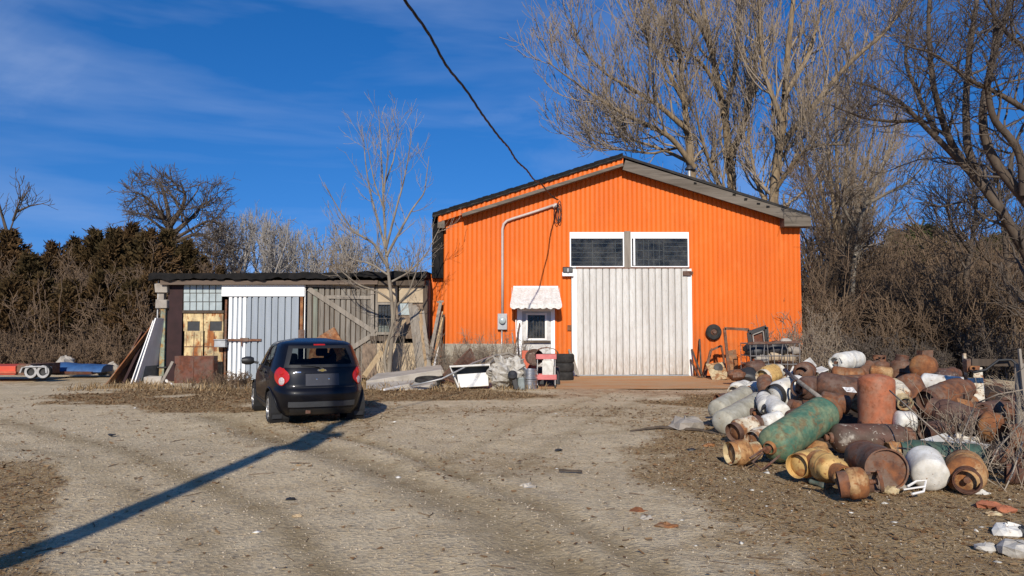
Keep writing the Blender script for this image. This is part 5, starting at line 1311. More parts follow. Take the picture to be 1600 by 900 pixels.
# the broken guard at its neck
I = wmat(big).inverted(); m = MB(); a, b, c, d = P(1192, 708, 8.85), P(1176, 722, 8.75), P(1190, 735, 8.72), P(1206, 722, 8.8)
m.tube([a, b, c, d], .014, 6); m.tube([P(1196, 700, 8.9), P(1172, 716, 8.8)], .016, 6); m.tube([d, P(1218, 712, 8.85)], .014, 6); m.build('neck_guard', 'rust_dark', big)
T('pale yellow cylinder lying half behind the dented orange-yellow one', (1246, 728, 8.0), (1296, 716, 8.35), .155, 'tank_yellow', 'ring', roll=2.2)
T('dented orange-yellow cylinder with a seam, tilted against its pale neighbour', (1278, 722, 7.95), (1318, 744, 7.5), .158, 'tank_yellow', 'short', roll=.5, dent=.03, cmat='tank_ochre')
T('tiny dark green bottle on the ground at the front of the heap', (1264, 751, 7.62), (1289, 760, 7.5), .055, 'tank_green_dark', 'bare')
T('frontmost small brown-rust cylinder, both ring ends showing', (1313, 757, 7.15), (1375, 752, 7.05), .148, 'tank_ochre', 'short', roll=3.6, cmat='rust_brown')
T('open-ended dark rusty barrel facing the viewer', (1348, 716, 8.35), (1386, 733, 7.55), .205, 'rust_brown', 'barrel', name='rusty_barrel')
T('smooth white cylinder at the front between the barrel and the rust-brown one', (1441, 716, 7.95), (1457, 748, 7.55), .183, 'tank_white', 'bare', roll=2.0, dent=.006)
T('rust-brown cylinder with its round collar towards the viewer, rightmost of the front row', (1506, 738, 7.95), (1512, 764, 7.40), .195, 'tank_ochre', 'short', roll=1.2, cmat='rust_dark')
# second row
T('long brown cylinder with peeling white paint, lying level across the heap', (1420, 686, 9.5), (1286, 684, 9.5), .185, 'rust_pale', 'tall', cmat='rust_brown')
T('orange-red cylinder standing upright in the middle of the heap', (1370, 690, 10.2), (1369, 584, 10.2), .235, 'tank_orange', 'bare', dent=.006)
T('long dark green cylinder behind the front white one, under the brambles', (1408, 712, 8.9), (1556, 722, 8.7), .175, 'tank_green_dark', 'tall')
T('white cylinder end wedged right of the orange-red upright', (1396, 658, 9.95), (1432, 662, 9.9), .165, 'tank_white', 'bare')
T('long dark rust cylinder running down towards the right front', (1456, 640, 9.9), (1552, 668, 9.3), .185, 'rust_dark', 'tall', cmat='rust_brown')
T('straw-matted rusty cylinder at the right end of the long dark one', (1530, 662, 9.35), (1567, 672, 9.15), .20, 'rust_orange', 'bare')
T('rust-red cylinder cut off by the right edge of the photograph', (1572, 682, 8.9), (1650, 690, 8.8), .18, 'rust_brown', 'tall')
# left flank
T('long grey-white cylinder at the left of the heap', (1126, 662, 11.5), (1188, 628, 12.5), .185, 'tank_grey', 'bare')
T('grey cylinder with a rust patch, behind its longer grey twin', (1118, 642, 12.4), (1166, 616, 13.3), .17, 'tank_grey', 'bare')
T('rust and cream cylinder with a dark open foot, in front of the long grey one', (1146, 676, 10.7), (1184, 660, 10.95), .165, 'tank_white_rust', 'ring', cmat='rust_dark', dent=.02)
T('rust-stained cream cylinder squeezed between the green one and the left front', (1176, 688, 9.9), (1216, 676, 10.2), .145, 'tank_white_rust', 'ring', roll=2.0)
T('white cylinder with a caged rusty collar at the left back', (1166, 606, 14.4), (1146, 612, 13.9), .17, 'tank_white', 'short', cmat='tank_white_rust')
T('second white cylinder with a caged collar, right of the first at the left back', (1186, 606, 14.2), (1172, 612, 13.7), .165, 'tank_white', 'short', roll=2.0, cmat='tank_white_rust')
T('dark ring-ended stub lying apart at the left edge of the heap', (1138, 626, 13.4), (1120, 624, 13.3), .13, 'rust_dark', 'ring', cmat='rust_brown')
T('white half cylinder just below the large white one', (1204, 628, 11.7), (1222, 648, 11.2), .15, 'tank_white', 'bare')
T('bluish white cylinder end between the cream one and the green one', (1192, 662, 10.9), (1222, 652, 11.0), .125, 'tank_white', 'bare')
T('small white cylinder with a dark band right of the long grey one', (1194, 620, 12.0), (1200, 642, 11.5), .14, 'tank_white', 'ring', cmat='black_plastic')
# middle
T('large white cylinder with a dark rim, below the leaning wooden pole', (1210, 618, 11.9), (1256, 602, 12.3), .215, 'tank_white', 'ring', roll=3, cmat='black_metal')
T('brown cylinder with square cut-outs in its collar, in the middle of the heap', (1290, 606, 11.8), (1246, 606, 11.5), .19, 'rust_dark', 'short', roll=4.0)
st = T('large dark brown cylinder carrying a pale square sticker', (1274, 600, 11.6), (1346, 612, 11.3), .205, 'rust_dark', 'bare')
c0 = P(1312, 606, 11.22); m = MB(); vv = []
I = wmat(st).inverted()
for i in range(5):
    for j in range(5):
        w = Vector((c0.x + (i - 2) * .042 - .012 * (j - 2), c0.y - .3, c0.z + (j - 2) * .042 + .004 * (i - 2))); l = I @ w; ang = math.atan2(l.y, l.x); vv.append((.2085 * math.cos(ang), .2085 * math.sin(ang), l.z))
m.v = vv; m.f = [(i * 5 + j, i * 5 + j + 1, i * 5 + j + 6, i * 5 + j + 5) for i in range(4) for j in range(4)]; m.build('sticker', 'sticker', st, local=True)
T('brown cylinder lying below the stickered one, over a black gap', (1280, 624, 11.0), (1330, 634, 10.8), .14, 'rust_brown', 'bare')
T('yellow rust-streaked cylinder perched at the left top of the heap', (1192, 590, 13.2), (1218, 579, 13.5), .17, 'tank_yellow', 'short', cmat='tank_white_rust')
T('rust-brown cylinder hanging below the yellow perched one', (1194, 594, 12.9), (1202, 620, 12.6), .15, 'rust_brown', 'ring')
T('brown cylinder with a round rim towards the viewer at the left top', (1262, 579, 14.4), (1252, 583, 13.8), .185, 'rust_brown', 'ring', cmat='rust_dark')
T('orange-rust long cylinder lying across the top of the heap', (1298, 583, 13.6), (1352, 588, 13.4), .135, 'rust_orange', 'bare')
T('clean white cylinder with a vented collar on the very top of the heap', (1341, 561, 15.2), (1304, 567, 14.7), .185, 'tank_white', 'short', roll=.4, dent=.004)
T('brown cylinder standing upright at the back, left of its twin', (1376, 604, 16.0), (1374, 556, 16.0), .205, 'rust_brown', 'short')
T('red-brown cylinder at the back tilted behind the upright brown one', (1404, 602, 16.2), (1410, 556, 16.2), .21, 'rust_brown', 'short', cmat='rust_dark')
T('round rusty cylinder end turned to the viewer at the back right', (1446, 572, 15.6), (1441, 574, 14.9), .25, 'rust_orange', 'bare')
T('rust-cream cylinder with its collar turned down, right of the orange-red upright', (1394, 604, 10.75), (1414, 630, 10.3), .155, 'tank_white_rust', 'short', cmat='tank_cream')
T('brown domed cylinder behind the cream collared one', (1442, 652, 11.2), (1412, 590, 11.6), .225, 'rust_brown', 'bare')
T('brown cylinder with a torn open end right of the domed one', (1448, 628, 10.9), (1512, 606, 11.2), .20, 'rust_brown', 'ring', cmat='rust_dark')
T('long white cylinder at the right, behind the torn brown one', (1436, 600, 12.9), (1538, 612, 12.3), .20, 'tank_white', 'bare')
T('small rust cylinder between the upright brown one and the stickered one', (1358, 580, 14.4), (1396, 584, 14.2), .13, 'tank_ochre', 'bare')
T('dull rusty cylinder under the long orange-rust one', (1296, 602, 13.0), (1350, 600, 13.1), .17, 'rust_brown', 'bare')
T('dark rust cylinder low behind the green sloping one', (1232, 660, 10.8), (1290, 640, 11.0), .16, 'rust_dark', 'bare')
T('dark cylinder half buried at the right behind the white long one', (1530, 650, 11.5), (1596, 640, 11.8), .2, 'rust_dark', 'bare')
# more small ones in the gaps
for lb, f_, h_, r_, mt_, kd in (
    ('small rusty cylinder at the right end, above the straw-matted one', (1560, 640, 10.2), (1592, 652, 10.0), .14, 'rust_brown', 'short'),
    ('rust-orange cylinder tilted behind the right end of the long dark one', (1500, 626, 11.6), (1530, 640, 11.3), .15, 'rust_orange', 'ring'),
    ('small dark cylinder under the brambles right of the white wedged one', (1446, 676, 9.5), (1486, 668, 9.6), .13, 'rust_dark', 'short'),
    ('dirty white cylinder half under the long dark rust one', (1490, 688, 9.3), (1530, 694, 9.1), .12, 'tank_white_rust', 'bare'),
    ('rust cylinder low at the right edge below the rust-red cut-off one', (1560, 716, 8.6), (1600, 722, 8.4), .15, 'rust_brown', 'ring'),
    ('brown cylinder at the right edge of the photograph near the grey post', (1574, 742, 8.0), (1612, 748, 7.9), .13, 'rust_dark', 'short'),
    ('ochre cylinder peeping out between the orange-red upright and the stickered one', (1336, 640, 11.0), (1350, 616, 11.0), .13, 'tank_ochre', 'short'),
    ('dull cream cylinder low behind the left white pair', (1206, 604, 14.6), (1232, 598, 14.8), .15, 'tank_cream', 'bare'),
    ('tiny rust cylinder between the large white one and the brown cut-out collar', (1236, 634, 11.4), (1262, 640, 11.2), .12, 'rust_brown', 'ring'),
    ('rusty cylinder at the back between the white top one and the upright brown one', (1346, 584, 15.6), (1362, 570, 15.8), .14, 'rust_brown', 'bare'),
    ('dark cylinder at the far right back behind the round rusty end', (1464, 588, 16.0), (1496, 584, 16.2), .17, 'rust_dark', 'ring'),
    ('white-flecked brown cylinder behind the torn brown one', (1462, 594, 13.6), (1490, 590, 13.8), .16, 'rust_pale', 'short'),
    ('orange-brown cylinder under the left end of the level brown one', (1262, 700, 9.5), (1290, 706, 9.3), .12, 'tank_ochre', 'bare'),
    ('grey rusty cylinder between the two left flank pairs', (1160, 640, 12.2), (1180, 646, 11.8), .11, 'tank_grey', 'ring'),
    ('small yellow-brown cylinder right behind the open barrel', (1390, 704, 8.9), (1410, 700, 8.9), .12, 'tank_ochre', 'short')):
    T(lb, f_, h_, r_, mt_, kd, cmat='rust_dark' if kd == 'ring' else None, dent=.02)
# other scrap on the heap
lab = ['brown square steel box on top of the round rusty cylinder', 'white curved sheet on the brambles behind the green long cylinder', 'second white torn sheet right of the first on the brambles', 'white splintered sheets at the left top of the heap', 'white curved strip below the splintered sheets', 'white upright board at the right back of the heap', 'rusty fin-like plate before the white upright board']
q = P(1445, 555, 15.1); solo(MB().box((q.x - .11, 15.0, q.z - .09), (q.x + .11, 15.2, q.z + .1)).jitter(.012, 1), 'steel_box', lab[0], 'box', 'rust_brown')
def sheet(px, name, label, mat, cat='sheet', th=.02, seed=1, jit=.01):
    v = [P(*p) for p in px]; n = len(v); c = sum(v, Vector()) / n; nn = (v[1] - v[0]).cross(v[2] - v[0]).normalized() * th
    return solo(MB().add(v + [a + nn for a in v], [tuple(range(n)), tuple(range(2 * n - 1, n - 1, -1))] + [(i, i + n, (i + 1) % n + n, (i + 1) % n) for i in range(n)]).jitter(jit, seed), name, label, cat, mat)
sheet([(1432, 690, 9.0), (1478, 676, 9.3), (1500, 694, 9.0), (1470, 702, 8.8)], 'torn_sheet', lab[1], 'white_plastic')
sheet([(1478, 694, 8.9), (1496, 684, 9.1), (1548, 694, 8.9), (1532, 704, 8.7), (1490, 704, 8.7)], 'torn_sheet', lab[2], 'white_plastic')
sheet([(1255, 566, 15.0), (1266, 558, 15.2), (1276, 570, 15.0), (1266, 580, 14.6)], 'torn_sheet', lab[3], 'white_plastic')
sheet([(1266, 578, 14.3), (1284, 572, 14.5), (1294, 576, 14.3), (1280, 582, 14.0)], 'torn_sheet', lab[4], 'enamel')
sheet([(1522, 574, 12.2), (1535, 574, 12.2), (1540, 640, 11.6), (1524, 636, 11.6)], 'upright_board', lab[5], 'tank_white_rust', 'board')
sheet([(1496, 622, 10.6), (1516, 626, 10.6), (1536, 648, 10.4), (1506, 650, 10.4)], 'bent_plate', lab[6], 'rust_orange', 'plate')
sheet([(1240, 600, 13.9), (1252, 588, 14.1), (1238, 572, 14.4), (1230, 590, 14.1)], 'torn_sheet', 'grey-white bent sheet right of the yellow perched cylinder', 'enamel')
sheet([(1395, 592, 12.4), (1436, 598, 12.3), (1440, 606, 12.0), (1398, 602, 12.0)], 'torn_sheet', 'white flat sheet edge behind the brown domed cylinder', 'white_plastic')
o = solo(MB().tube([P(1226, 578, 12.6), P(1250, 598, 11.4), P(1296, 632, 10.2)], [.032, .034, .030], 8), 'wooden_pole', 'grey wooden pole lying slantwise down to the green cylinder', 'pole', 'wood_grey', smooth=True)
m = MB().tube([P(1418, 760, 7.35), P(1432, 752, 7.4), P(1447, 751, 7.4), P(1443, 768, 7.3), P(1425, 772, 7.25)], .012, 6); m.tube([P(1412, 765, 7.35), P(1446, 760, 7.3)], .009, 6)
solo(m, 'bent_bracket', 'white bent wire bracket below the front white cylinder', 'bracket', 'white_paint', smooth='auto')
for i, (px, py, r, mt_, lb) in enumerate(((1390, 772, .075, 'tank_cream', 'cream broken foam lump right of the frontmost cylinder'), (1404, 764, .06, 'stone_grey', 'tan stone wedged below the open barrel'), (1544, 796, .085, 'brick_red', 'larger orange brick chunk at the right front'), (1571, 803, .07, 'brick_red', 'smaller orange brick chunk at the right front'), (1553, 808, .05, 'tank_cream', 'yellow crumb of foam between the two brick chunks'), (1575, 838, .10, 'tank_white', 'white torn plastic tub near the right edge'), (1590, 866, .09, 'old_plastic', 'white shattered plastic nearest the bottom right corner'), (1541, 860, .06, 'old_plastic', 'flat white scrap lying left of the shattered plastic'), (1072, 672, .22, 'stone_grey', 'flat grey stone lying left of the heap'), (1596, 838, .08, 'black_plastic', 'black scrap touching the torn plastic tub at the right edge'), (1535, 775, .06, 'white_plastic', 'white chip right of the rust-brown collared cylinder'))):
    g_ = G(px, py); c = (g_.x, g_.y, r * .42); solo(lump(c, r, 120 + i, (1.3, 1.0, .55), 5).jitter(r * .16, i), 'rubble_chunk', lb, 'rubble', mt_)
for i, (px, py, r, mt_, lb) in enumerate(((454, 781, .045, 'black_plastic', 'black plastic scrap on the gravel in the foreground'), (465, 807, .04, 'wood_tan', 'pale orange wood chip on the gravel in the foreground'), (175, 680, .05, 'black_plastic', 'small dark scrap on the far left gravel'), (872, 704, .05, 'black_plastic', 'small black scrap in the middle of the yard'), (998, 800, .07, 'rust_orange', 'upper orange rust flake in the right foreground'), (1040, 824, .08, 'rust_orange', 'lower orange rust flake in the right foreground'), (1010, 812, .06, 'concrete', 'pale stone by the orange rust flakes'), (1108, 698, .09, 'rust_orange', 'orange rust flake left of the left front cylinder'), (1080, 704, .06, 'black_plastic', 'black ring scrap left of the left front cylinder'), (826, 762, .09, 'concrete', 'flat pale crumbled patch in the middle of the yard'))):
    g_ = G(px, py); r *= .8; c = (g_.x, g_.y, r * .2); solo(lump(c, r, 150 + i, (1.4, 1.0, .35), 5).jitter(r * .22, i), 'yard_scrap', lb, 'scrap', mt_)
g_ = G(890, 738); solo(MB().bar((g_.x - .12, g_.y + .03, .02), (g_.x + .14, g_.y - .05, .02), .035, .02, (0, 1, 0)), 'broken_stick', 'dark short stick lying in the middle of the yard', 'stick', 'wood_dark')
g_ = G(1040, 660); solo(MB().tube([G(985, 676) + Vector((0, 0, .03)), G(1030, 672) + Vector((0, 0, .05)), G(1095, 676) + Vector((0, 0, .04)), G(1135, 684) + Vector((0, 0, .03))], [.01, .025, .025, .015], 6), 'fallen_branch', 'thin dark branch lying before the flat grey stone', 'branch', 'bark_dark', smooth=True)

# fence remains at the right edge
fp = thing('old_gate_post', 'grey split fence post with white strip at the right edge', 'post', tuple(P(1594, 660, 9.6)))
base = P(1594, 690, 9.6)
MB().tube([Vector((base.x, 9.6, 0)), P(1596, 620, 9.6), P(1593, 568, 9.6)], [.07, .065, .055], 10).jitter(.006, 1).build('post', 'wood_grey', fp, smooth='auto')
MB().bar(P(1602, 640, 9.5), P(1592.5, 545, 9.52), .03, .03, (1, 0, 0)).build('strip', 'wood_grey', fp)
t = thing('gate_rail', 'dark grey plank rail between the two fence posts', 'rail', tuple(P(1560, 570, 11.4)))
MB().bar(P(1518, 566, 11.4), P(1600, 567, 11.4), .11, .03, (0, 0, 1)).build('plank', 'wood_dark', t); MB().tube([P(1520, 582, 11.3), P(1540, 578, 11.3), P(1560, 563, 11.3), P(1580, 562, 11.3), P(1594, 574, 11.2)], .02, 6).build('cable', 'wire_black', t, smooth=True)
t = thing('painted_post', 'white painted stake with rusty bracket at the right back of the heap', 'post', tuple(P(1508, 600, 12.0)))
MB().bar(Vector((P(1512, 600, 12.0).x, 12.0, 0)), P(1506.5, 552, 12.0), .045, .035, (1, 0, 0)).build('stake', 'tank_white_rust', t)
c = P(1518, 571, 11.9); MB().box((c.x - .1, 11.85, c.z - .1), (c.x + .1, 11.95, c.z + .1)).jitter(.02, 4).build('bracket', 'rust_brown', t); MB().lathe([(.03, 0), (.06, 0), (.06, .02), (.03, .02)], 14, Matrix.Translation(P(1520, 576, 11.8)) @ Matrix.Rotation(R_(90), 4, 'X'), close=True).build('washer', 'tank_cream', t)
MB().tube([P(1528, 626, 10.6), P(1560, 616, 10.4), P(1598, 610, 10.2)], .012, 6)

# crumbled plates and bits lying in the gaps of the heap
rg_ = np.random.RandomState(77); m = MB(); k = 0
while k < 420:
    y = rg_.uniform(8.6, 16.5); x = rg_.uniform(3.2, 3.2 + (y - 3) * .75)
    h = float(mound_h(x, y))
    if h < .04 and rg_.rand() > .12: continue
    k += 1; s = .03 + .13 * rg_.rand() ** 2; q = Quaternion(Vector(rg_.randn(3)).normalized(), rg_.uniform(0, 1.0)) @ Quaternion((0, 0, 1), rg_.uniform(0, 6.28))
    M = Matrix.Translation((x, y, h + .02 + rg_.rand() * .06)) @ q.to_matrix().to_4x4(); n0 = len(m.v)
    u, v = s * rg_.uniform(.7, 1.4), s * rg_.uniform(.3, 1.0); t_ = .006; b_ = s * rg_.uniform(-.25, .25)
    top = [(-u, -v, 0), (0, -v * 1.1, b_), (u, -v * .8, 0), (u * .9, v, 0), (0, v, b_), (-u, v * .9, 0)]
    m.add(top + [(X, Y_, Z - t_) for X, Y_, Z in top], [(0, 1, 4, 5), (1, 2, 3, 4), (11, 10, 7, 6), (10, 9, 8, 7)] + [(i, i + 6, (i + 1) % 6 + 6, (i + 1) % 6) for i in range(6)], M)
o = m.build('scrap_bits', 'rust_brown'); tag(o, 'bent rusty bits and plates lying in the gaps of the heap', 'scrap bits', kind='stuff')

# ------------------------------------------------------------------ trees, brush, grass
RG = np.random.RandomState(11)
def unit(v): return v / np.maximum(np.linalg.norm(v, axis=-1, keepdims=True), 1e-9)
def tubes(Pn, Rn, k=3):
    """(B,n,3) centre lines and (B,n) radii -> vertices and quads"""
    B, n, _ = Pn.shape
    T_ = np.gradient(Pn, axis=1); T_ = unit(T_)
    ref = np.where(np.abs(T_[:, :1, 2:3]) < .9, np.array([0, 0, 1.0]), np.array([1.0, 0, 0]))
    U = unit(np.cross(T_, np.broadcast_to(ref, T_.shape))); W = np.cross(T_, U)
    an = 2 * np.pi * np.arange(k) / k
    V = Pn[:, :, None] + Rn[:, :, None, None] * (np.cos(an)[None, None, :, None] * U[:, :, None] + np.sin(an)[None, None, :, None] * W[:, :, None])
    idx = np.arange(B * n * k).reshape(B, n, k); a = idx[:, :-1]; b = idx[:, 1:]
    Fq = np.stack([a, np.roll(a, -1, 2), np.roll(b, -1, 2), b], -1).reshape(-1, 4)
    return V.reshape(-1, 3), Fq
def joinm(parts):
    Vs, Fs, o = [], [], 0
    for V, Fq in parts: Vs.append(V); Fs.append(Fq + o); o += len(V)
    return np.concatenate(Vs), np.concatenate(Fs)
def resample(pts, n):
    pts = np.asarray(pts, float); d = np.concatenate([[0], np.cumsum(np.linalg.norm(np.diff(pts, axis=0), axis=1))])
    # smooth spline through the points
    t = np.linspace(0, d[-1], n); out = np.stack([np.interp(t, d, pts[:, i]) for i in range(3)], -1)
    for _ in range(2): out[1:-1] = .25 * out[:-2] + .5 * out[1:-1] + .25 * out[2:]
    return out
def kids(Pn, Rn, m, t0, t1, ang, length, nc, up=.2, wander=.18, rr=.55, rmin=.006, tip=.3, rg=RG, lenfall=.5, updir=(0, 0, 1)):
    B, n, _ = Pn.shape; N = B * m
    par = np.repeat(np.arange(B), m); t = t0 + (t1 - t0) * rg.rand(N)
    f = t * (n - 1); i = np.minimum(f.astype(int), n - 2); fr = (f - i)[:, None]
    p = Pn[par, i] * (1 - fr) + Pn[par, i + 1] * fr; d = unit(Pn[par, i + 1] - Pn[par, i]); r = Rn[par, i] * (1 - fr[:, 0]) + Rn[par, i + 1] * fr[:, 0]
    perp = unit(np.cross(d, unit(rg.randn(N, 3)))); a = np.radians(ang[0] + (ang[1] - ang[0]) * rg.rand(N))[:, None]
    c = d * np.cos(a) + perp * np.sin(a)
    L = (length[0] + (length[1] - length[0]) * rg.rand(N)) * (1 - lenfall * t)
    st = (L / (nc - 1))[:, None]; C = np.zeros((N, nc, 3)); C[:, 0] = p; u = np.array(updir)
    for k in range(1, nc):
        c = unit(c + u * up + rg.randn(N, 3) * wander); C[:, k] = C[:, k - 1] + c * st
    r0 = np.maximum(r * rr * (.7 + .5 * rg.rand(N)), rmin * 1.3)[:, None]
    RC = np.maximum(r0 * np.linspace(1, tip, nc)[None], rmin)
    return C, RC
def make_tree(name, label, limbs, levels, bark, twig, cat='tree', group=None, n=26, ksides=9, base=None):
    """limbs: list of (points, r0, r1); levels: list of dicts for kids()"""
    Ps = np.stack([resample(p, n) for p, _, _ in limbs]); Rs = np.stack([np.linspace(r0, r1, n) ** 1.0 for _, r0, r1 in limbs])
    amp = np.linspace(0, 1, n)[None, :, None]
    Ps = Ps + np.cumsum(RG.randn(*Ps.shape) * .012 * np.linalg.norm(Ps[:, -1:] - Ps[:, :1], axis=-1, keepdims=True) / 10, axis=1) * amp
    if base is None: base = Ps[0, 0]
    t = thing(name, label, cat, tuple(base), group=group)
    o = np.array(base)
    V, Fq = tubes(Ps - o, Rs, ksides); npmesh('trunk', V, Fq, bark, t)
    parts = []; P_, R__ = Ps, Rs
    for k, lv in enumerate(levels):
        lv = dict(lv); sides = lv.pop('sides', 4 if k == 0 else 3); keep = lv.pop('with_parents', False)
        C, RC = kids(P_, R__, **lv); parts.append(tubes(C - o, RC, sides)); P_, R__ = C, RC
    V, Fq = joinm(parts); npmesh('crown', V, Fq, twig, t)
    return t
def px_limb(pts, Y, dY, r0, r1, ground_foot=None):
    """limb traced at distance Y, wandering away by up to dY towards its tip"""
    n = len(pts); v = [tuple(P(px, py, Y + dY * (i / max(1, n - 1)))) for i, (px, py) in enumerate(pts)]
    if ground_foot: v = [(ground_foot[0], ground_foot[1], float(ground_z(*ground_foot[:2])) - .1)] + v
    return (v, r0, r1)

# --- the small silvery tree before the shed
Yt = 24.4; f0 = P(607, 588, Yt); ft = (f0.x, f0.y)
def L(pts, dY, r0, r1): return px_limb(pts, Yt, dY, r0, r1)
limbs = [px_limb([(611, 540), (616, 500), (609, 440), (603, 390), (601, 330), (599, 270), (597, 215), (594, 165)], Yt, .1, .082, .008, ft),
         px_limb([(600, 560), (616, 500), (619, 470)], Yt, -.1, .055, .04, ft),
         L([(606, 418), (585, 380), (552, 362), (528, 325), (507, 285)], -.9, .05, .008), L([(604, 395), (592, 350), (578, 300), (571, 250), (566, 195)], .8, .045, .008),
         L([(604, 400), (630, 352), (648, 322), (664, 305), (672, 245)], .7, .05, .008), L([(603, 388), (618, 330), (632, 280), (640, 235), (642, 200)], -.8, .045, .008),
         L([(601, 330), (585, 285), (576, 240), (570, 205)], -.5, .03, .006), L([(600, 290), (615, 250), (622, 205), (620, 180)], .5, .03, .006), L([(600, 300), (606, 240), (606, 185)], -.6, .03, .006),
         L([(612, 470), (590, 455), (560, 445), (530, 420), (515, 380)], -1.0, .04, .006), L([(618, 480), (640, 455), (652, 420), (655, 380)], -.8, .04, .006),
         L([(612, 440), (640, 425), (668, 395), (690, 350)], .6, .035, .006), L([(607, 430), (580, 412), (545, 405), (512, 330)], .9, .035, .006)]
make_tree('bare_tree', 'slender silvery bare tree rising in front of the low shed', limbs, [
    dict(m=9, t0=.15, t1=.98, ang=(25, 60), length=(.8, 1.9), nc=7, up=.14, wander=.10, rr=.4, rmin=.0055),
    dict(m=5, t0=.2, t1=1, ang=(20, 50), length=(.3, .9), nc=5, up=.12, wander=.12, rr=.5, rmin=.0045)], 'bark_grey', 'twig_pale', group=None)
m = MB()
# low suckers at its foot
P0 = np.array([[(f0.x + RG.uniform(-.9, .9), f0.y + RG.uniform(-.5, .6), 0.0)] for _ in range(26)]); d0 = unit(np.c_[RG.randn(26, 2) * .28, np.ones(26)])
st = P0 + d0[:, None, :] * np.linspace(0, 1, 8)[None, :, None] * RG.uniform(.7, 2.2, 26)[:, None, None]; sr = np.repeat(np.linspace(.012, .004, 8)[None], 26, 0)
C, RC = kids(st, sr, 4, .3, 1, (20, 50), (.2, .7), 5, .1, .15, .6, .0035)
V, Fq = joinm([tubes(st, sr, 4), tubes(C, RC, 3)]); o = npmesh('sucker_shoots', V, Fq, 'twig_tan'); tag(o, 'tangle of bare shoots around the foot of the silvery tree', 'shoots', kind='stuff')

# --- cottonwoods behind the workshop
rs_ = random.Random(19)
def foot(px, Y): q = P(px, 560, Y); return (q.x, q.y)
big = [dict(m=24, t0=.10, t1=.98, ang=(18, 60), length=(2.2, 6.5), nc=9, up=.20, wander=.15, rr=.42, rmin=.018, sides=5),
       dict(m=8, t0=.12, t1=1, ang=(20, 50), length=(1.0, 2.8), nc=6, up=.20, wander=.14, rr=.5, rmin=.012),
       dict(m=3, t0=.2, t1=1, ang=(18, 45), length=(.5, 1.5), nc=4, up=.18, wander=.14, rr=.6, rmin=.010)]
Yc = 40.0
limbs = [px_limb([(1088, 420), (1085, 300), (1080, 245), (1072, 185), (1066, 120), (1058, 50), (1050, -40)], Yc, 1, .34, .05, foot(1092, Yc)),
         px_limb([(1085, 262), (1050, 215), (1012, 195), (975, 180), (911, 139), (851, 96)], Yc, -4, .17, .02),
         px_limb([(1076, 205), (1030, 165), (990, 140), (947, 117), (905, 75), (895, 45)], Yc, -2.5, .16, .02),
         px_limb([(1070, 160), (1053, 130), (1032, 89), (1011, 60), (986, 15), (975, -20)], Yc, -1, .15, .03),
         px_limb([(1080, 255), (1040, 235), (1000, 222), (960, 212), (905, 200)], Yc, 2, .11, .015),
         px_limb([(1062, 90), (1040, 40), (1015, 0), (1000, -40)], Yc, 2, .10, .03),
         px_limb([(1062, 230), (1020, 240), (980, 235), (940, 232)], Yc, -2, .08, .015)]
make_tree('bare_tree', 'spreading bare tree whose boughs reach left above the workshop ridge', limbs, big, 'bark_vine', 'twig_tan', group='tall bare trees behind the workshop')
Yc = 42.0
limbs = [px_limb([(1150, 420), (1142, 270), (1135, 196), (1121, 125), (1108, 70), (1095, -10), (1085, -60)], Yc, 1, .38, .08, foot(1152, Yc)),
         px_limb([(1128, 150), (1105, 110), (1089, 92), (1060, 75), (1039, 60)], Yc, -3, .14, .03), px_limb([(1112, 85), (1098, 42), (1070, 15), (1053, -5), (1030, -40)], Yc, -2, .14, .04),
         px_limb([(1140, 250), (1165, 190), (1178, 120), (1185, 60), (1190, -40)], Yc, 1.5, .22, .06), px_limb([(1130, 180), (1148, 120), (1152, 50), (1158, -40)], Yc, 3, .18, .05),
         px_limb([(1146, 330), (1110, 260), (1092, 200), (1085, 150)], Yc, -3, .16, .03)]
make_tree('bare_tree', 'thick vine-clad bare tree standing behind the right roof slope near the vent', limbs, big, 'bark_vine', 'twig_tan', group='tall bare trees behind the workshop')
Yc = 39.0
limbs = [px_limb([(1205, 420), (1208, 302), (1216, 230), (1224, 181), (1229, 94), (1234, 38), (1238, -40)], Yc, 1, .36, .10, foot(1204, Yc)),
         px_limb([(1216, 235), (1245, 195), (1268, 170), (1313, 113), (1340, 85), (1373, 60), (1407, 19), (1430, -30)], Yc, -3, .18, .05),
         px_limb([(1222, 190), (1195, 120), (1188, 60), (1184, -30)], Yc, -1, .15, .04), px_limb([(1210, 300), (1235, 262), (1258, 235), (1285, 226), (1322, 227)], Yc, -4, .12, .03),
         px_limb([(1226, 150), (1262, 90), (1280, 30), (1290, -40)], Yc, 2, .15, .05), px_limb([(1207, 340), (1180, 280), (1170, 220), (1172, 160)], Yc, 3, .14, .03)]
make_tree('bare_tree', 'bare tree with a golden lit trunk just right of the workshop roof end', limbs, big, 'bark_vine', 'twig_tan', group='tall bare trees behind the workshop')
Yc = 45.0
limbs = [px_limb([(1312, 470), (1312 + k * 3, 400), (1312 + k * 9, 300), (1312 + k * 15, 200), (1312 + k * 19 + rs_.uniform(-8, 8), top)], Yc, rs_.uniform(-2, 3), .16, .03, (P(1312, 560, Yc).x + k * .12, Yc + rs_.uniform(-.4, .4))) for k, top in ((-4.5, 150), (-3, 70), (-1.6, 20), (-.4, -20), (.8, 40), (2.1, 60), (3.4, 110), (4.8, 170), (6, 210))]
make_tree('bare_tree', 'fan-shaped many-stemmed pale bare tree behind the gap right of the workshop', limbs, big, 'bark_vine', 'twig_tan', group='tall bare trees behind the workshop')
Yc = 36.0
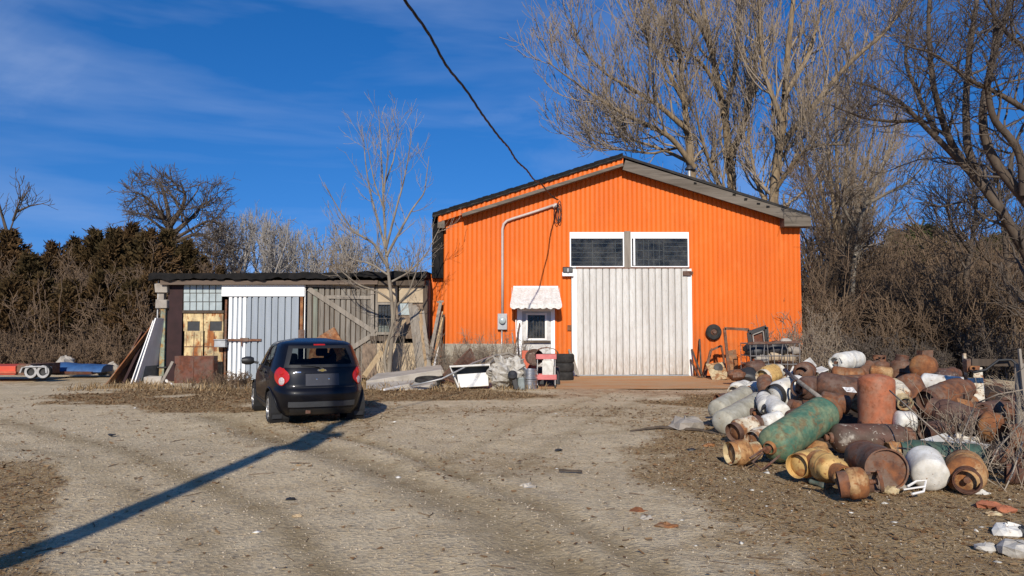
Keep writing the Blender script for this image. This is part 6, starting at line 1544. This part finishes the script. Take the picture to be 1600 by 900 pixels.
limbs = [px_limb([(1330, 470), (1334, 420), (1342, 365), (1352, 320), (1372, 275), (1390, 230), (1400, 190)], Yc, 1, .17, .03, foot(1328, Yc)),
         px_limb([(1342, 368), (1320, 330), (1300, 285), (1290, 240)], Yc, -2, .09, .02), px_limb([(1352, 320), (1390, 300), (1420, 285), (1450, 250)], Yc, -2, .09, .02), px_limb([(1336, 400), (1365, 360), (1385, 340)], Yc, 1, .07, .02)]
small = [dict(m=12, t0=.2, t1=.98, ang=(25, 65), length=(1.5, 3.6), nc=8, up=.12, wander=.18, rr=.42, rmin=.012, sides=5),
         dict(m=6, t0=.2, t1=1, ang=(22, 55), length=(.8, 1.9), nc=5, up=.10, wander=.18, rr=.5, rmin=.009), dict(m=4, t0=.2, t1=1, ang=(20, 50), length=(.4, .9), nc=4, up=.1, wander=.18, rr=.6, rmin=.008)]
make_tree('bare_tree', 'short pale-barked bare tree in the brush midway between workshop and right edge', limbs, small, 'bark_grey', 'twig_tan', group='tall bare trees behind the workshop')
Yc = 31.0
limbs = [px_limb([(1277, 507), (1286, 460), (1292, 410), (1296, 370), (1310, 330), (1318, 290)], Yc, .5, .11, .02, foot(1272, Yc)), px_limb([(1292, 410), (1275, 375), (1268, 330), (1262, 290)], Yc, .5, .06, .015), px_limb([(1288, 450), (1312, 420), (1330, 380)], Yc, -1, .05, .015)]
make_tree('bare_tree', 'thin bare tree close to the right corner of the workshop', limbs, small, 'bark_dark', 'twig_brown', group='tall bare trees behind the workshop')
# --- dark trees at the right
Yd = 24.0
near = [dict(m=15, t0=.12, t1=.98, ang=(25, 70), length=(1.4, 4.0), nc=10, up=.08, wander=.22, rr=.40, rmin=.010, sides=5),
        dict(m=8, t0=.2, t1=1, ang=(25, 60), length=(.7, 1.9), nc=6, up=.08, wander=.22, rr=.5, rmin=.0075), dict(m=3, t0=.2, t1=1, ang=(20, 55), length=(.35, .9), nc=4, up=.06, wander=.2, rr=.6, rmin=.006)]
limbs = [px_limb([(1640, 470), (1605, 395), (1570, 336), (1521, 272), (1464, 211), (1430, 178), (1396, 143), (1340, 128)], Yd, -1, .24, .03, foot(1665, Yd)),
         px_limb([(1600, 390), (1545, 295), (1512, 245), (1509, 151), (1513, 75), (1528, -40)], Yd, 1, .17, .06),
         px_limb([(1530, 285), (1488, 230), (1470, 180), (1457, 130), (1449, 38), (1452, -30)], Yd, -.5, .13, .05),
         px_limb([(1440, 188), (1395, 190), (1350, 185), (1300, 165)], Yd, -2, .07, .015), px_limb([(1464, 211), (1440, 160), (1415, 100), (1420, 40), (1440, -20)], Yd, 1, .08, .03)]
make_tree('bare_tree', 'dark bare tree leaning in from the right edge with a long bough to the left', limbs, near, 'bark_dark', 'twig_dark', group='dark bare trees at the right')
Yd = 21.5
limbs = [px_limb([(1660, 440), (1630, 350), (1596, 302), (1551, 253), (1530, 200), (1545, 120), (1572, 40), (1590, -40)], Yd, 1, .22, .06, foot(1690, Yd)),
         px_limb([(1600, 305), (1596, 242), (1575, 210), (1551, 189), (1540, 132), (1555, 60), (1548, -20)], Yd, -1, .13, .04), px_limb([(1650, 190), (1600, 170), (1560, 145), (1521, 128), (1464, 83), (1420, 70)], Yd, -1.5, .10, .02), px_limb([(1640, 120), (1600, 75), (1570, 50), (1530, -10)], Yd, -1.5, .09, .03)]
make_tree('bare_tree', 'dark bare tree mostly beyond the right edge, its twisted limbs crossing the sky', limbs, near, 'bark_dark', 'twig_dark', group='dark bare trees at the right')
Yd = 27.0
limbs = [px_limb([(1588, 540), (1577, 445), (1571, 382), (1567, 335), (1560, 280), (1548, 240)], Yd, 1, .16, .04, foot(1590, Yd)), px_limb([(1570, 420), (1545, 410), (1528, 385), (1520, 360)], Yd, -1, .06, .02), px_limb([(1572, 420), (1590, 405), (1610, 400)], Yd, 0, .06, .03), px_limb([(1586, 520), (1610, 525), (1640, 530)], Yd, 0, .08, .06)]
make_tree('bare_tree', 'crooked dark trunk standing upright near the right edge in the brush', limbs, small, 'bark_dark', 'twig_dark', group='dark bare trees at the right')
Yd = 28.5
limbs = [px_limb([(1513, 480), (1508, 440), (1516, 395), (1524, 355), (1530, 320), (1520, 280)], Yd, 1, .15, .04, foot(1516, Yd)), px_limb([(1517, 395), (1490, 360), (1478, 320)], Yd, -1, .06, .015), px_limb([(1524, 355), (1550, 330), (1562, 300)], Yd, -1, .06, .015)]
make_tree('bare_tree', 'crooked broken-looking dark trunk left of the upright one in the right brush', limbs, small, 'bark_dark', 'twig_dark', group='dark bare trees at the right')

# --- left skyline: a wide oak, an edge tree, pale poplars
Yo = 60.0; f_ = P(270, 400, Yo); zb = float(ground_z(f_.x, Yo))
oak = [dict(m=11, t0=.25, t1=.98, ang=(30, 75), length=(2.2, 4.6), nc=9, up=.05, wander=.22, rr=.5, rmin=.028, sides=5), dict(m=6, t0=.2, t1=1, ang=(25, 65), length=(1.0, 2.4), nc=6, up=.05, wander=.22, rr=.55, rmin=.020), dict(m=3, t0=.2, t1=1, ang=(25, 60), length=(.6, 1.3), nc=4, up=.05, wander=.2, rr=.6, rmin=.016)]
def LO(pts, dY, r0, r1, ft=None): return px_limb(pts, Yo, dY, r0, r1, ft)
limbs = [LO([(268, 430), (270, 390), (266, 355), (262, 330), (255, 300), (250, 284)], 1, .42, .08, (f_.x, Yo)), LO([(266, 352), (285, 325), (290, 305), (282, 285)], -2, .26, .06), LO([(267, 362), (250, 335), (232, 310), (212, 300)], -2, .22, .04), LO([(268, 368), (300, 340), (315, 322), (335, 310)], 2, .22, .04), LO([(269, 380), (305, 365), (330, 372), (360, 395)], -2, .18, .04),
         LO([(269, 375), (300, 358), (325, 345), (345, 350)], -3, .16, .04), LO([(268, 372), (245, 350), (225, 335), (205, 330)], 3, .16, .03), LO([(270, 395), (300, 392), (330, 405), (350, 410)], 2, .14, .03)]
make_tree('bare_tree', 'wide gnarled bare oak-like tree on the skyline left of the shed', limbs, oak, 'bark_dark', 'twig_dark')
Ye = 42.0
limbs = [px_limb([(-6, 430), (12, 370), (25, 335), (40, 305), (46, 290)], Ye, 1, .09, .015, foot(-14, Ye)), px_limb([(12, 368), (2, 330), (-6, 300)], Ye, 0, .10, .03), px_limb([(28, 330), (46, 322), (66, 318)], Ye, -1, .07, .02), px_limb([(20, 345), (32, 310), (30, 290)], Ye, -1, .06, .02)]
make_tree('bare_tree', 'sparse bare tree rising over the cedars at the left edge', limbs, [dict(m=8, t0=.3, t1=1, ang=(25, 55), length=(.8, 2.0), nc=7, up=.15, wander=.15, rr=.5, rmin=.016), dict(m=3, t0=.3, t1=1, ang=(25, 55), length=(.4, 1.0), nc=4, up=.1, wander=.15, rr=.6, rmin=.012)], 'bark_dark', 'twig_dark')
grp = 'pale bare poplars behind the shed'; rs = random.Random(31)
cols = [(352, 362, 64), (366, 350, 72), (382, 345, 66), (398, 338, 74), (412, 352, 65), (424, 348, 70), (437, 352, 76), (450, 372, 68), (463, 390, 72), (335, 352, 70), (478, 396, 78)]
names = ['poplar nearest the oak-like tree, behind the shed', 'second pale poplar right of the oak-like tree', 'poplar over the middle of the white sliding door lintel', 'tallest pale poplar over the grey-blue sliding door', 'poplar just right of the tallest one over the grey-blue door', 'poplar above the right half of the grey-blue door', 'pale poplar over the right end of the grey-blue door', 'shorter poplar over the white door post', 'low pale poplar over the green-stained barn boards', 'faint poplar showing through the right boughs of the oak-like tree', 'smallest and rightmost pale poplar over the shed roof']
for i, (px, top, Y) in enumerate(cols):
    fx = foot(px, Y); pts = [(px + rs.uniform(-3, 3), 470), (px + rs.uniform(-3, 3), 420), (px + rs.uniform(-3, 3), (420 + top) / 2), (px + rs.uniform(-4, 4), top)]
    lim = [px_limb(pts, Y, 0, .13, .03, fx)]
    for k in range(3):
        a = rs.uniform(-16, 16); y0 = rs.uniform(400, 430); lim.append(px_limb([(px, y0), (px + a * .6, y0 - 28), (px + a, max(top + 6, y0 - 65))], Y, rs.uniform(-2, 2), .07, .02))
    make_tree('poplar', names[i], lim, [dict(m=9, t0=.2, t1=1, ang=(18, 48), length=(1.2, 3.2), nc=6, up=.2, wander=.12, rr=.45, rmin=.018), dict(m=5, t0=.2, t1=1, ang=(18, 45), length=(.6, 1.5), nc=4, up=.15, wander=.12, rr=.6, rmin=.013)], 'twig_birch', 'twig_birch', group=grp)
for i, (px, top, Y, lb) in enumerate(((640, 392, 48, 'bushy bare sapling over the shed roof next to the workshop'), (520, 398, 50, 'low bare sapling over the barn door part of the shed roof'), (545, 408, 52, 'tiny bare sapling left of the silvery tree above the roof'))):
    lim = [px_limb([(px, 440), (px + k * 6, 425), (px + k * 14, top + abs(k) * 5)], Y, k * .5, .06, .015, foot(px, Y)) for k in (-1.6, -.7, 0, .6, 1.5)]
    make_tree('sapling', lb, lim, [dict(m=9, t0=.3, t1=1, ang=(20, 50), length=(.8, 2.0), nc=6, up=.1, wander=.16, rr=.5, rmin=.013), dict(m=5, t0=.2, t1=1, ang=(20, 50), length=(.4, 1.0), nc=4, up=.1, wander=.16, rr=.6, rmin=.011)], 'bark_grey', 'twig_tan')

# --- brown cedars on the left bank
def cedar_proto(seed, H=1.0, nb=150, per=46, green=False):
    rg = np.random.RandomState(seed)
    z = rg.beta(1.05, 1.5, nb) * .97 + .02; az = rg.rand(nb) * 2 * np.pi
    rad = (.36 * (1 - z) ** .95 + .02) * (.55 + .6 * rg.rand(nb))
    k = rg.rand(nb, per); k = k ** .6
    d = np.stack([np.cos(az), np.sin(az)], -1)
    base = np.zeros((nb, per, 3)); base[..., 0] = d[:, :1] * rad[:, None] * k; base[..., 1] = d[:, 1:] * rad[:, None] * k
    base[..., 2] = z[:, None] * .93 + rad[:, None] * k * (.35 + .5 * k) 
    base += rg.randn(nb, per, 3) * (.016 + .020 * (1 - k))[..., None]
    c = base.reshape(-1, 3); N = len(c)
    dirn = unit(np.repeat(np.c_[d * .9, np.full(nb, .85)], per, 0) + rg.randn(N, 3) * .55); side = unit(np.cross(dirn, rg.randn(N, 3)))
    ln = (.035 + .03 * rg.rand(N))[:, None]; wd = (.006 + .006 * rg.rand(N))[:, None]
    V = np.stack([c - side * wd, c + side * wd, c + dirn * ln + side * wd * .3, c + dirn * ln - side * wd * .3], 1).reshape(-1, 3)
    Fq = np.arange(N * 4).reshape(-1, 4); tint = np.repeat(np.clip(rg.rand(N) * .7 + np.repeat(rg.rand(nb), per) * .5 - .1, 0, 1), 4)
    return V, Fq, tint
protos = []
def cedar(px, top, Y, label, i, mat='cedar', group='brown cedars on the left bank', wide=1.0, name='cedar'):
    q = P(px, top, Y); zg = float(ground_z(q.x, Y)); H = q.z - zg
    t = thing(name, label, 'tree', (q.x, Y, zg), RG.rand() * 6.28, group)
    key = (i % 4, mat)
    if key not in CED:
        V, Fq, tint = cedar_proto(100 + i % 4); c = npmesh('crown', V, Fq, mat, None, smooth=False, attrs={'tint': tint})
        ln = np.stack([np.array([[0, 0, z] for z in np.linspace(-.02, .95, 8)])]); Vt, Ft = tubes(ln, np.linspace(.022, .003, 8)[None], 6); tr = npmesh('trunk', Vt, Ft, 'bark_dark')
        CED[key] = (c, tr)
        for o in (c, tr): o.parent = t
        cs = (c, tr)
    else:
        cs = []
        for o in CED[key]: w = o.copy(); COL.objects.link(w); w.parent = t; cs.append(w)
    for o in cs: o.scale = (H * wide, H * wide, H)
    return t
CED = {}
CL = [(14, 352, 40, 'dark tall cedar at the very left edge'), (48, 392, 38, 'lower cedar just right of the left-edge cedar'), (84, 372, 40, 'bushy cedar over the rear of the red trailer'), (118, 366, 42, 'pointed cedar above the twin trailer wheels'), (150, 352, 42, 'slim tall cedar above the left part of the blue tarpaulin'), (178, 352, 41, 'tall cedar above the middle of the blue tarpaulin'), (206, 342, 43, 'dense tall cedar left of the oak-like tree'), (234, 352, 41, 'cedar directly under the left boughs of the oak-like tree'), (262, 352, 45, 'dark cedar in front of the oak-like trunk'), (292, 372, 44, 'cedar over the glass-block end of the shed'), (318, 396, 46, 'small cedar over the white lintel of the shed'), (66, 420, 35, 'front low cedar above the trailer mudguard'), (112, 430, 34.5, 'front cedar standing right above the blue tarpaulin'), (160, 420, 35, 'front brown cedar left of the leaning boards'), (205, 432, 34, 'front dark cedar directly behind the leaning boards'), (20, 425, 34.5, 'front cedar above the red trailer bed'), (236, 420, 36, 'front cedar beside the shed corner pier'), (345, 412, 60, 'far small cedar right of the oak-like tree'), (-30, 370, 39, 'cedar cut by the left edge'), (-60, 340, 41, 'outermost cedar beyond the left edge')]
for i, (px, top, Y, lb) in enumerate(CL): cedar(px, top, Y, lb, i, wide=.95 + .3 * RG.rand())
EL = [(1408, 352, 58, 'green pine showing over the right brush, left one'), (1440, 346, 62, 'green pine in the middle of the right skyline'), (1470, 350, 60, 'green pine at the right of the skyline group'), (1388, 372, 55, 'lower green pine left of the skyline group'), (1425, 385, 52, 'dull green pine deep in the right brush'), (1500, 372, 57, 'green pine behind the crooked dark trunks'), (1550, 360, 60, 'green pine near the right edge behind the trunks'), (1590, 352, 62, 'green pine at the right edge of the skyline')]
for i, (px, top, Y, lb) in enumerate(EL): cedar(px, top, Y, lb, i, 'pine_green', 'green pines far behind the right brush', 1.3, 'pine')

# --- brush: masses of bare stems
def brush(name, label, spots, mat, rmin=.012, kid=(7, 4), seed=3, lean=.22, leafy=0):
    rg = np.random.RandomState(seed); parts = []
    pos = np.array([(x, y, float(ground_z(x, y)) - .05) for x, y, h in spots for _ in range(9)]); hh = np.array([h for x, y, h in spots for _ in range(9)])
    N = len(pos); pos[:, :2] += rg.randn(N, 2) * .35
    d = unit(np.c_[rg.randn(N, 2) * lean, np.ones(N)]); n = 9; st = np.zeros((N, n, 3)); st[:, 0] = pos; c = d
    h = hh * (.55 + .5 * rg.rand(N))
    for k in range(1, n): c = unit(c + rg.randn(N, 3) * .11 + np.array([0, 0, .05])); st[:, k] = st[:, k - 1] + c * (h / (n - 1))[:, None]
    r = np.linspace(1, .3, n)[None] * (.012 + .006 * h)[:, None] * (rmin / .012); r = np.maximum(r, rmin)
    parts.append(tubes(st, r, 4)); P_, R__ = st, r
    C, RC = kids(P_, R__, kid[0], .2, 1, (20, 65), (.25 * h.mean(), .5 * h.mean()), 6, .06, .2, .55, rmin, rg=rg); parts.append(tubes(C, RC, 3))
    if kid[1]:
        C2, RC2 = kids(C, RC, kid[1], .2, 1, (20, 60), (.12 * h.mean(), .3 * h.mean()), 4, .04, .22, .6, rmin * .8, rg=rg); parts.append(tubes(C2, RC2, 3))
    V, Fq = joinm(parts); o = npmesh(name, V, Fq, mat); return tag(o, label, 'brush', kind='stuff')
rs = random.Random(77)
def region(px0, px1, Y0, Y1, n, h0, h1):
    out = []
    for _ in range(n):
        Y = rs.uniform(Y0, Y1); q = P(rs.uniform(px0, px1), 560, Y); out.append((q.x, Y, rs.uniform(h0, h1)))
    return out
brush('thicket', 'dense brown thicket of bare stems filling the ground beyond the cylinder heap', region(1250, 1680, 27, 37, 105, 2.2, 5.2), 'twig_brown', .012, (7, 4), 5)
brush('tall_thicket', 'taller tan thicket behind, rising to the tree trunks at the right', region(1240, 1680, 37, 52, 110, 4.5, 9.5), 'twig_brown', .016, (8, 4), 6)
brush('dark_thicket', 'dark brown bramble mass low along the foot of the right thicket', region(1262, 1700, 24.5, 30, 60, .8, 2.0), 'twig_dark', .010, (7, 4), 8, .4)  # low brush in the darker twig colour
brush('bank_brush', 'grey-brown brush in front of and between the cedars on the left bank', region(-40, 330, 33, 40, 85, 1.8, 4.2), 'twig_brown', .014, (7, 3), 9, .3)
brush('bank_undergrowth', 'dark undergrowth along the foot of the left bank', region(-40, 240, 31.5, 35, 60, .8, 2.2), 'twig_brown', .012, (7, 3), 10, .45)
brush('far_wood', 'far line of bare wood behind the shed and workshop', [(x, rs.uniform(60, 80), rs.uniform(4, 7.5)) for x in np.linspace(-38, 4, 46)], 'twig_birch', .022, (7, 3), 13, .12)
# weeds by the workshop foundation and brambles at the right of the heap
brush('weed_stems', 'bare weed stems along the workshop foundation', [(P(px, 560, YB).x, rs.uniform(YB - 1.6, YB - .4), rs.uniform(.9, 2.0)) for px in np.linspace(690, 805, 16)], 'twig_tan', .005, (5, 3), 14, .28)
brush('corner_weeds', 'bare weed stems at the right corner of the workshop', [(P(px, 560, 25.0).x, rs.uniform(24, 27.5), rs.uniform(1.0, 2.6)) for px in np.linspace(1215, 1300, 16)], 'twig_tan', .007, (5, 3), 15, .2)
brush('yellow_weeds', 'reddish dry weeds at the foot of the rusty doors', [(P(px, 595, 22.5).x, rs.uniform(22.2, 23.2), .55) for px in np.linspace(325, 375, 7)], 'twig_brown', .006, (7, 4), 16, .5)
brush('brambles', 'tangle of thin bramble canes over the right end of the cylinder heap', [(P(px, 700, Y).x, Y, h) for px, Y, h in ((1500, 8.2, .9), (1530, 8.4, 1.1), (1555, 8.2, 1.0), (1575, 8.0, .9), (1592, 8.3, 1.3), (1470, 9.0, 1.0), (1520, 9.2, 1.1), (1600, 7.8, .7), (1610, 8.8, 1.4), (1560, 9.0, 1.2))][::2], 'twig_tan', .0036, (4, 2), 17, .6)
m = MB()
for pts_ in ([(1390, 610, 9.2), (1440, 655, 8.6), (1480, 690, 8.4), (1530, 745, 8.2)], [(1402, 700, 8.6), (1450, 704, 8.2), (1500, 722, 8.1), (1560, 760, 7.9)], [(1600, 655, 8.6), (1560, 700, 8.2), (1540, 740, 8.0)], [(1520, 640, 9.0), (1500, 690, 8.4), (1505, 720, 8.2)], [(1598, 690, 8.1), (1582, 740, 7.8), (1560, 785, 7.5)], [(1500, 690, 8.4), (1530, 720, 8.2), (1600, 735, 8.0)], [(1526, 630, 9.8), (1560, 616, 9.6), (1604, 608, 9.4)]):
    m.tube([P(*p) for p in pts_], [.010] * (len(pts_) - 1) + [.005], 5)
o = m.build('bramble_canes', 'twig_pale', None, smooth=True); tag(o, 'long pale bramble canes arching over the right end of the heap', 'brambles', kind='stuff')

# --- grass, leaves and loose stones on the yard
def scatter(n, x0, x1, y0, y1, maskf, rg, power=1.0):
    out = []
    while sum(len(o) for o in out) < n:
        y = y0 + (y1 - y0) * rg.rand(n * 3) ** power; x = x0 + (x1 - x0) * rg.rand(n * 3); k = (np.abs(x) < y * .80 + 1.2)
        x, y = x[k], y[k]; k = rg.rand(len(x)) < maskf(x, y); out.append(np.c_[x[k], y[k]])
    p = np.concatenate(out)[:n]; return np.c_[p, ground_z(p[:, 0], p[:, 1])]
rg = np.random.RandomState(5)
def on_apron(x, y): return ((x > ax0 - .1) & (x < ax1) & (y > ay0 - .2)).astype(float)
p = scatter(26000, -12, 12, 3.6, 15, lambda x, y: (1 - .5 * soil_mask(x, y)) * np.clip(1.25 - (y - 3) / 13, .15, 1), rg, 1.0)
N = len(p); s = (.004 + .009 * rg.rand(N) ** 4 + .0012 * (p[:, 1] - 4) * .35)
oc = np.array([(1, 0, 0), (0, 1, 0), (-1, 0, 0), (0, -1, 0), (0, 0, 1), (0, 0, -1)], float); of = np.array([(0, 1, 4), (1, 2, 4), (2, 3, 4), (3, 0, 4), (1, 0, 5), (2, 1, 5), (3, 2, 5), (0, 3, 5)])
sc = s[:, None] * (.6 + .8 * rg.rand(N, 3)); sc[:, 2] *= .65; an = rg.rand(N) * 6.28; ca, sa = np.cos(an), np.sin(an)
v = (oc[None] + rg.randn(N, 6, 3) * .18) * sc[:, None]; vx = v[..., 0] * ca[:, None] - v[..., 1] * sa[:, None]; vy = v[..., 0] * sa[:, None] + v[..., 1] * ca[:, None]
V = np.stack([vx, vy, v[..., 2]], -1) + p[:, None] + np.array([0, 0, .002]); Fq = (of[None] + (np.arange(N) * 6)[:, None, None]).reshape(-1, 3)
o = npmesh('gravel', V.reshape(-1, 3), Fq, 'stones', smooth=False, attrs={'tint': np.repeat(rg.rand(N) ** 1.3, 6)}); tag(o, 'loose gravel stones over the yard', 'gravel', kind='stuff')
def blades(name, label, n, area, maskf, hmin, hmax, wid, mat, seed, flat=.5, tint0=0.0):
    rg = np.random.RandomState(seed); p = scatter(n, *area, maskf, rg); N = len(p); az = rg.rand(N) * 6.28; h = hmin + (hmax - hmin) * rg.rand(N) ** 1.8
    d = np.stack([np.cos(az), np.sin(az), np.zeros(N)], -1); lean_ = flat + rg.rand(N) * .9; tip = p + d * (h * lean_)[:, None] + np.c_[np.zeros((N, 2)), h * (1.15 - .6 * np.clip(lean_, 0, 1.6))]; mid = p + (tip - p) * .55 + np.c_[np.zeros((N, 2)), h * .14]
    sd = np.stack([-np.sin(az), np.cos(az), np.zeros(N)], -1) * (wid * (1 + .10 * (p[:, 1] - 5)) * (.6 + .8 * rg.rand(N)))[:, None]
    V = np.stack([p - sd, p + sd, mid + sd * .7, mid - sd * .7, tip + sd * .1, tip - sd * .1], 1).reshape(-1, 3); b = (np.arange(N) * 6)[:, None]
    Fq = np.concatenate([b + np.array([[0, 1, 2, 3]]), b + np.array([[3, 2, 4, 5]])]); o = npmesh(name, V, Fq, mat, smooth=False, attrs={'tint': np.repeat(np.clip(rg.rand(N) + tint0, 0, 1), 6)})
    return tag(o, label, 'grass', kind='stuff')
sm = lambda x, y: np.clip(soil_mask(x, y) - .15, 0, 1) ** 1.5 * (1 - on_apron(x, y))
blades('dry_grass', 'short dry grass and leaf stems on the bare soil patches', 60000, (-12, 9, 3.6, 22, ), sm, .02, .10, .0022, 'dry_grass', 21, 1.0)
blades('tall_dry_grass', 'taller tufts of dry grass before the slabs and beside the car', 6000, (-9.5, 2.5, 15.5, 21.5), lambda x, y: sm(x, y) * (vnoise(x, y, .7, 34) > .5), .05, .15, .003, 'dry_grass', 22, .8)
blades('wall_grass', 'dry grass along the foot of the shed and rubble', 5000, (-12.5, 1.0, 20.2, 25.8), lambda x, y: .8 * (vnoise(x, y, .8, 33) > .45) * (1 - on_apron(x, y)), .08, .30, .004, 'dry_grass', 23, .3)
def leaves(name, n, area, maskf, seed):
    rg = np.random.RandomState(seed); p = scatter(n, *area, maskf, rg); N = len(p); s = (.008 + .016 * rg.rand(N)) * (1 + .05 * (p[:, 1] - 5)); q = np.array([(-1, -.6, 0), (1, -.5, 0), (1.1, .6, 0), (-.8, .6, 0)], float)
    v = (q[None] + rg.randn(N, 4, 3) * .25) * s[:, None, None]; an = rg.rand(N) * 6.28; ca, sa = np.cos(an)[:, None], np.sin(an)[:, None]; vx = v[..., 0] * ca - v[..., 1] * sa; vy = v[..., 0] * sa + v[..., 1] * ca
    V = np.stack([vx, vy, v[..., 2] + vx * rg.randn(N, 1) * .3], -1) + p[:, None] + np.array([0, 0, .010]); o = npmesh(name, V.reshape(-1, 3), np.arange(N * 4).reshape(-1, 4), 'leaf_litter', smooth=False, attrs={'tint': np.repeat(rg.rand(N), 4)}); tag(o, 'brown dead leaves lying on the soil', 'leaves', kind='stuff')
leaves('leaf_litter', 24000, (-12, 9, 3.6, 22), lambda x, y: (.05 + sm(x, y)), 31)

rg = np.random.RandomState(51); p = scatter(1500, -9, 9, 3.8, 16, lambda x, y: .12 + .88 * sm(x, y), rg); N = len(p); az = rg.rand(N) * 6.28; ln = .04 + .22 * rg.rand(N) ** 2.5
tt = np.linspace(-.5, .5, 5); dd = np.stack([np.cos(az), np.sin(az), np.zeros(N)], -1)
st = p[:, None] + dd[:, None] * (tt[None, :, None] * ln[:, None, None]) + np.cumsum(rg.randn(N, 5, 3) * np.array([.012, .012, .004]) * ln[:, None, None] * 4, 1); st[..., 2] = np.maximum(st[..., 2], p[:, 2:3] + .004)
V, Fq = tubes(st, np.repeat((.0022 + .003 * rg.rand(N))[:, None], 5, 1), 4); o = npmesh('twig_litter', V, Fq, 'twig_brown'); tag(o, 'small fallen twigs strewn over the yard', 'twigs', kind='stuff')
p = scatter(190, -9, 9, 3.8, 16, lambda x, y: .05 + .95 * smoothstep(.8, 3.5, x) * smoothstep(13, 10, y), rg); N = len(p); s = .010 + .026 * rg.rand(N) ** 2.5; sc = s[:, None] * (.7 + .9 * rg.rand(N, 3)); sc[:, 2] *= .35
v = (oc[None] + rg.randn(N, 6, 3) * .22) * sc[:, None] + p[:, None] + np.array([0, 0, .006]); Fq = (of[None] + (np.arange(N) * 6)[:, None, None]).reshape(-1, 3)
o = npmesh('pale_chips', v.reshape(-1, 3), Fq, 'white_plastic', smooth=False); tag(o, 'pale chips of foam and plaster strewn before the cylinder heap', 'chips', kind='stuff')
